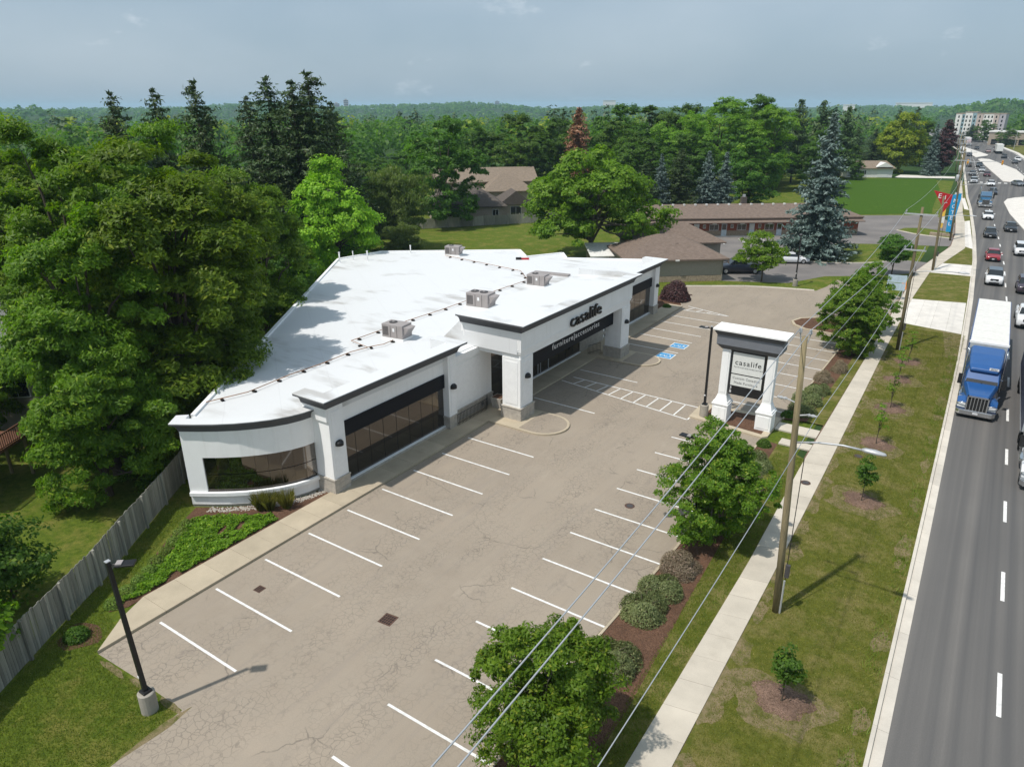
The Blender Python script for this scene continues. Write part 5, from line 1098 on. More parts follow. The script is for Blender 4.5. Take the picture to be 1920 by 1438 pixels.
# ---------------------------------------------------------------- vehicles (front towards local -y)
WHEELS = {}
def wheel_mesh(r, w_):
    k = (round(r, 2), round(w_, 2))
    if k not in WHEELS:
        n = 18
        def ring(x, rr): return [(x, rr*math.cos(2*math.pi*i/n), rr*math.sin(2*math.pi*i/n)) for i in range(n)]
        ty = MB().loft([ring(-w_/2, r*0.62), ring(-w_/2, r*0.92), ring(-w_*0.38, r), ring(w_*0.38, r), ring(w_/2, r*0.92), ring(w_/2, r*0.62)], True, False).mesh('tyre', True); ty.materials.append(M['tyre'])
        rm = MB().loft([ring(-w_*0.42, r*0.63), ring(-w_*0.30, r*0.56), ring(-w_*0.34, r*0.14), ring(w_*0.34, r*0.14), ring(w_*0.30, r*0.56), ring(w_*0.42, r*0.63)]).mesh('rim'); rm.materials.append(M['rim'])
        WHEELS[k] = (ty, rm)
    return WHEELS[k]
def wheel(t, x, y, r, w_):
    ty, rm = wheel_mesh(r, w_); o = link('wheel', ty, None, t, (x, y, r)); link('rim', rm, None, o); return o
CARM = {}
def car_mesh(kind):
    if kind in CARM: return CARM[kind]
    S_ = {'sedan': dict(L=4.75, W=0.91, st=[(0, .74, .34, .62), (.10, .84, .26, .70), (.35, .90, .22, .76), (1.35, .91, .20, .93), (2.4, .91, .20, .96), (3.6, .91, .21, .99), (4.35, .89, .24, 1.00), (4.65, .84, .32, .95), (4.75, .78, .42, .78)], cab=(1.25, 2.05, 3.45, 4.15), zr=1.44, tw=.62),
          'suv': dict(L=4.65, W=0.93, st=[(0, .78, .40, .80), (.08, .86, .30, .92), (.30, .92, .26, 1.00), (1.20, .93, .24, 1.10), (2.4, .93, .24, 1.13), (3.8, .93, .25, 1.17), (4.40, .91, .28, 1.17), (4.58, .88, .36, 1.12), (4.65, .82, .46, .95)], cab=(1.10, 1.80, 4.05, 4.50), zr=1.70, tw=.68),
          'pickup': dict(L=5.7, W=0.99, st=[(0, .86, .45, .95), (.08, .93, .36, 1.08), (.25, .98, .32, 1.14), (1.35, .99, .30, 1.22), (2.4, .99, .30, 1.24), (3.5, .99, .30, 1.24), (5.4, .98, .34, 1.22), (5.62, .96, .42, 1.20), (5.7, .93, .52, 1.05)], cab=(1.30, 1.95, 3.40, 3.70), zr=1.88, tw=.74)}[kind]
    L_, st = S_['L'], S_['st']; y0 = -L_/2; rings = []
    for (y, w_, zl, zs) in st:
        half = [(w_*0.86, zl), (w_*0.97, zl+0.06), (w_, zl+(zs-zl)*0.45), (w_*0.985, zs-0.16), (w_*0.94, zs-0.04), (w_*0.80, zs+0.015), (w_*0.4, zs+0.045)]
        rings.append([(x, y0+y, z) for x, z in half]+[(-x, y0+y, z) for x, z in reversed(half)])
    body = MB().loft(rings).mesh('body', True)
    a, b, c, d = [y0+v for v in S_['cab']]; zr, tw = S_['zr'], S_['tw']
    def zat_(y): 
        for (p, q) in zip(st[:-1], st[1:]):
            if p[0] <= y-y0 <= q[0]: return p[3]+(q[3]-p[3])*(y-y0-p[0])/(q[0]-p[0])
        return st[-1][3]
    za, zd = zat_(a)+0.02, zat_(d)+0.02; bw = st[3][1]*0.88
    zt = zr-0.07
    roof = MB().loft([[(x*s_, y, z) for x, y in ((-1, b-0.04), (1, b-0.04), (1, c+0.05), (-1, c+0.05))] for s_, z in ((tw+0.035, zt-0.03), (tw+0.02, zt+0.03), (tw*0.82, zr))]).mesh('roof')
    def quad3(p): return MB().add(p+[tuple(v-0.012 if i == 2 else v for i, v in enumerate(q)) for q in p], [(0, 1, 2, 3), (7, 6, 5, 4), (0, 4, 5, 1), (1, 5, 6, 2), (2, 6, 7, 3), (3, 7, 4, 0)])
    ws = quad3([(-bw+.06, a, za), (bw-.06, a, za), (tw-.03, b, zt), (-tw+.03, b, zt)]).mesh('windshield'); rw_ = quad3([(bw-.06, d, zd), (-bw+.06, d, zd), (-tw+.03, c, zt), (tw-.03, c, zt)]).mesh('rear_window')
    sides = []
    for s_ in (-1, 1): sides.append(MB().add([(s_*bw, a+.05, za), (s_*bw, d-.05, zd), (s_*tw, c-.03, zt), (s_*tw, b+.03, zt), (s_*(bw-.05), a+.05, za), (s_*(bw-.05), d-.05, zd), (s_*(tw-.05), c-.03, zt), (s_*(tw-.05), b+.03, zt)], [(0, 1, 2, 3), (7, 6, 5, 4), (0, 4, 5, 1), (1, 5, 6, 2), (2, 6, 7, 3), (3, 7, 4, 0)]).mesh('side_window'))
    pil = MB()
    for s_ in (-1, 1):
        for p, q in (((s_*(bw-.01), a+.02, za-.03), (s_*tw, b+.01, zt)), ((s_*(bw-.01), d-.02, zd-.03), (s_*tw, c-.01, zt)), ((s_*(bw+.005), (a+d)/2+.25, zd-.03), (s_*(tw+.01), (b+c)/2+.12, zt))): pil.tube([p, q], 0.042, 5)
    pil = pil.mesh('pillars')
    zf = st[2][3]; w0 = st[1][1]; yf = y0
    hl = [MB().hexa([(s_*w0*0.55, yf+.02, zf-.22), (s_*w0*0.98, yf+.16, zf-.20), (s_*w0*0.98, yf+.42, zf-.18), (s_*w0*0.55, yf+.25, zf-.20)][::s_], [(s_*w0*0.55, yf+.05, zf-.08), (s_*w0*1.0, yf+.20, zf-.06), (s_*w0*1.0, yf+.46, zf-.05), (s_*w0*0.55, yf+.28, zf-.06)][::s_]).mesh('headlight') for s_ in (-1, 1)]
    gr_ = MB().box(-w0*0.5, yf-.015, zf-.34, w0*0.5, yf+.1, zf-.10).mesh('grille'); lg = MB().box(-w0*0.62, yf-.02, st[1][2]+.02, w0*0.62, yf+.12, st[1][2]+.20).mesh('lower_grille')
    pl_ = MB().box(-.15, yf-.03, zf-.40, .15, yf-.015, zf-.28).mesh('licence_plate'); yr = y0+L_
    tl = [MB().hexa(*[[(s_*w0*x, yr-dy, z) for x, dy in ((.62, .06), (.99, .22), (.99, .12), (.62, -.012))][::s_] for z in (st[-2][3]-.28, st[-2][3]-.10)]).mesh('tail_light') for s_ in (-1, 1)]
    mi = [MB().hexa([(s_*bw*1.0, a+.32, za+.02), (s_*(bw+.26), a+.30, za+.04), (s_*(bw+.26), a+.42, za+.04), (s_*bw*1.0, a+.44, za+.02)][::s_], [(s_*bw*1.0, a+.32, za+.18), (s_*(bw+.26), a+.30, za+.18), (s_*(bw+.26), a+.42, za+.18), (s_*bw*1.0, a+.44, za+.18)][::s_]).mesh('mirror') for s_ in (-1, 1)]
    bed = MB().box(-.80, y0+3.75, 0.75, .80, y0+5.5, st[5][3]+0.035).mesh('load_bed') if kind == 'pickup' else None
    base_ = MB().box(-w0*0.85, y0+.3, st[3][2]-.03, w0*0.85, yr-.3, st[3][2]+.2).mesh('underbody')
    for me, mm in ((roof, None), (pil, None), (ws, 'cglass'), (rw_, 'cglass'), (gr_, 'trimblk'), (lg, 'trimblk'), (pl_, 'plate'), (base_, 'trimblk'), *[(x, 'cglass') for x in sides], *[(x, 'lamp') for x in hl], *[(x, 'tail') for x in tl]):
        if mm: me.materials.append(M[mm])
    if bed: bed.materials.append(M['trimblk'])
    CARM[kind] = (S_, body, roof, pil, ws, rw_, sides, hl, gr_, lg, pl_, tl, mi, bed, base_); return CARM[kind]
PAINTS = {}
def car(kind, color, x, y, label, rot=0.0, rootname='car', roofcol=None, cat=None, group='vehicles on the road'):
    S_, body, roof, pil, ws, rw_, sides, hl, gr_, lg, pl_, tl, mi, bed, base_ = car_mesh(kind)
    if color not in PAINTS: PAINTS[color] = paint('car_paint_%d' % len(PAINTS), color)
    pm = PAINTS[color]; t = thing(rootname, label, cat or {'sedan': 'car', 'suv': 'car', 'pickup': 'pickup truck'}[kind], (x, y, 0.008), rot, group)
    def painted(name, me, m):
        if len(me.materials) == 0: me.materials.append(m)
        o = link(name, me, None, t); o.material_slots[0].link = 'OBJECT'; o.material_slots[0].material = m; return o
    bo = painted('body', body, pm); painted('roof', roof, roofcol and paint('roof_paint_%d' % len(PAINTS), roofcol) or pm); painted('pillars', pil, M['trimblk'] if kind != 'pickup' else pm)
    for s_ in mi: painted('mirror', s_, pm)
    link('windshield', ws, None, t); link('rear_window', rw_, None, t)
    for s_ in sides: link('side_window', s_, None, t)
    for h in hl: link('headlight', h, None, t)
    for h in tl: link('tail_light', h, None, t)
    link('grille', gr_, None, t); link('lower_grille', lg, None, t); link('licence_plate', pl_, None, t); link('underbody', base_, None, t)
    if bed: link('load_bed', bed, None, t)
    r = {'sedan': .33, 'suv': .36, 'pickup': .40}[kind]; W_ = S_['W']; y0 = -S_['L']/2
    for s_ in (-1, 1):
        for yy in (y0+0.88, y0+S_['L']-0.98): wheel(t, s_*(W_-0.09), yy, r, 0.22)
    return t
WH, BK, RD, GR, DB, SV = (0.78, 0.79, 0.80), (0.012, 0.013, 0.015), (0.28, 0.012, 0.02), (0.16, 0.18, 0.20), (0.03, 0.035, 0.05), (0.45, 0.47, 0.49)
def road_rot(y): 
    a = interp(KERB, y-4); b = interp(KERB, y+4); return math.atan2(-(b-a), 8)
def rc_(kind, col, x, y, label, away=False, **k): return car(kind, col, x, y, label, road_rot(y)+(math.pi if away else 0), **k)
rc_('suv', WH, 27.75, 93.6, 'white car with a dark roof, next behind the blue tractor-trailer', roofcol=(0.05, 0.06, 0.07))
rc_('sedan', RD, 27.15, 110.4, 'dark red car in the kerb lane behind the white dark-roofed one')
rc_('sedan', BK, 26.1, 132.4, 'black car in the kerb lane between the red and white ones')
rc_('sedan', WH, 25.0, 155.6, 'white car in the kerb lane ahead of the cabless blue tractor')
rc_('sedan', BK, 28.85, 141.2, 'black car in the lane beside the concrete median')
rc_('suv', WH, 30.5, 117.0, 'white car beside the red one, in the median lane', False)
rc_('suv', (0.05, 0.035, 0.05), 31.0, 90.5, 'dark plum car at the picture edge, in the median lane')
rc_('pickup', WH, 31.1, 74.5, 'white pickup beside the white trailer, in the median lane')
rc_('sedan', DB, 24.4, 204, 'dark blue car just behind the blue tractor')
car('sedan', GR, 29.4, 230, 'grey car turning across the crossing', 0.45, group='vehicles on the road')
rc_('sedan', WH, 23.3, 226.5, 'white car on the crossing bars')
rc_('suv', SV, 19.0, 232, 'silver car at the stop line by the kerb'); rc_('sedan', (0.10, 0.02, 0.03), 21.3, 258, 'maroon car waiting under the mast arm signal')
rc_('sedan', (0.08, 0.09, 0.10), 17.4, 259, 'charcoal car in the kerb lane waiting under the signal'); rc_('suv', (0.05, 0.07, 0.09), 17.6, 298, 'dark car waiting past the crossing beside the median'); rc_('sedan', SV, 19.2, 276, 'silver car waiting behind the maroon one'); rc_('suv', (0.07, 0.05, 0.04), 14.4, 297, 'brown car waiting past the crossing by the kerb')
rc_('suv', DB, 11.4, 360, 'dark blue car beside the far concrete median'); rc_('suv', (0.04, 0.05, 0.06), 23.9, 353, 'dark car behind the box truck on the far lanes', True); rc_('sedan', (0.06, 0.07, 0.08), 27.9, 322, 'dark grey car on the far lanes ahead of a white pickup', True); rc_('pickup', WH, 28.6, 334, 'white pickup on the far lanes at the picture edge', True)
rc_('sedan', (0.35, 0.25, 0.25), 17.0, 394, 'pale rose car on the far lanes beside the box truck', True); rc_('sedan', (0.03, 0.03, 0.035), 11.4, 420, 'black car ahead of the distant white truck'); rc_('sedan', WH, 8.0, 376, 'white car in the distant queue by the poles'); rc_('suv', SV, 5.5, 402, 'silver car in the distant queue by the poles'); rc_('sedan', BK, 3.2, 428, 'black car in the distant queue by the poles'); rc_('suv', WH, -1.0, 450, 'last white car of the distant queue by the poles')
car('pickup', (0.010, 0.014, 0.028), -0.5, 82.0, 'black pickup parked nose to the taupe garage', -1.0, group='vehicles parked at the motel')
car('sedan', WH, 3.6, 92.4, 'white car parked behind the small lot tree', math.radians(120), group='vehicles parked at the motel')

def semi(name, label, x, y, color, trailer=None, rot=0.0, sleeper=True, number=None, away=False):
    """conventional tractor (front at local y=0) with an optional box trailer: (colour of sides, roof colour, length, gap)"""
    t = thing(name, label, 'truck', (x, y, 0.008), rot, 'trucks on the road'); pm = paint('%s_paint_%d' % (name, int(y*10)), color)
    def rounded(rings, nm, m, p=t, bev=0.05): o = MB().loft(rings).build(nm, m, p, bevel=bev); return o
    def sec(y, w_, z0, z1, top=0.9): return [(-w_, y, z0), (w_, y, z0), (w_, y, z0+(z1-z0)*0.8), (w_*top, y, z1), (-w_*top, y, z1), (-w_, y, z0+(z1-z0)*0.8)]
    rounded([sec(0.28, 0.62, 0.75, 1.62, .8), sec(0.5, 0.72, 0.72, 1.74, .8), sec(2.0, 1.0, 0.72, 2.0, .86), sec(2.3, 1.06, 0.72, 2.05, .88)], 'hood', pm)
    for s_ in (-1, 1):
        fd = [[(s_*0.62, 0.30, 0.55), (s_*1.20, 0.42, 0.55), (s_*1.20, 0.40, 0.95), (s_*0.66, 0.32, 1.15)], [(s_*0.7, 0.9, 0.9), (s_*1.22, 0.9, 0.9), (s_*1.22, 0.9, 1.28), (s_*0.75, 0.9, 1.42)], [(s_*0.9, 1.75, 0.75), (s_*1.2, 1.75, 0.75), (s_*1.2, 1.75, 1.12), (s_*0.95, 1.75, 1.35)]]
        fn = MB().loft([r[::s_] for r in fd]).build('fender', pm, t, bevel=0.03)
        MB().hexa([(s_*0.68, 0.26, 0.72), (s_*1.16, 0.36, 0.72), (s_*1.18, 0.48, 0.72), (s_*0.68, 0.40, 0.72)][::s_], [(s_*0.68, 0.29, 1.05), (s_*1.16, 0.40, 0.98), (s_*1.18, 0.52, 0.98), (s_*0.68, 0.44, 1.05)][::s_]).build('headlight', M['lamp'], fn)
    g_ = MB().box(-0.60, 0.16, 0.62, 0.60, 0.34, 1.62).build('grille', M['trimblk'], t); MB().box(-0.66, 0.10, 0.56, -0.58, 0.3, 1.68).box(0.58, 0.10, 0.56, 0.66, 0.3, 1.68).box(-0.66, 0.10, 1.60, 0.66, 0.3, 1.68).box(-0.66, 0.10, 0.56, 0.66, 0.3, 0.64).build('grille_frame', M['chrome'], g_)
    for k in range(5): MB().box(-0.42+0.2*k, 0.12, 0.64, -0.37+0.2*k, 0.17, 1.6).build('grille_bar', M['chrome'], g_)
    MB().loft([[(-1.2, 0.32, z), (-1.0, 0.05, z), (1.0, 0.05, z), (1.2, 0.32, z), (1.1, 0.4, z), (-1.1, 0.4, z)] for z in (0.28, 0.62)]).build('bumper', M['chrome'], t, bevel=0.03); MB().box(-1.1, 0.12, 0.18, 1.1, 0.3, 0.28).build('air_dam', M['trimblk'], t)
    MB().box(-0.16, 0.03, 0.40, 0.16, 0.05, 0.52).build('licence_plate', M['plate'], t)
    for s_ in (-1, 1):   # bull-bar wrap by the headlights
        MB().tube([(s_*0.64, 0.1, 1.12), (s_*1.0, 0.18, 1.14), (s_*1.2, 0.34, 1.0), (s_*1.22, 0.36, 0.62)], 0.035, 6).build('guard_bar', M['chrome'], t, smooth=True)
    cz = 2.95
    rounded([sec(2.25, 1.06, 0.7, 2.06, .98), sec(2.9, 1.08, 0.7, cz, .86), sec(4.1, 1.1, 0.7, cz+0.05, .9)], 'cab', pm)
    MB().add([(-0.98, 2.22, 2.04), (0.98, 2.22, 2.04), (0.90, 2.80, 2.76), (-0.90, 2.80, 2.76), (-0.98, 2.30, 2.04), (0.98, 2.30, 2.04), (0.90, 2.88, 2.76), (-0.90, 2.88, 2.76)], [(0, 1, 2, 3), (7, 6, 5, 4), (0, 4, 5, 1), (1, 5, 6, 2), (2, 6, 7, 3), (3, 7, 4, 0)]).build('windshield', M['cglass'], t)
    MB().box(-0.02, 2.15, 2.04, 0.02, 2.3, 2.12).build('wiper', M['trimblk'], t)
    for s_ in (-1, 1):
        MB().box(s_*1.075, 2.95, 1.95, s_*1.10, 3.75, 2.6).build('side_window', M['cglass'], t)
        mi_ = MB().box(s_*1.22, 2.35, 1.75, s_*1.48, 2.45, 2.5).build('mirror', M['trimblk'], t); MB().tube([(s_*1.05, 2.6, 2.4), (s_*1.3, 2.42, 2.4)], 0.025, 5).build('mirror_arm', M['chrome'], mi_)
        MB().tube([(s_*1.1, 1.1, 1.35), (s_*1.16, 1.0, 1.6), (s_*1.22, 1.0, 1.66)], [0.02, 0.02, 0.06], 6).build('hood_mirror', M['chrome'], t)
        MB().tube([(s_*1.2, 4.35, 0.9), (s_*1.2, 4.35, 3.75), (s_*1.2, 4.45, 3.95)], 0.075, 8).build('exhaust_stack', M['chrome'], t, smooth=True)
        MB().tube([(s_*0.95, 3.0, 0.62), (s_*0.95, 4.6, 0.62)], 0.3, 12).build('fuel_tank', M['chrome'], t, smooth=True)
    if sleeper:
        rounded([sec(4.0, 1.12, 0.8, 3.0, .95), sec(5.7, 1.14, 0.8, 3.6, .95)], 'sleeper', pm)
        rounded([sec(2.55, 0.86, 2.75, 2.98, .8), sec(3.0, 0.98, 2.78, 3.22, .82), sec(4.4, 1.08, 2.9, 3.62, .84), sec(5.7, 1.1, 3.0, 3.85, .86)], 'roof_fairing', pm, bev=0.08)
    else: MB().box(-0.5, 4.3, 1.1, 0.5, 4.5, 2.4).build('headache_rack', M['galv'], t)
    if number:
        pl_ = MB().box(0.28, 2.56, 2.99, 0.86, 2.58, 3.17).build('number_plate', M['wletter'], t); text(number, 0.19, 0.002, M['letter'], pl_, (0.57, 2.552, 3.08), (math.pi/2, 0, 0))
    MB().box(-0.42, 0.5, 0.55, 0.42, 8.2, 0.8).build('chassis', M['trimblk'], t)
    for s_ in (-1, 1):
        wheel(t, s_*1.02, 1.05, 0.51, 0.30)
        for yy in (6.3, 7.55): wheel(t, s_*0.93, yy, 0.51, 0.56)
    if trailer:
        side, roofc, L_, gap = trailer; y0 = gap; sm = plain('trailer_side_%d' % int(y*10), side, 0.45, 0.4, 0, 0.06); W2 = 1.27
        tr = MB().box(-W2, y0, 1.12, W2, y0+L_, 3.95).build('trailer_box', sm, t, bevel=0.03)
        MB().box(-W2+0.06, y0-0.012, 1.16, W2-0.06, y0, 3.86).build('front_wall', plain('trailer_front_%d' % int(y*10), (0.40, 0.43, 0.45), 0.5), tr)
        nrf = 13
        for k in range(nrf): MB().box(-W2+0.05, y0+0.05+(L_-0.1)*k/nrf+0.006, 3.95, W2-0.05, y0+0.05+(L_-0.1)*(k+1)/nrf-0.006, 3.962+0.008*(k % 2)).build('roof_sheet', plain('trailer_roof', roofc, 0.5, 0.3, 0, 0.08) if 'trailer_roof' not in MATS else MATS['trailer_roof'], tr)
        MB().box(-W2-0.015, y0-0.02, 3.82, W2+0.015, y0+0.12, 3.985).build('top_rail', M['trim'], tr); MB().box(-W2-0.012, y0, 1.05, -W2, y0+L_, 1.25).box(W2, y0, 1.05, W2+0.012, y0+L_, 1.25).build('side_rail', M['galv'], tr)
        if away:
            for s_ in (-1, 1): MB().box(s_*0.02, y0+L_, 1.2, s_*(W2-0.05), y0+L_+0.03, 3.8).build('rear_door', M['panel'], tr)
        MB().box(-0.5, y0+L_-4.5, 0.7, 0.5, y0+L_-0.5, 1.12).build('bogie', M['trimblk'], tr)
        for s_ in (-1, 1):
            for yy in (y0+L_-3.6, y0+L_-2.3): wheel(t, s_*0.95, yy, 0.5, 0.56)
            MB().box(s_*0.8, y0+2.2, 0.35, s_*0.9, y0+2.4, 1.12).build('landing_leg', M['galv'], tr)
    return t
semi('semi_truck', 'blue tractor with chrome grille pulling a blue-sided white-roofed trailer', 28.02, 43.9, (0.018, 0.088, 0.27), ((0.06, 0.12, 0.30), (0.72, 0.70, 0.65), 15.2, 6.3), road_rot(50)-0.004, True, '8353')
semi('semi_truck', 'white-cabbed tractor with a dark trailer cut by the picture edge', 31.85, 33.9, (0.76, 0.77, 0.78), ((0.07, 0.075, 0.11), (0.6, 0.6, 0.58), 15.0, 6.5), road_rot(45)-0.004)
semi('semi_truck', 'blue tractor driving without a trailer in the kerb lane', 23.9, 173.4, (0.02, 0.10, 0.20), None, road_rot(176), False)
semi('box_truck', 'pale box trailer truck seen from behind on the far lanes', 20.0, 400.5, (0.22, 0.06, 0.05), ((0.55, 0.55, 0.50), (0.5, 0.52, 0.52), 11, 6.3), road_rot(390)+math.pi, True, None, True)
semi('box_truck', 'distant white truck heading the far queue beside the plaza', 6.3, 452, (0.5, 0.4, 0.4), ((0.62, 0.58, 0.58), (0.6, 0.6, 0.6), 12, 6.3), road_rot(452), True)

# ---------------------------------------------------------------- vegetation
def unit(a): return a/np.maximum(np.linalg.norm(a, axis=1, keepdims=True), 1e-6)
def leaf_mesh(name, C, N, L_, W_, droop=0.0, g=rng):
    """one diamond-shaped face per leaf"""
    n = len(C); N = unit(N); T = unit(np.cross(N, g.normal(size=(n, 3))))
    if droop: T = unit(T+np.array([0, 0, -droop])); N = unit(N-T*np.sum(N*T, 1, keepdims=True))
    Bv = np.cross(N, T); l = (L_*g.uniform(0.5, 1.4, (n, 1))); w_ = (W_*g.uniform(0.6, 1.35, (n, 1)))
    V = np.stack([C+T*l*0.5, C+Bv*w_*0.5-T*l*0.08+N*l*0.06, C-T*l*0.5, C-Bv*w_*0.5-T*l*0.08+N*l*0.06], 1).reshape(-1, 3)
    return np_mesh(name, V, np.arange(4*n).reshape(-1, 4))
def crown_points(g, R_, z0, z1, ncl, per, rc, profile, inner=0.5, lobes=6, amp=0.22, rnd=0.55, up=0.55):
    """leaf positions and facings: umbrella-shaped clumps spread through a lobed crown"""
    H = z1-z0; D = unit(g.normal(size=(ncl, 3))); lob = unit(g.normal(size=(lobes, 3))); f = 1+amp*(np.max(D@lob.T, 1)-0.72)*2.2
    rr = g.uniform(inner**2, 1, ncl)**0.5; zn = 0.5+0.5*D[:, 2]*rr; pr = np.interp(zn, *zip(*profile))
    hz = unit(np.column_stack([D[:, 0], D[:, 1], np.zeros(ncl)])); hr = np.sqrt(D[:, 0]**2+D[:, 1]**2)
    rad_ = R_*f*rr*pr*np.clip(hr*1.25, 0, 1)
    C = np.column_stack([hz[:, 0]*rad_, hz[:, 1]*rad_, z0+H*zn*np.clip(f, 0.85, 1.12)])
    s_ = rc*g.uniform(0.65, 1.35, ncl)
    O = unit(g.normal(size=(ncl, per, 3)).reshape(-1, 3)).reshape(ncl, per, 3); O[:, :, 2] = np.where(O[:, :, 2] < -0.25, -O[:, :, 2]*0.6, O[:, :, 2])
    O = O*(g.uniform(0.25, 1, (ncl, per, 1))**0.45); P = C[:, None, :]+O*s_[:, None, None]*np.array([1.15, 1.15, 0.8])
    outw = unit(C-np.array([0, 0, z0+H*0.45]))[:, None, :]
    N = O*0.9+outw*0.45+np.array([0, 0, up])+g.normal(size=O.shape)*rnd
    return P.reshape(-1, 3), N.reshape(-1, 3), C
def trunk_mesh(name, h0, hc, R_, r0, C, nl, m, g, lean=0.03, split=None):
    """tapered trunk with limbs reaching into the crown"""
    mb = MB(); top = hc; pts = [(0, 0, -0.15)]; 
    for k in range(1, 6): pts.append((g.normal()*lean*k*0.6, g.normal()*lean*k*0.6, top*k/5))
    mb.tube([(0, 0, -0.2), (0, 0, 0.05)]+pts[1:], [r0*1.5, r0*1.15]+[r0*(1-0.15*k) for k in range(1, 6)], 9)
    idx = g.choice(len(C), min(nl, len(C)), replace=False)
    for i in idx:
        e = C[i]; s_ = h0*g.uniform(0.75, 1.0)+(top-h0)*g.uniform(0, 0.75); a = np.array([0, 0, s_]); mid = a*0.5+e*0.5+np.array([0, 0, (e[2]-s_)*0.18])
        mb.tube([tuple(a), tuple(mid), tuple(e*0.9+a*0.1)], [r0*0.42, r0*0.26, r0*0.07], 6, cap=False)
    me = mb.mesh(name, True); me.materials.append(m); return me
def crown_lobed(g, R_, z0, z1, K, lr, ncl, per, rc, prof, rnd=0.45, up=0.8, fill=0.12):
    """a crown of rounded limbs' heads: clumps sit on the skins of K lobes, so each head has its own light top and dark foot"""
    H = z1-z0; k = np.arange(K)+0.5; ph = np.arccos(1-2*k/K); th = np.pi*(1+5**0.5)*k+g.uniform(0, 6.28)
    D = unit(np.column_stack([np.cos(th)*np.sin(ph), np.sin(th)*np.sin(ph), np.cos(ph)])+g.normal(size=(K, 3))*0.22); rr = g.uniform(0.5, 0.82, K)
    zn = np.clip(0.5+0.5*D[:, 2]*rr*1.12, 0.06, 0.94); pr = np.interp(zn, *zip(*prof)); hor = unit(np.column_stack([D[:, 0], D[:, 1], np.zeros(K)])); hr = np.clip(np.hypot(D[:, 0], D[:, 1])*1.15, 0, 1)
    LC = np.column_stack([hor[:, 0]*R_*rr*pr*hr, hor[:, 1]*R_*rr*pr*hr, z0+H*zn]); LR = lr*R_*g.uniform(0.72, 1.28, K)*np.clip(pr, 0.55, 1)
    li = g.choice(K, ncl, p=LR**2/np.sum(LR**2)); cen = np.array([0, 0, z0+H*0.42]); outw = unit(LC-cen)[li]
    d = unit(g.normal(size=(ncl, 3))+outw*0.75+np.array([0, 0, 0.35])); lrr = LR[li][:, None]
    C = LC[li]+d*lrr*(g.uniform(0.65, 1.08, (ncl, 1))+0.3*(g.uniform(size=(ncl, 1)) < 0.12))*np.array([1, 1, 0.85]); C[:, 2] = np.maximum(C[:, 2], z0*0.6)
    f = g.uniform(size=ncl) < fill; C[f] = cen+(C[f]-cen)*g.uniform(0.3, 0.7, (int(f.sum()), 1))
    s_ = rc*g.uniform(0.55, 1.4, ncl); O = unit(g.normal(size=(ncl*per, 3))).reshape(ncl, per, 3); O[:, :, 2] = np.where(O[:, :, 2] < -0.3, -O[:, :, 2]*0.5, O[:, :, 2])
    O = O*(g.uniform(0.2, 1, (ncl, per, 1))**0.5); P = C[:, None, :]+O*s_[:, None, None]*np.array([1.15, 1.15, 0.75])
    N = O*0.6+d[:, None, :]*0.8+np.array([0, 0, up*0.6])+g.normal(size=O.shape)*rnd
    return P.reshape(-1, 3), N.reshape(-1, 3), C
ROUND = [(0, .45), (.15, .8), (.4, 1), (.65, .95), (.85, .7), (1, .3)]; OVAL = [(0, .5), (.2, .9), (.4, 1), (.6, .86), (.8, .58), (1, .18)]; SPREAD = [(0, .75), (.2, 1), (.5, 1), (.75, .85), (1, .4)]; PYR = [(0, .7), (.12, 1), (.35, .95), (.6, .68), (.82, .38), (1, .08)]
PROTO = {}
def broadleaf(key, leafm, R_, h, z0, ncl, per, rc, L_, W_, prof=ROUND, droop=0.0, bark='bark', nl=14, r0=0.2, seed=1, **k):
    g = np.random.default_rng(seed); K = k.pop('K', 0); lr = k.pop('lr', 0.4)
    P, N, C = crown_lobed(g, R_-rc*0.4, z0, h-rc*0.3, K, lr, ncl, per, rc, prof) if K else crown_points(g, R_-rc*0.6, z0, h-rc*0.5, ncl, per, rc, prof, **k)
    if K:   # fill the stated spread and height
        sx = R_/np.percentile(np.hypot(P[:, 0], P[:, 1]), 97.5); zt = np.percentile(P[:, 2], 99.7); zb = np.percentile(P[:, 2], 1); sz = (h-z0)/(zt-zb)
        for A in (P, C): A[:, :2] *= sx; A[:, 2] = z0+(A[:, 2]-zb)*sz
    cm = leaf_mesh('crown', P, N, L_, W_, droop, g); cm.materials.append(LEAF[leafm])
    PROTO.setdefault(key, []).append((R_, h, cm, trunk_mesh('trunk', z0*0.8, z0+(h-z0)*0.6, R_, r0, C, nl, M[bark], g)))
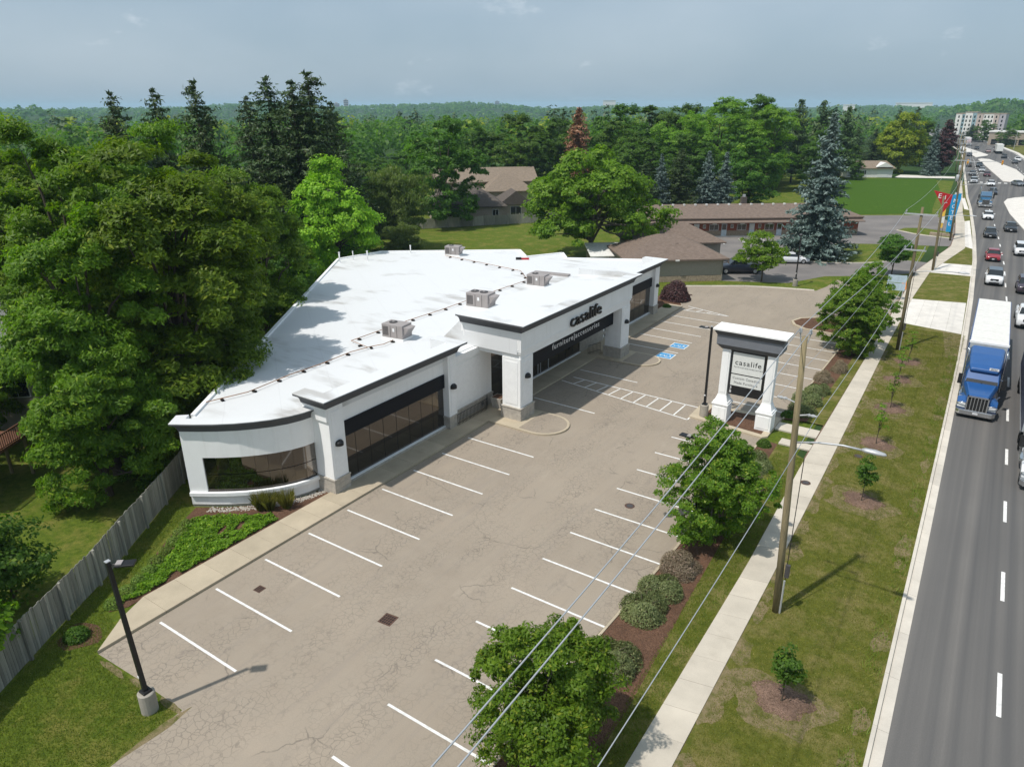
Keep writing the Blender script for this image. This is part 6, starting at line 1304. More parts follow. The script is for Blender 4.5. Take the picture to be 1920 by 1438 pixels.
def conifer(key, leafm, R_, h, z0, levels, per, L_, W_, droop=0.35, seed=1, gap=0.0, power=0.85, upturn=0.0, dens=3):
    g = np.random.default_rng(seed); Cs = []; Ns = []; mb = MB(); mb.tube([(0, 0, -0.2), (0, 0, h*0.5), (0, 0, h*0.97)], [0.028*h*0.5, 0.018*h*0.5, 0.02], 7)
    for i in range(levels):
        t = i/(levels-1); z = z0+(h-z0)*t**0.92; R1 = R_*(1-t)**power*(1 if g.uniform() > gap else 0.62)+0.015*R_
        for b in range(max(4, int(per*(1-0.62*t)))):
            a = g.uniform(0, 2*math.pi); ln = R1*g.uniform(0.5, 1.15); n = max(3, int(ln/(L_*0.42))); s_ = np.linspace(0.12, 1, n)
            dz = -droop*ln*s_**1.3+upturn*ln*np.clip(s_-0.7, 0, 1)*1.5
            px = np.cos(a)*ln*s_; py = np.sin(a)*ln*s_; pts = np.column_stack([px, py, z+dz])
            for q in range(dens):
                jit = g.normal(size=pts.shape)*np.array([0.32, 0.32, 0.18])*L_*0.9; Cs.append(pts+jit)
                side = np.array([-np.sin(a), np.cos(a), 0])*g.normal()*0.5; Ns.append(np.tile(np.array([np.cos(a)*0.35, np.sin(a)*0.35, 0.75])+side, (n, 1))+g.normal(size=pts.shape)*0.38)
            if b % 2 == 0: mb.tube([(0, 0, z), tuple(pts[-1]*0.98)], [0.03, 0.012], 4, cap=False)
    cm = leaf_mesh('crown', np.vstack(Cs), np.vstack(Ns), L_, W_, 0.35, g); cm.materials.append(LEAF[leafm]); tm = mb.mesh('trunk', True); tm.materials.append(M['bark'])
    PROTO.setdefault(key, []).append((R_, h, cm, tm))
for s_ in (11, 12): broadleaf('pear', 'pear', 3.0, 6.6, 0.4, 430, 120, 0.36, 0.17, 0.085, [(0, .6), (.15, .9), (.35, 1), (.6, .86), (.8, .62), (1, .25)], 0.5, 'barkp', 26, 0.12, s_, K=24, lr=0.50)
for s_ in (21, 22, 23): broadleaf('walnut', 'walnut', 5.0, 18.5, 2.5, 360, 250, 0.78, 0.34, 0.12, [(0, .75), (.2, 1), (.5, 1), (.75, .85), (1, .55)], 0.55, 'bark', 24, 0.3, s_, K=18, lr=0.47)
for s_ in (31, 32, 33): broadleaf('maple', 'maple', 6.5, 17.5, 1.5, 300, 85, 0.85, 0.42, 0.30, ROUND, 0.2, 'bark', 16, 0.3, s_, K=18, lr=0.46)
for s_ in (41, 42): broadleaf('bright', 'bright', 7.5, 19, 1.5, 340, 85, 0.9, 0.42, 0.30, ROUND, 0.3, 'bark', 16, 0.3, s_, K=20, lr=0.44)
broadleaf('lime', 'lime', 6.4, 14.5, 0.6, 380, 150, 0.80, 0.30, 0.20, [(0, .8), (.15, 1), (.4, .92), (.65, .7), (.85, .45), (1, .15)], 0.1, 'bark', 20, 0.2, 51, K=24, lr=0.40)
broadleaf('bigmaple', 'bright', 9.8, 15.2, 3.6, 430, 110, 0.95, 0.42, 0.32, [(0, .55), (.2, .95), (.45, 1), (.7, .8), (1, .35)], 0.2, 'barkp', 44, 0.45, 61, K=34, lr=0.27)
broadleaf('willow', 'willow', 5.0, 11, 1.0, 170, 110, 0.95, 0.55, 0.14, ROUND, 1.1, 'bark', 12, 0.2, 71, inner=0.4, amp=0.35)
broadleaf('yellow', 'yellow', 7.5, 18, 2.0, 240, 80, 1.2, 0.6, 0.42, ROUND, 0.2, 'bark', 10, 0.35, 81, K=20, lr=0.44)
broadleaf('purple', 'purple', 3.4, 15, 1.0, 160, 70, 0.9, 0.5, 0.35, OVAL, 0.2, 'bark', 8, 0.2, 82, inner=0.4)
broadleaf('street', 'maple', 2.3, 5.2, 1.5, 110, 110, 0.5, 0.20, 0.14, ROUND, 0.2, 'bark', 10, 0.09, 83, inner=0.4)
broadleaf('locust', 'bright', 3.0, 6.0, 1.5, 90, 110, 0.6, 0.24, 0.16, SPREAD, 0.3, 'bark', 12, 0.10, 84, inner=0.4, amp=0.5)
for s_ in (91, 92, 93): conifer('spruce', 'spruce', 6.2, 23, 1.5, 42, 17, 0.60, 0.18, 0.28, s_, 0.40, 0.52, 0.45, 3)
for s_ in (94, 95): conifer('bluespruce', 'bluespruce', 4.2, 16, 0.5, 40, 18, 0.50, 0.20, 0.22, s_, 0.1, 0.85, 0.2, 4)
conifer('redcon', 'redcon', 4.6, 19, 2, 34, 16, 0.8, 0.28, 0.2, 96, 0.1, 0.5)
for s_ in (97, 98): conifer('pine', 'pine', 6.0, 21, 3, 26, 13, 1.0, 0.36, 0.05, s_, 0.3, 0.55, 0.4)
for s_ in (24, 25): broadleaf('lowwalnut', 'walnut', 4.0, 9.6, 0.5, 230, 230, 0.58, 0.28, 0.10, [(0, .75), (.2, 1), (.5, .95), (.75, .75), (1, .4)], 0.55, 'bark', 18, 0.2, s_, K=16, lr=0.44)
cnt = {}
def tree(key, x, y, h, R_, label, z=-0.02, name=None, rot=None, group=None, lean=(0, 0), cat='tree'):
    lst = PROTO[key]; i = cnt.get(key, 0); cnt[key] = i+1; R0, h0, cm, tm = lst[i % len(lst)]
    t = thing(name or 'tree', label, cat, (x, y, z), random.uniform(0, 6.28) if rot is None else rot, group, (R_/R0, R_/R0, h/h0))
    link('trunk', tm, None, t); link('crown', cm, None, t)
    return t
# trees of the car park
tree('pear', 17.35, 3.0, 5.7, 2.6, 'rounded ornamental tree at the lot kerb, first in its row, crossed by power lines', 0.07, 'ornamental_tree', 0.4)
tree('pear', 17.6, 19.3, 6.3, 2.85, 'rounded ornamental tree at the lot kerb with a lamp post rising behind', 0.07, 'ornamental_tree', 2.0)
tree('pear', 17.8, 55.0, 6.8, 3.0, 'rounded ornamental tree at the lot kerb behind the pylon sign', 0.07, 'ornamental_tree', 4.0)
tree('pear', 17.6, 62.0, 6.8, 3.0, 'rounded ornamental tree on the planted island by the lot exit', 0.12, 'ornamental_tree', 5.2)
tree('locust', 3.45, 78.6, 6.2, 3.1, 'light airy green tree in front of the black pickup', -0.01, 'locust_tree'); tree('street', 16.6, 91.0, 5.3, 2.4, 'small round dark-trunked tree on the lawn by the motel drive', -0.01, 'street_tree')
tree('bluespruce', 5.6, 97.4, 19.4, 5.3, 'tall blue spruce standing alone before the motel', -0.01, 'blue_spruce', 1.0)
tree('bigmaple', -20.7, 78.2, 15.2, 9.9, 'broad spreading maple behind the shop roof', -0.01, 'spreading_maple', 0.7)
WL = ['walnut tree overhanging the shop roof, the widest of the left grove', 'walnut tree with a bright rounded top beside the shop roof edge', 'walnut tree with the highest crown at the left of the grove', 'low walnut tree hanging over the wooden fence by the curved window', 'walnut tree in the middle of the grove in front of the lone spruces', 'walnut tree at the picture edge over the grey-roofed house', 'walnut tree standing over the timber deck', 'walnut tree between the fence and the long tree-side roof edge', 'low dark walnut tree next to the timber deck']
for (x, y, h, r), l in zip([(-15.6, 12.0, 18.6, 6.0), (-20.8, 18.6, 17.6, 5.0), (-24.3, 10.6, 19.7, 5.4), (-12.6, 4.6, 9.8, 3.9), (-36.1, 23.3, 19.3, 5.6), (-34.7, 12.3, 19.1, 5.4), (-14.8, 6.3, 15.4, 4.4), (-26.0, 26.5, 15.8, 4.4), (-25.5, 2.6, 10.4, 3.4)], WL): tree('lowwalnut' if h < 12 else 'walnut', x, y, h, r, l, name='walnut_tree', group='walnut grove beyond the fence')
TREES = [('spruce',-57.0,33.1,22.2,3.3,'left one of three lone spruces rising over the walnut grove'),('spruce',-56.6,37.8,22.5,3.2,'middle one of three lone spruces rising over the walnut grove'),('spruce',-50.1,38.8,23.3,3.5,'tallest of three lone spruces rising over the walnut grove'),
('spruce',-51.8,50.0,24.0,4.6,'spruce at the near side of the dense dark clump'),('spruce',-46.9,49.7,23.4,4.6,'spruce in the middle of the dense dark clump'),('spruce',-47.1,52.5,24.5,5.4,'tallest spruce of the dense dark clump, on its right side'),('spruce',-57.4,51.0,21.8,3.8,'lower spruce at the left of the dense dark clump'),('spruce',-52.8,61.1,21.1,3.8,'spruce at the right shoulder of the dense dark clump'),
('lime',-37.8,46.4,15.2,6.3,'bright lime-green maple behind the shop roof corner'),('maple',-35.5,37.2,9.2,3.0,'low leafy tree between the lime-green maple and the roof'),('willow',-50.1,69.5,12.4,5.2,'grey-green willow beside the lime-green maple'),('willow',-43.8,64.5,5.2,3.0,'small weeping tree at the edge of the back lawn'),('maple',-61.9,76.2,9.6,5.0,'dark tree behind the grey-green willow'),
('maple',-57.5,91.0,18.8,7.4,'big dark maple over the back lawn fence'),('maple',-71.2,136.7,18.8,8.4,'dark maple behind the tan-roofed house'),('maple',-80.7,131.2,17.4,6.2,'maple between the big dark maple and the tan-roofed house'),('maple',-66.5,148.4,17.6,6.6,'maple beside the browned conifer'),('redcon',-56.9,139.4,20.0,4.4,'browned dying conifer behind the houses'),('spruce',-69.4,153.9,19.8,2.7,'dark spruce tip behind the browned conifer'),
('maple',-58.5,163.3,20.8,9.0,'tall maple over the spreading maple, right of the browned conifer'),('maple',-54.9,178.6,20.5,8.6,'tall maple of the back wood, second from the browned conifer'),('maple',-51.2,150.1,17.1,7.3,'lower maple right of the browned conifer'),('maple',-50.6,190.4,20.8,7.4,'tall maple beside the bright trees of the back wood'),('maple',-41.3,139.7,13.9,7.1,'low round maple behind the spreading maple'),
('bright',-37.1,177.5,22.2,9.4,'bright green tree with the highest light crown of the back wood'),('maple',-31.8,193.7,23.0,8.5,'dark maple rising highest behind the bright trees'),('bright',-40.6,164.0,18.9,7.9,'bright tree at the left of the light group'),('bright',-24.9,181.2,20.4,8.0,'bright tree at the right of the light group beside the pines'),('maple',-19.0,147.3,14.0,6.6,'round full tree at the corner of the crop field'),
('pine',-24.4,206.0,21.7,6.0,'tallest dark pine right of the bright trees'),('pine',-19.7,212.7,21.4,6.0,'dark pine behind the blue spruce'),('pine',-15.4,225.8,19.8,6.0,'dark pine right of the blue spruce tip'),('pine',-28.2,198.3,17.0,5.6,'lower dark pine among the bright trees'),
('bluespruce',-26.2,115.4,12.4,2.9,'blue spruce at the left end of the row behind the motel'),('spruce',-23.6,118.2,13.3,3.4,'dark green spruce in the row behind the motel'),('bluespruce',-19.6,121.6,12.7,3.4,'blue spruce behind the motel chimney'),('bluespruce',-17.3,124.6,12.5,3.4,'blue spruce at the right end of the row behind the motel'),('spruce',-28.2,112.5,11.1,2.8,'short dark spruce at the left end behind the motel'),
('maple',-11.0,225.6,5.9,3.1,'small round tree by the white bungalow'),('yellow',-3.3,256.2,18.1,7.4,'large yellow-green tree beyond the crop field'),('spruce',-11.8,259.2,13.2,6.0,'grey-green spruce left of the yellow-green tree'),('spruce',-18.6,266.3,13.4,6.0,'grey-green spruce behind the white bungalow'),('bluespruce',6.1,251.1,14.9,3.0,'narrow blue spruce beside the purple tree'),('purple',8.7,257.3,15.2,3.6,'dark purple tree beside the distant road poles'),('maple',-0.4,289.7,15.2,6.0,'dark maple behind the yellow-green tree'),('spruce',-12.9,317.5,19.4,3.2,'spruce tip over the yellow-green tree, left one'),('spruce',-7.4,323.2,19.6,3.2,'spruce tip over the yellow-green tree, right one'),
('maple',-15.0,192.9,15.0,6.0,'shaded maple below the pines'),('maple',-78.7,94.8,11.2,6.4,'leafy tree left of the big dark maple'),('maple',-84.1,110.3,11.4,5.9,'rounded tree behind the big dark maple'),('maple',-36.7,157.0,14.5,7.2,'maple between the spruce row and the bright trees'),('maple',-19.5,237.2,10.8,4.9,'tree between the pines and the white bungalow'),('maple',-17.3,246.9,8.8,4.4,'small tree behind the white bungalow roof'),
('maple',34.6,392,9,5,'dark roadside tree near the box truck on the far verge'),('maple',22.5,455,9,5.5,'dark roadside tree before the tan plaza building'),('maple',10.5,505,12,6,'rounded tree in front of the apartment block'),('spruce',3.5,515,9,5,'dark conifer in front of the apartment block'),('maple',43,372,9,6,'green tree at the picture edge beyond the far lanes')]
for k, x, y, h, r, l in TREES: tree(k, x, y, h, r*(1.55 if k == 'spruce' and r < 5.5 else 1.0), l, name={'spruce': 'spruce_tree', 'bluespruce': 'blue_spruce', 'pine': 'pine_tree', 'lime': 'lime_green_maple', 'willow': 'willow_tree', 'redcon': 'dying_conifer', 'purple': 'purple_tree', 'yellow': 'yellow_green_tree'}.get(k, 'maple_tree'), group='trees of the back gardens and woods')
# leafy tree at the picture's left edge, over the fence, and a dark bush behind the boards
broadleaf('catalpa', 'cover', 1.7, 3.2, 0.8, 60, 70, 0.42, 0.24, 0.19, SPREAD, 0.3, 'bark', 12, 0.06, 85, inner=0.3)
tree('catalpa', -2.9, -5.9, 3.6, 1.75, 'bright large-leaved tree leaning over the fence at the picture edge', name='catalpa_tree', rot=1.0)
broadleaf('bushtree', 'maple', 1.9, 4.2, 0.3, 80, 90, 0.5, 0.20, 0.13, ROUND, 0.3, 'bark', 8, 0.07, 86, inner=0.3)
tree('bushtree', -6.4, -3.0, 4.4, 2.0, 'dark bush tree behind the fence boards', name='bush_tree')
# saplings on the verge, each in a ring of bark chips
broadleaf('sapling', 'maple', 0.62, 2.5, 0.75, 34, 46, 0.2, 0.13, 0.08, OVAL, 0.3, 'bark', 8, 0.028, 87, inner=0.2)
broadleaf('thinsapling', 'bright', 0.6, 2.6, 0.9, 16, 22, 0.2, 0.12, 0.07, OVAL, 0.2, 'bark', 12, 0.028, 88, inner=0.2)
SL = ['dense dark sapling beside the street light pole', 'sapling under the street light arm, second on the verge', 'thin sapling third on the verge, opposite the pylon sign', 'thin sapling fourth on the verge, opposite the tractor', 'thin sapling fifth on the verge, beside the pale trailer', 'last thin sapling on the verge before the driveway apron']
for i, (x, y) in enumerate([(23.5, 10.3), (23.42, 27.5), (22.95, 35.8), (22.85, 42.8), (22.55, 49.6), (22.7, 54.6)]):
    tree('sapling' if i < 2 else 'thinsapling', x, y, 2.55 if i == 0 else 2.9, 0.66, SL[i], 0.085, 'sapling', group='saplings on the verge')
    ring = [(x+(1.05+0.16*math.sin(3*a+i)+0.1*math.sin(7*a))*math.cos(a), y+0.05+(1.0+0.15*math.cos(2*a+i)+0.08*math.sin(9*a))*math.sin(a)) for a in np.linspace(0, 2*math.pi, 30)[:-1]]
    mb = MB(); n = len(ring); mb.add([(a, b, 0.088) for a, b in ring]+[(x+(a-x)*0.55, y+(b-y)*0.55, 0.15) for a, b in ring]+[(x, y, 0.12)], [(k, (k+1) % n, n+(k+1) % n, n+k) for k in range(n)]+[(n+k, n+(k+1) % n, 2*n) for k in range(n)])
    structure('mulch_ring', mb, M['mulch2'])
    big = [(x-0.1+(1.75+0.3*math.sin(3*a+2*i)+0.2*math.sin(5*a+i))*math.cos(a), y-0.2+(1.7+0.3*math.cos(2*a+i)+0.15*math.sin(6*a))*math.sin(a)) for a in np.linspace(0, 2*math.pi, 30)[:-1]]
    structure('worn_grass_ring', MB().sheet(big, 0.0865), M['drygrass'])
# worn soil along the sidewalk edge of the verge, and bare spots by the road kerb
for k in range(26):
    yy = 4+2.1*k+random.uniform(-0.6, 0.6); xx = interp(SW_R, yy)+0.22; a_, b_ = random.uniform(0.25, 0.55), random.uniform(0.5, 1.3)
    structure('worn_edge', MB().sheet([(max(xx+a_*math.cos(a)*(1+0.25*math.sin(3*a+k)), interp(SW_R, yy)+0.01), yy+b_*math.sin(a)*(1+0.2*math.cos(4*a+k))) for a in np.linspace(0, 2*math.pi, 18)[:-1]], 0.0875+0.0003*(k % 3)), M['drygrass'])
for k in range(12):
    yy = 8+4.3*k+random.uniform(-1.5, 1.5); xx = interp(KERB, yy)-0.95; a_, b_ = random.uniform(0.2, 0.38), random.uniform(0.6, 1.5)
    structure('worn_edge', MB().sheet([(xx+a_*math.cos(a)*(1+0.25*math.sin(3*a+k)), yy+b_*math.sin(a)*(1+0.2*math.cos(4*a+k))) for a in np.linspace(0, 2*math.pi, 18)[:-1]], 0.0872), M['drygrass'])
for k, (x, y, a_, b_) in enumerate([(5.35, -3.4, 0.16, 1.2), (4.6, -2.42, 0.7, 0.13), (2.9, -2.48, 0.9, 0.12), (1.0, -2.62, 0.8, 0.14), (5.15, -7.2, 0.2, 1.6)]):
    structure('worn_edge', MB().sheet([(x+a_*math.cos(a)*(1+0.2*math.sin(3*a+k)), y+b_*math.sin(a)*(1+0.2*math.cos(4*a+k))) for a in np.linspace(0, 2*math.pi, 18)[:-1]], 0.003+0.0004*k), M['drygrass'])
# shrubs
def shrub_proto(key, leafm, R_, h, n, L_, W_, seed, droop=0.0, noise_=0.12):
    g = np.random.default_rng(seed); D = unit(g.normal(size=(n, 3))); D[:, 2] = np.abs(D[:, 2])*1.0-0.12*(g.uniform(size=n) < 0.3); lob = unit(g.normal(size=(10, 3)))
    f = 1+noise_*(np.max(D@lob.T, 1)-0.8)*2.5; rr = g.uniform(0.55, 1.0, n)**0.4
    P = D*np.array([R_, R_, h])*(f*rr)[:, None]; P[:, 2] = np.maximum(P[:, 2], 0.03); N = D+np.array([0, 0, 0.35])+g.normal(size=D.shape)*0.6
    cm = leaf_mesh('foliage', P, N, L_, W_, droop, g); cm.materials.append(LEAF[leafm])
    mb = MB()
    for k in range(7): a = g.uniform(0, 6.28); mb.tube([(0, 0, -0.05), (0.3*R_*math.cos(a), 0.3*R_*math.sin(a), h*0.5), (0.6*R_*math.cos(a), 0.6*R_*math.sin(a), h*0.7)], [0.02, 0.014, 0.006], 4, cap=False)
    sm = mb.mesh('stems'); sm.materials.append(M['bark']); PROTO.setdefault(key, []).append((R_, h, cm, sm))
shrub_proto('spirea', 'shrub', 1.0, 1.0, 8000, 0.11, 0.035, 101, 0.0, 0.42); shrub_proto('mauve', 'shrubp', 1.0, 1.0, 6500, 0.11, 0.035, 102, 0.0, 0.45); shrub_proto('boxwood', 'box', 0.4, 0.42, 1500, 0.06, 0.04, 103); shrub_proto('purplebush', 'purple', 1.6, 2.1, 7000, 0.16, 0.11, 104, 0.2, 0.2);  shrub_proto('lowshrub', 'maple', 0.6, 0.5, 1800, 0.10, 0.07, 106)
gt = np.random.default_rng(105); nb = 260; a_ = gt.uniform(0, 6.28, nb); r_b = gt.uniform(0, 0.22, nb); sp = gt.uniform(0.1, 0.5, nb); bx_, by_ = r_b*np.cos(a_), r_b*np.sin(a_); tw_ = gt.uniform(0, 6.28, nb)
V_ = np.stack([np.column_stack([bx_-0.012*np.cos(tw_), by_-0.012*np.sin(tw_), np.zeros(nb)]), np.column_stack([bx_+0.012*np.cos(tw_), by_+0.012*np.sin(tw_), np.zeros(nb)]), np.column_stack([bx_+0.5*sp*np.cos(a_)+0.008*np.cos(tw_), by_+0.5*sp*np.sin(a_)+0.008*np.sin(tw_), 0.6+0*sp]), np.column_stack([bx_+sp*np.cos(a_), by_+sp*np.sin(a_), gt.uniform(0.75, 1.15, nb)])], 1).reshape(-1, 3)
bm_ = np_mesh('foliage', V_, np.arange(4*nb).reshape(-1, 4)); bm_.materials.append(LEAF['bladed']); st_ = MB().tube([(0, 0, -0.02), (0, 0, 0.1)], [0.16, 0.08], 8).mesh('stems'); st_.materials.append(LEAF['blade']); PROTO['tuft'] = [(0.5, 1.0, bm_, st_)]
def shrub(key, x, y, R_, h, label, name='shrub', z=0.07, group=None, ry=None):
    R0, h0, cm, sm = PROTO[key][0]; t = thing(name, label, 'shrub', (x, y, z), random.uniform(0, 6.28) if ry is None else 0, group, (R_/R0, (ry or R_)/R0, h/h0)); link('stems', sm, None, t); link('foliage', cm, None, t); return t
G_ = 'shrubs in the roadside mulch bed'
for x, y, r, h, l, k in [(17.3, 8.6, 1.15, 1.25, 'grey-green mounded shrub beside the first ornamental tree', 'spirea'), (17.15, 12.1, 1.0, 1.1, 'grey-green mounded shrub in the middle of the bed between two ornamental trees', 'spirea'), (17.2, 13.9, 0.95, 1.05, 'grey-green mounded shrub right behind the middle one', 'spirea'), (17.35, 15.9, 0.9, 0.85, 'brownish shrub at the foot of the second ornamental tree', 'mauve'), (17.4, 25.6, 1.0, 1.2, 'mauve-grey shrub behind the second ornamental tree', 'mauve'), (17.2, 28.3, 1.05, 1.2, 'grey-green shrub before the sign footpath', 'spirea'), (17.7, 38.5, 0.9, 1.1, 'grey-green shrub just past the sign footpath', 'spirea'), (17.55, 40.7, 1.0, 1.25, 'mounded grey-green shrub second past the sign footpath', 'spirea'), (17.7, 43.0, 0.9, 1.1, 'mounded grey-green shrub third past the sign footpath', 'spirea'), (17.6, 46.0, 0.7, 0.8, 'low mauve shrub in the bed opposite the trailer', 'mauve'), (18.2, 49.0, 0.6, 0.9, 'rusty brown upright shrub near the far ornamental trees', 'mauve'), (-2.2, -0.9+65.2, 1.7, 2.3, 'dark purple round shrub at the far shop corner', 'purplebush')]: shrub(k, x, y, r, h, l, 'purple_shrub' if k == 'purplebush' else 'mounded_shrub', group=G_ if k != 'purplebush' else None)
for i, (x, y) in enumerate([(-2.75, -0.55), (-3.15, 0.35), (-3.4, 1.0), (-3.75, 1.75), (-4.15, 2.35), (-4.5, 3.05), (-5.0, 3.75), (-5.45, 4.45), (-5.95, 5.1)]): shrub('boxwood', x, y, 0.40+0.05*math.sin(i*2.1), 0.42, 'small clipped round boxwood in the row along the garden bed edge', 'boxwood', 0.0, 'boxwood row')
for x, y, l in ((-4.0, 8.35, 'left tuft of ornamental grass under the curved window'), (-3.55, 8.65, 'middle tuft of ornamental grass under the curved window'), (-2.95, 9.3, 'right tuft of ornamental grass under the curved window')): shrub('tuft', x, y, 0.5, 1.05, l, 'ornamental_grass', 0.02)
for x, y, l in ((-2.0, -2.5, 'small low shrub in the bare patch of lawn by the fence'), (16.9, 31.6, 'low leafy plant at the near side of the sign footpath'), (17.0, 37.3, 'low leafy plant at the far side of the sign footpath'), (-1.6, 60.2, 'low green plant under the purple shrub')): shrub('lowshrub', x, y, 0.5, 0.45, l, 'low_shrub', 0.03)
structure('bare_patch', MB().sheet([(-2.0+0.9*math.cos(a)*(1+.2*math.sin(3*a)), -2.4+0.8*math.sin(a)) for a in np.linspace(0, 6.28, 20)[:-1]], -0.004), M['mulch'])
def inside(poly, P):
    x, y = P[:, 0], P[:, 1]; c = np.zeros(len(P), bool); n = len(poly)
    for i in range(n):
        x0, y0 = poly[i-1]; x1, y1 = poly[i]; k = ((y0 > y) != (y1 > y)) & (x < (x1-x0)*(y-y0)/(y1-y0+1e-12)+x0); c ^= k
    return c
def scatter(poly, n, g):
    a = np.array(poly); P = g.uniform(a.min(0), a.max(0), (int(n*1.6), 2)); P = P[inside(poly, P)]; return P[:n]
# ground cover, pebbles, grass blades
g = np.random.default_rng(5)
P = scatter([(-2.35, 0.3), (-2.35, 8.2), (-3.0, 8.3), (-6.2, 5.9), (-5.7, 4.9), (-2.7, -0.3)], 16000, g)
keep = (np.sin(P[:, 0]*1.9+P[:, 1]*0.7+1)*np.sin(P[:, 1]*1.3-P[:, 0]*0.8)+0.35*np.sin(P[:, 1]*3.7+P[:, 0]*5)) < 0.80; P = P[keep]
hgt = 0.16+0.10*np.sin(P[:, 0]*7)*np.sin(P[:, 1]*6)
C = np.column_stack([P, 0.03+g.uniform(0.3, 1, len(P))*hgt]); N = np.tile([0, 0, 1.0], (len(C), 1))+g.normal(size=C.shape)*0.45
cm = leaf_mesh('ground_cover', C, N, 0.12, 0.09, 0, g); o = link('ground_cover', cm, LEAF['cover']); tag(o, 'bright green leafy ground cover filling the garden bed', 'ground cover', None, 'stuff')
mb = MB(); pc = offset_line(CURVE, 0.05)
for k in range(620):
    i = random.randrange(1, len(CURVE)-1); t = random.random(); p = Vector(CURVE[i]).lerp(Vector(CURVE[i+1]), t); q = Vector(offset_line(CURVE, random.uniform(0.05, 0.62))[i]).lerp(Vector(offset_line(CURVE, random.uniform(0.05, 0.62))[i+1]), t)
    r = random.uniform(0.03, 0.06); a0 = random.uniform(0, 6); ring = [(q.x+r*math.cos(a0+a)*random.uniform(.8, 1.3), q.y+r*math.sin(a0+a), 0.02) for a in (0, 1.2, 2.4, 3.6, 4.9)]
    mb.add(ring+[(q.x, q.y, 0.02+r)], [(0, 1, 5), (1, 2, 5), (2, 3, 5), (3, 4, 5), (4, 0, 5)])
tag(mb.build('pebbles', M['pebble']), 'strip of pale pebbles at the foot of the curved wall', 'pebbles', None, 'stuff')
def blades(name, poly, n, h, m, label, z0, mask=None, wd=0.012):
    P = scatter(poly, n, g); 
    if mask is not None: P = P[mask(P)]
    k = len(P); a = g.uniform(0, 6.28, k); hh = h*g.uniform(0.5, 1.3, k); lx, ly = g.normal(size=k)*0.4*hh, g.normal(size=k)*0.4*hh
    V = np.stack([np.column_stack([P[:, 0]-wd*np.cos(a), P[:, 1]-wd*np.sin(a), np.full(k, z0)]), np.column_stack([P[:, 0]+wd*np.cos(a), P[:, 1]+wd*np.sin(a), np.full(k, z0)]), np.column_stack([P[:, 0]+lx, P[:, 1]+ly, z0+hh])], 1).reshape(-1, 3)
    o = link(name, np_mesh(name, V, np.arange(3*k).reshape(-1, 3)), m); tag(o, label, 'grass', None, 'stuff')
blades('lawn_blades', [(5.3, -5.2), (5.1, -2.4), (2.5, -2.5), (-0.4, -2.6), (-1.5, -1.2), (-2.9, -0.9), (-7.3, 6.2), (-9.6, 6.9), (0.4, -8.0), (4.9, -9)], 90000, 0.075, LEAF['blade'], 'short green grass of the lawn inside the wooden fence', -0.012)
blades('verge_blades', [(21.45, 2), (26.4, 2), (26.3, 66), (20.7, 66)], 150000, 0.06, LEAF['bladed'], 'dry olive grass of the verge between sidewalk and kerb', 0.085)
blades('kerb_weeds', [(25.75, 6), (26.45, 6), (26.2, 62), (25.4, 62)], 9000, 0.22, LEAF['blade'], 'ragged weeds growing along the back of the road kerb', 0.085, lambda P: g.uniform(size=len(P)) < np.clip(0.25+0.3*np.sin(P[:, 1]*0.9)+0.3*np.sin(P[:, 1]*2.3+1)+0.25*np.sin(P[:, 1]*5.1), 0.04, 0.8), 0.014)
blades('bed_blades', [(18.9, 2), (18.4, 16), (17.8, 31), (19.5, 31), (19.85, 18), (19.8, 2)], 22000, 0.08, LEAF['blade'], 'grass strip between the mulch bed and the sidewalk', 0.08)
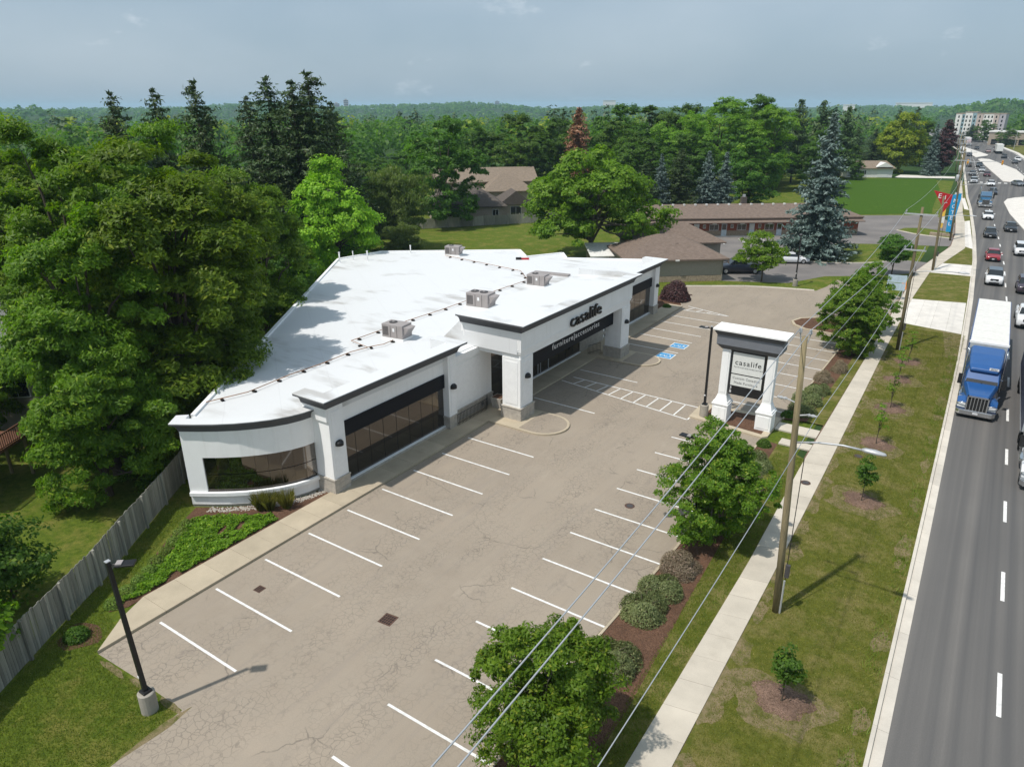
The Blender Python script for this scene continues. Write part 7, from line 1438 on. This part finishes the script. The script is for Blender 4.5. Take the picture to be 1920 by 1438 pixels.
# far woods that read as one mass: loose leaf masses over the plain and the ridges
def far_wood(name, n, d0, d1, a0, a1, rad_, hgt_, per, size, leaf, label, seed, avoid=None):
    g2_ = np.random.default_rng(seed); d = g2_.uniform(d0**2, d1**2, n)**0.5; a = g2_.uniform(a0, a1, n); x = 26.6+d*np.sin(a); y = -12+d*np.cos(a)
    if avoid is not None: k = ~avoid(x, y); x, y, d = x[k], y[k], d[k]; n = len(x)
    z = np.array([hills(p, q) for p, q in zip(x, y)]); R1 = rad_*g2_.uniform(0.6, 1.3, n); H1 = hgt_*g2_.uniform(0.65, 1.15, n)
    D = unit(g2_.normal(size=(n*per, 3))).reshape(n, per, 3); D[:, :, 2] = np.abs(D[:, :, 2])
    P = np.stack([x, y, z+H1*0.35], 1)[:, None, :]+D*np.stack([R1, R1, H1*0.65], 1)[:, None, :]*g2_.uniform(0.75, 1.05, (n, per, 1)); N = D+np.array([0, 0, .3])+g2_.normal(size=D.shape)*0.45
    cm = leaf_mesh(name, P.reshape(-1, 3), N.reshape(-1, 3), size, size*0.8, 0, g2_); o = link(name, cm, LEAF[leaf]); tag(o, label, 'woodland', None, 'stuff')
road_av = lambda x, y: (x > np.interp(y, [q[1] for q in KERB], [q[0] for q in KERB])-14) & (x < np.interp(y, [q[1] for q in KERB], [q[0] for q in KERB])+34)
far_wood('back_wood', 420, 215, 460, -1.28, -0.16, 5.5, 14, 110, 1.7, 'maple', 'green canopy of the wood behind the houses and motel', 201, lambda x, y: road_av(x, y) | ((x > -24) & (y < 262)))
far_wood('valley_wood', 1500, 460, 1300, -1.28, 0.2, 7.5, 15, 60, 2.6, 'maple', 'wooded valley beyond the back gardens', 202, road_av)
far_wood('valley_light_wood', 420, 300, 1200, -1.28, -0.1, 7.0, 16, 60, 2.4, 'yellow', 'paler crowns scattered through the wooded valley', 205, lambda x, y: road_av(x, y) | ((x > -30) & (y < 300)))
far_wood('valley_dark_wood', 380, 260, 1200, -1.28, -0.1, 4.0, 19, 60, 2.2, 'pine', 'dark conifers scattered through the wooded valley', 206, lambda x, y: road_av(x, y) | ((x > -30) & (y < 300)))
far_wood('ridge_wood', 2600, 1300, 3200, -1.28, 0.12, 13, 16, 26, 7.5, 'maple', 'wooded ridges along the horizon', 203)
far_wood('left_wood', 60, 75, 215, -1.35, -0.92, 5.0, 13, 130, 1.2, 'maple', 'shaded woodland behind the lone spruces', 204, lambda x, y: y > 0.2*x+60)

# ---------------------------------------------------------------- summer haze over the whole place
hm = bpy.data.materials.new('haze_air'); hm.use_nodes = True; ht = hm.node_tree; ht.nodes.clear()
ho = ht.nodes.new('ShaderNodeOutputMaterial'); pv = ht.nodes.new('ShaderNodeVolumePrincipled'); pv.inputs['Color'].default_value = (0.58, 0.80, 1.0, 1); pv.inputs['Density'].default_value = 0.00013; pv.inputs['Anisotropy'].default_value = 0.0
ht.links.new(pv.outputs[0], ho.inputs['Volume'])
hz_ = MB().box(-12600, -12600, -60, 12600, 12600, 75).build('haze', hm, kind='stuff'); hz_['label'] = 'thin pale summer haze over the whole country'; hz_['category'] = 'haze'
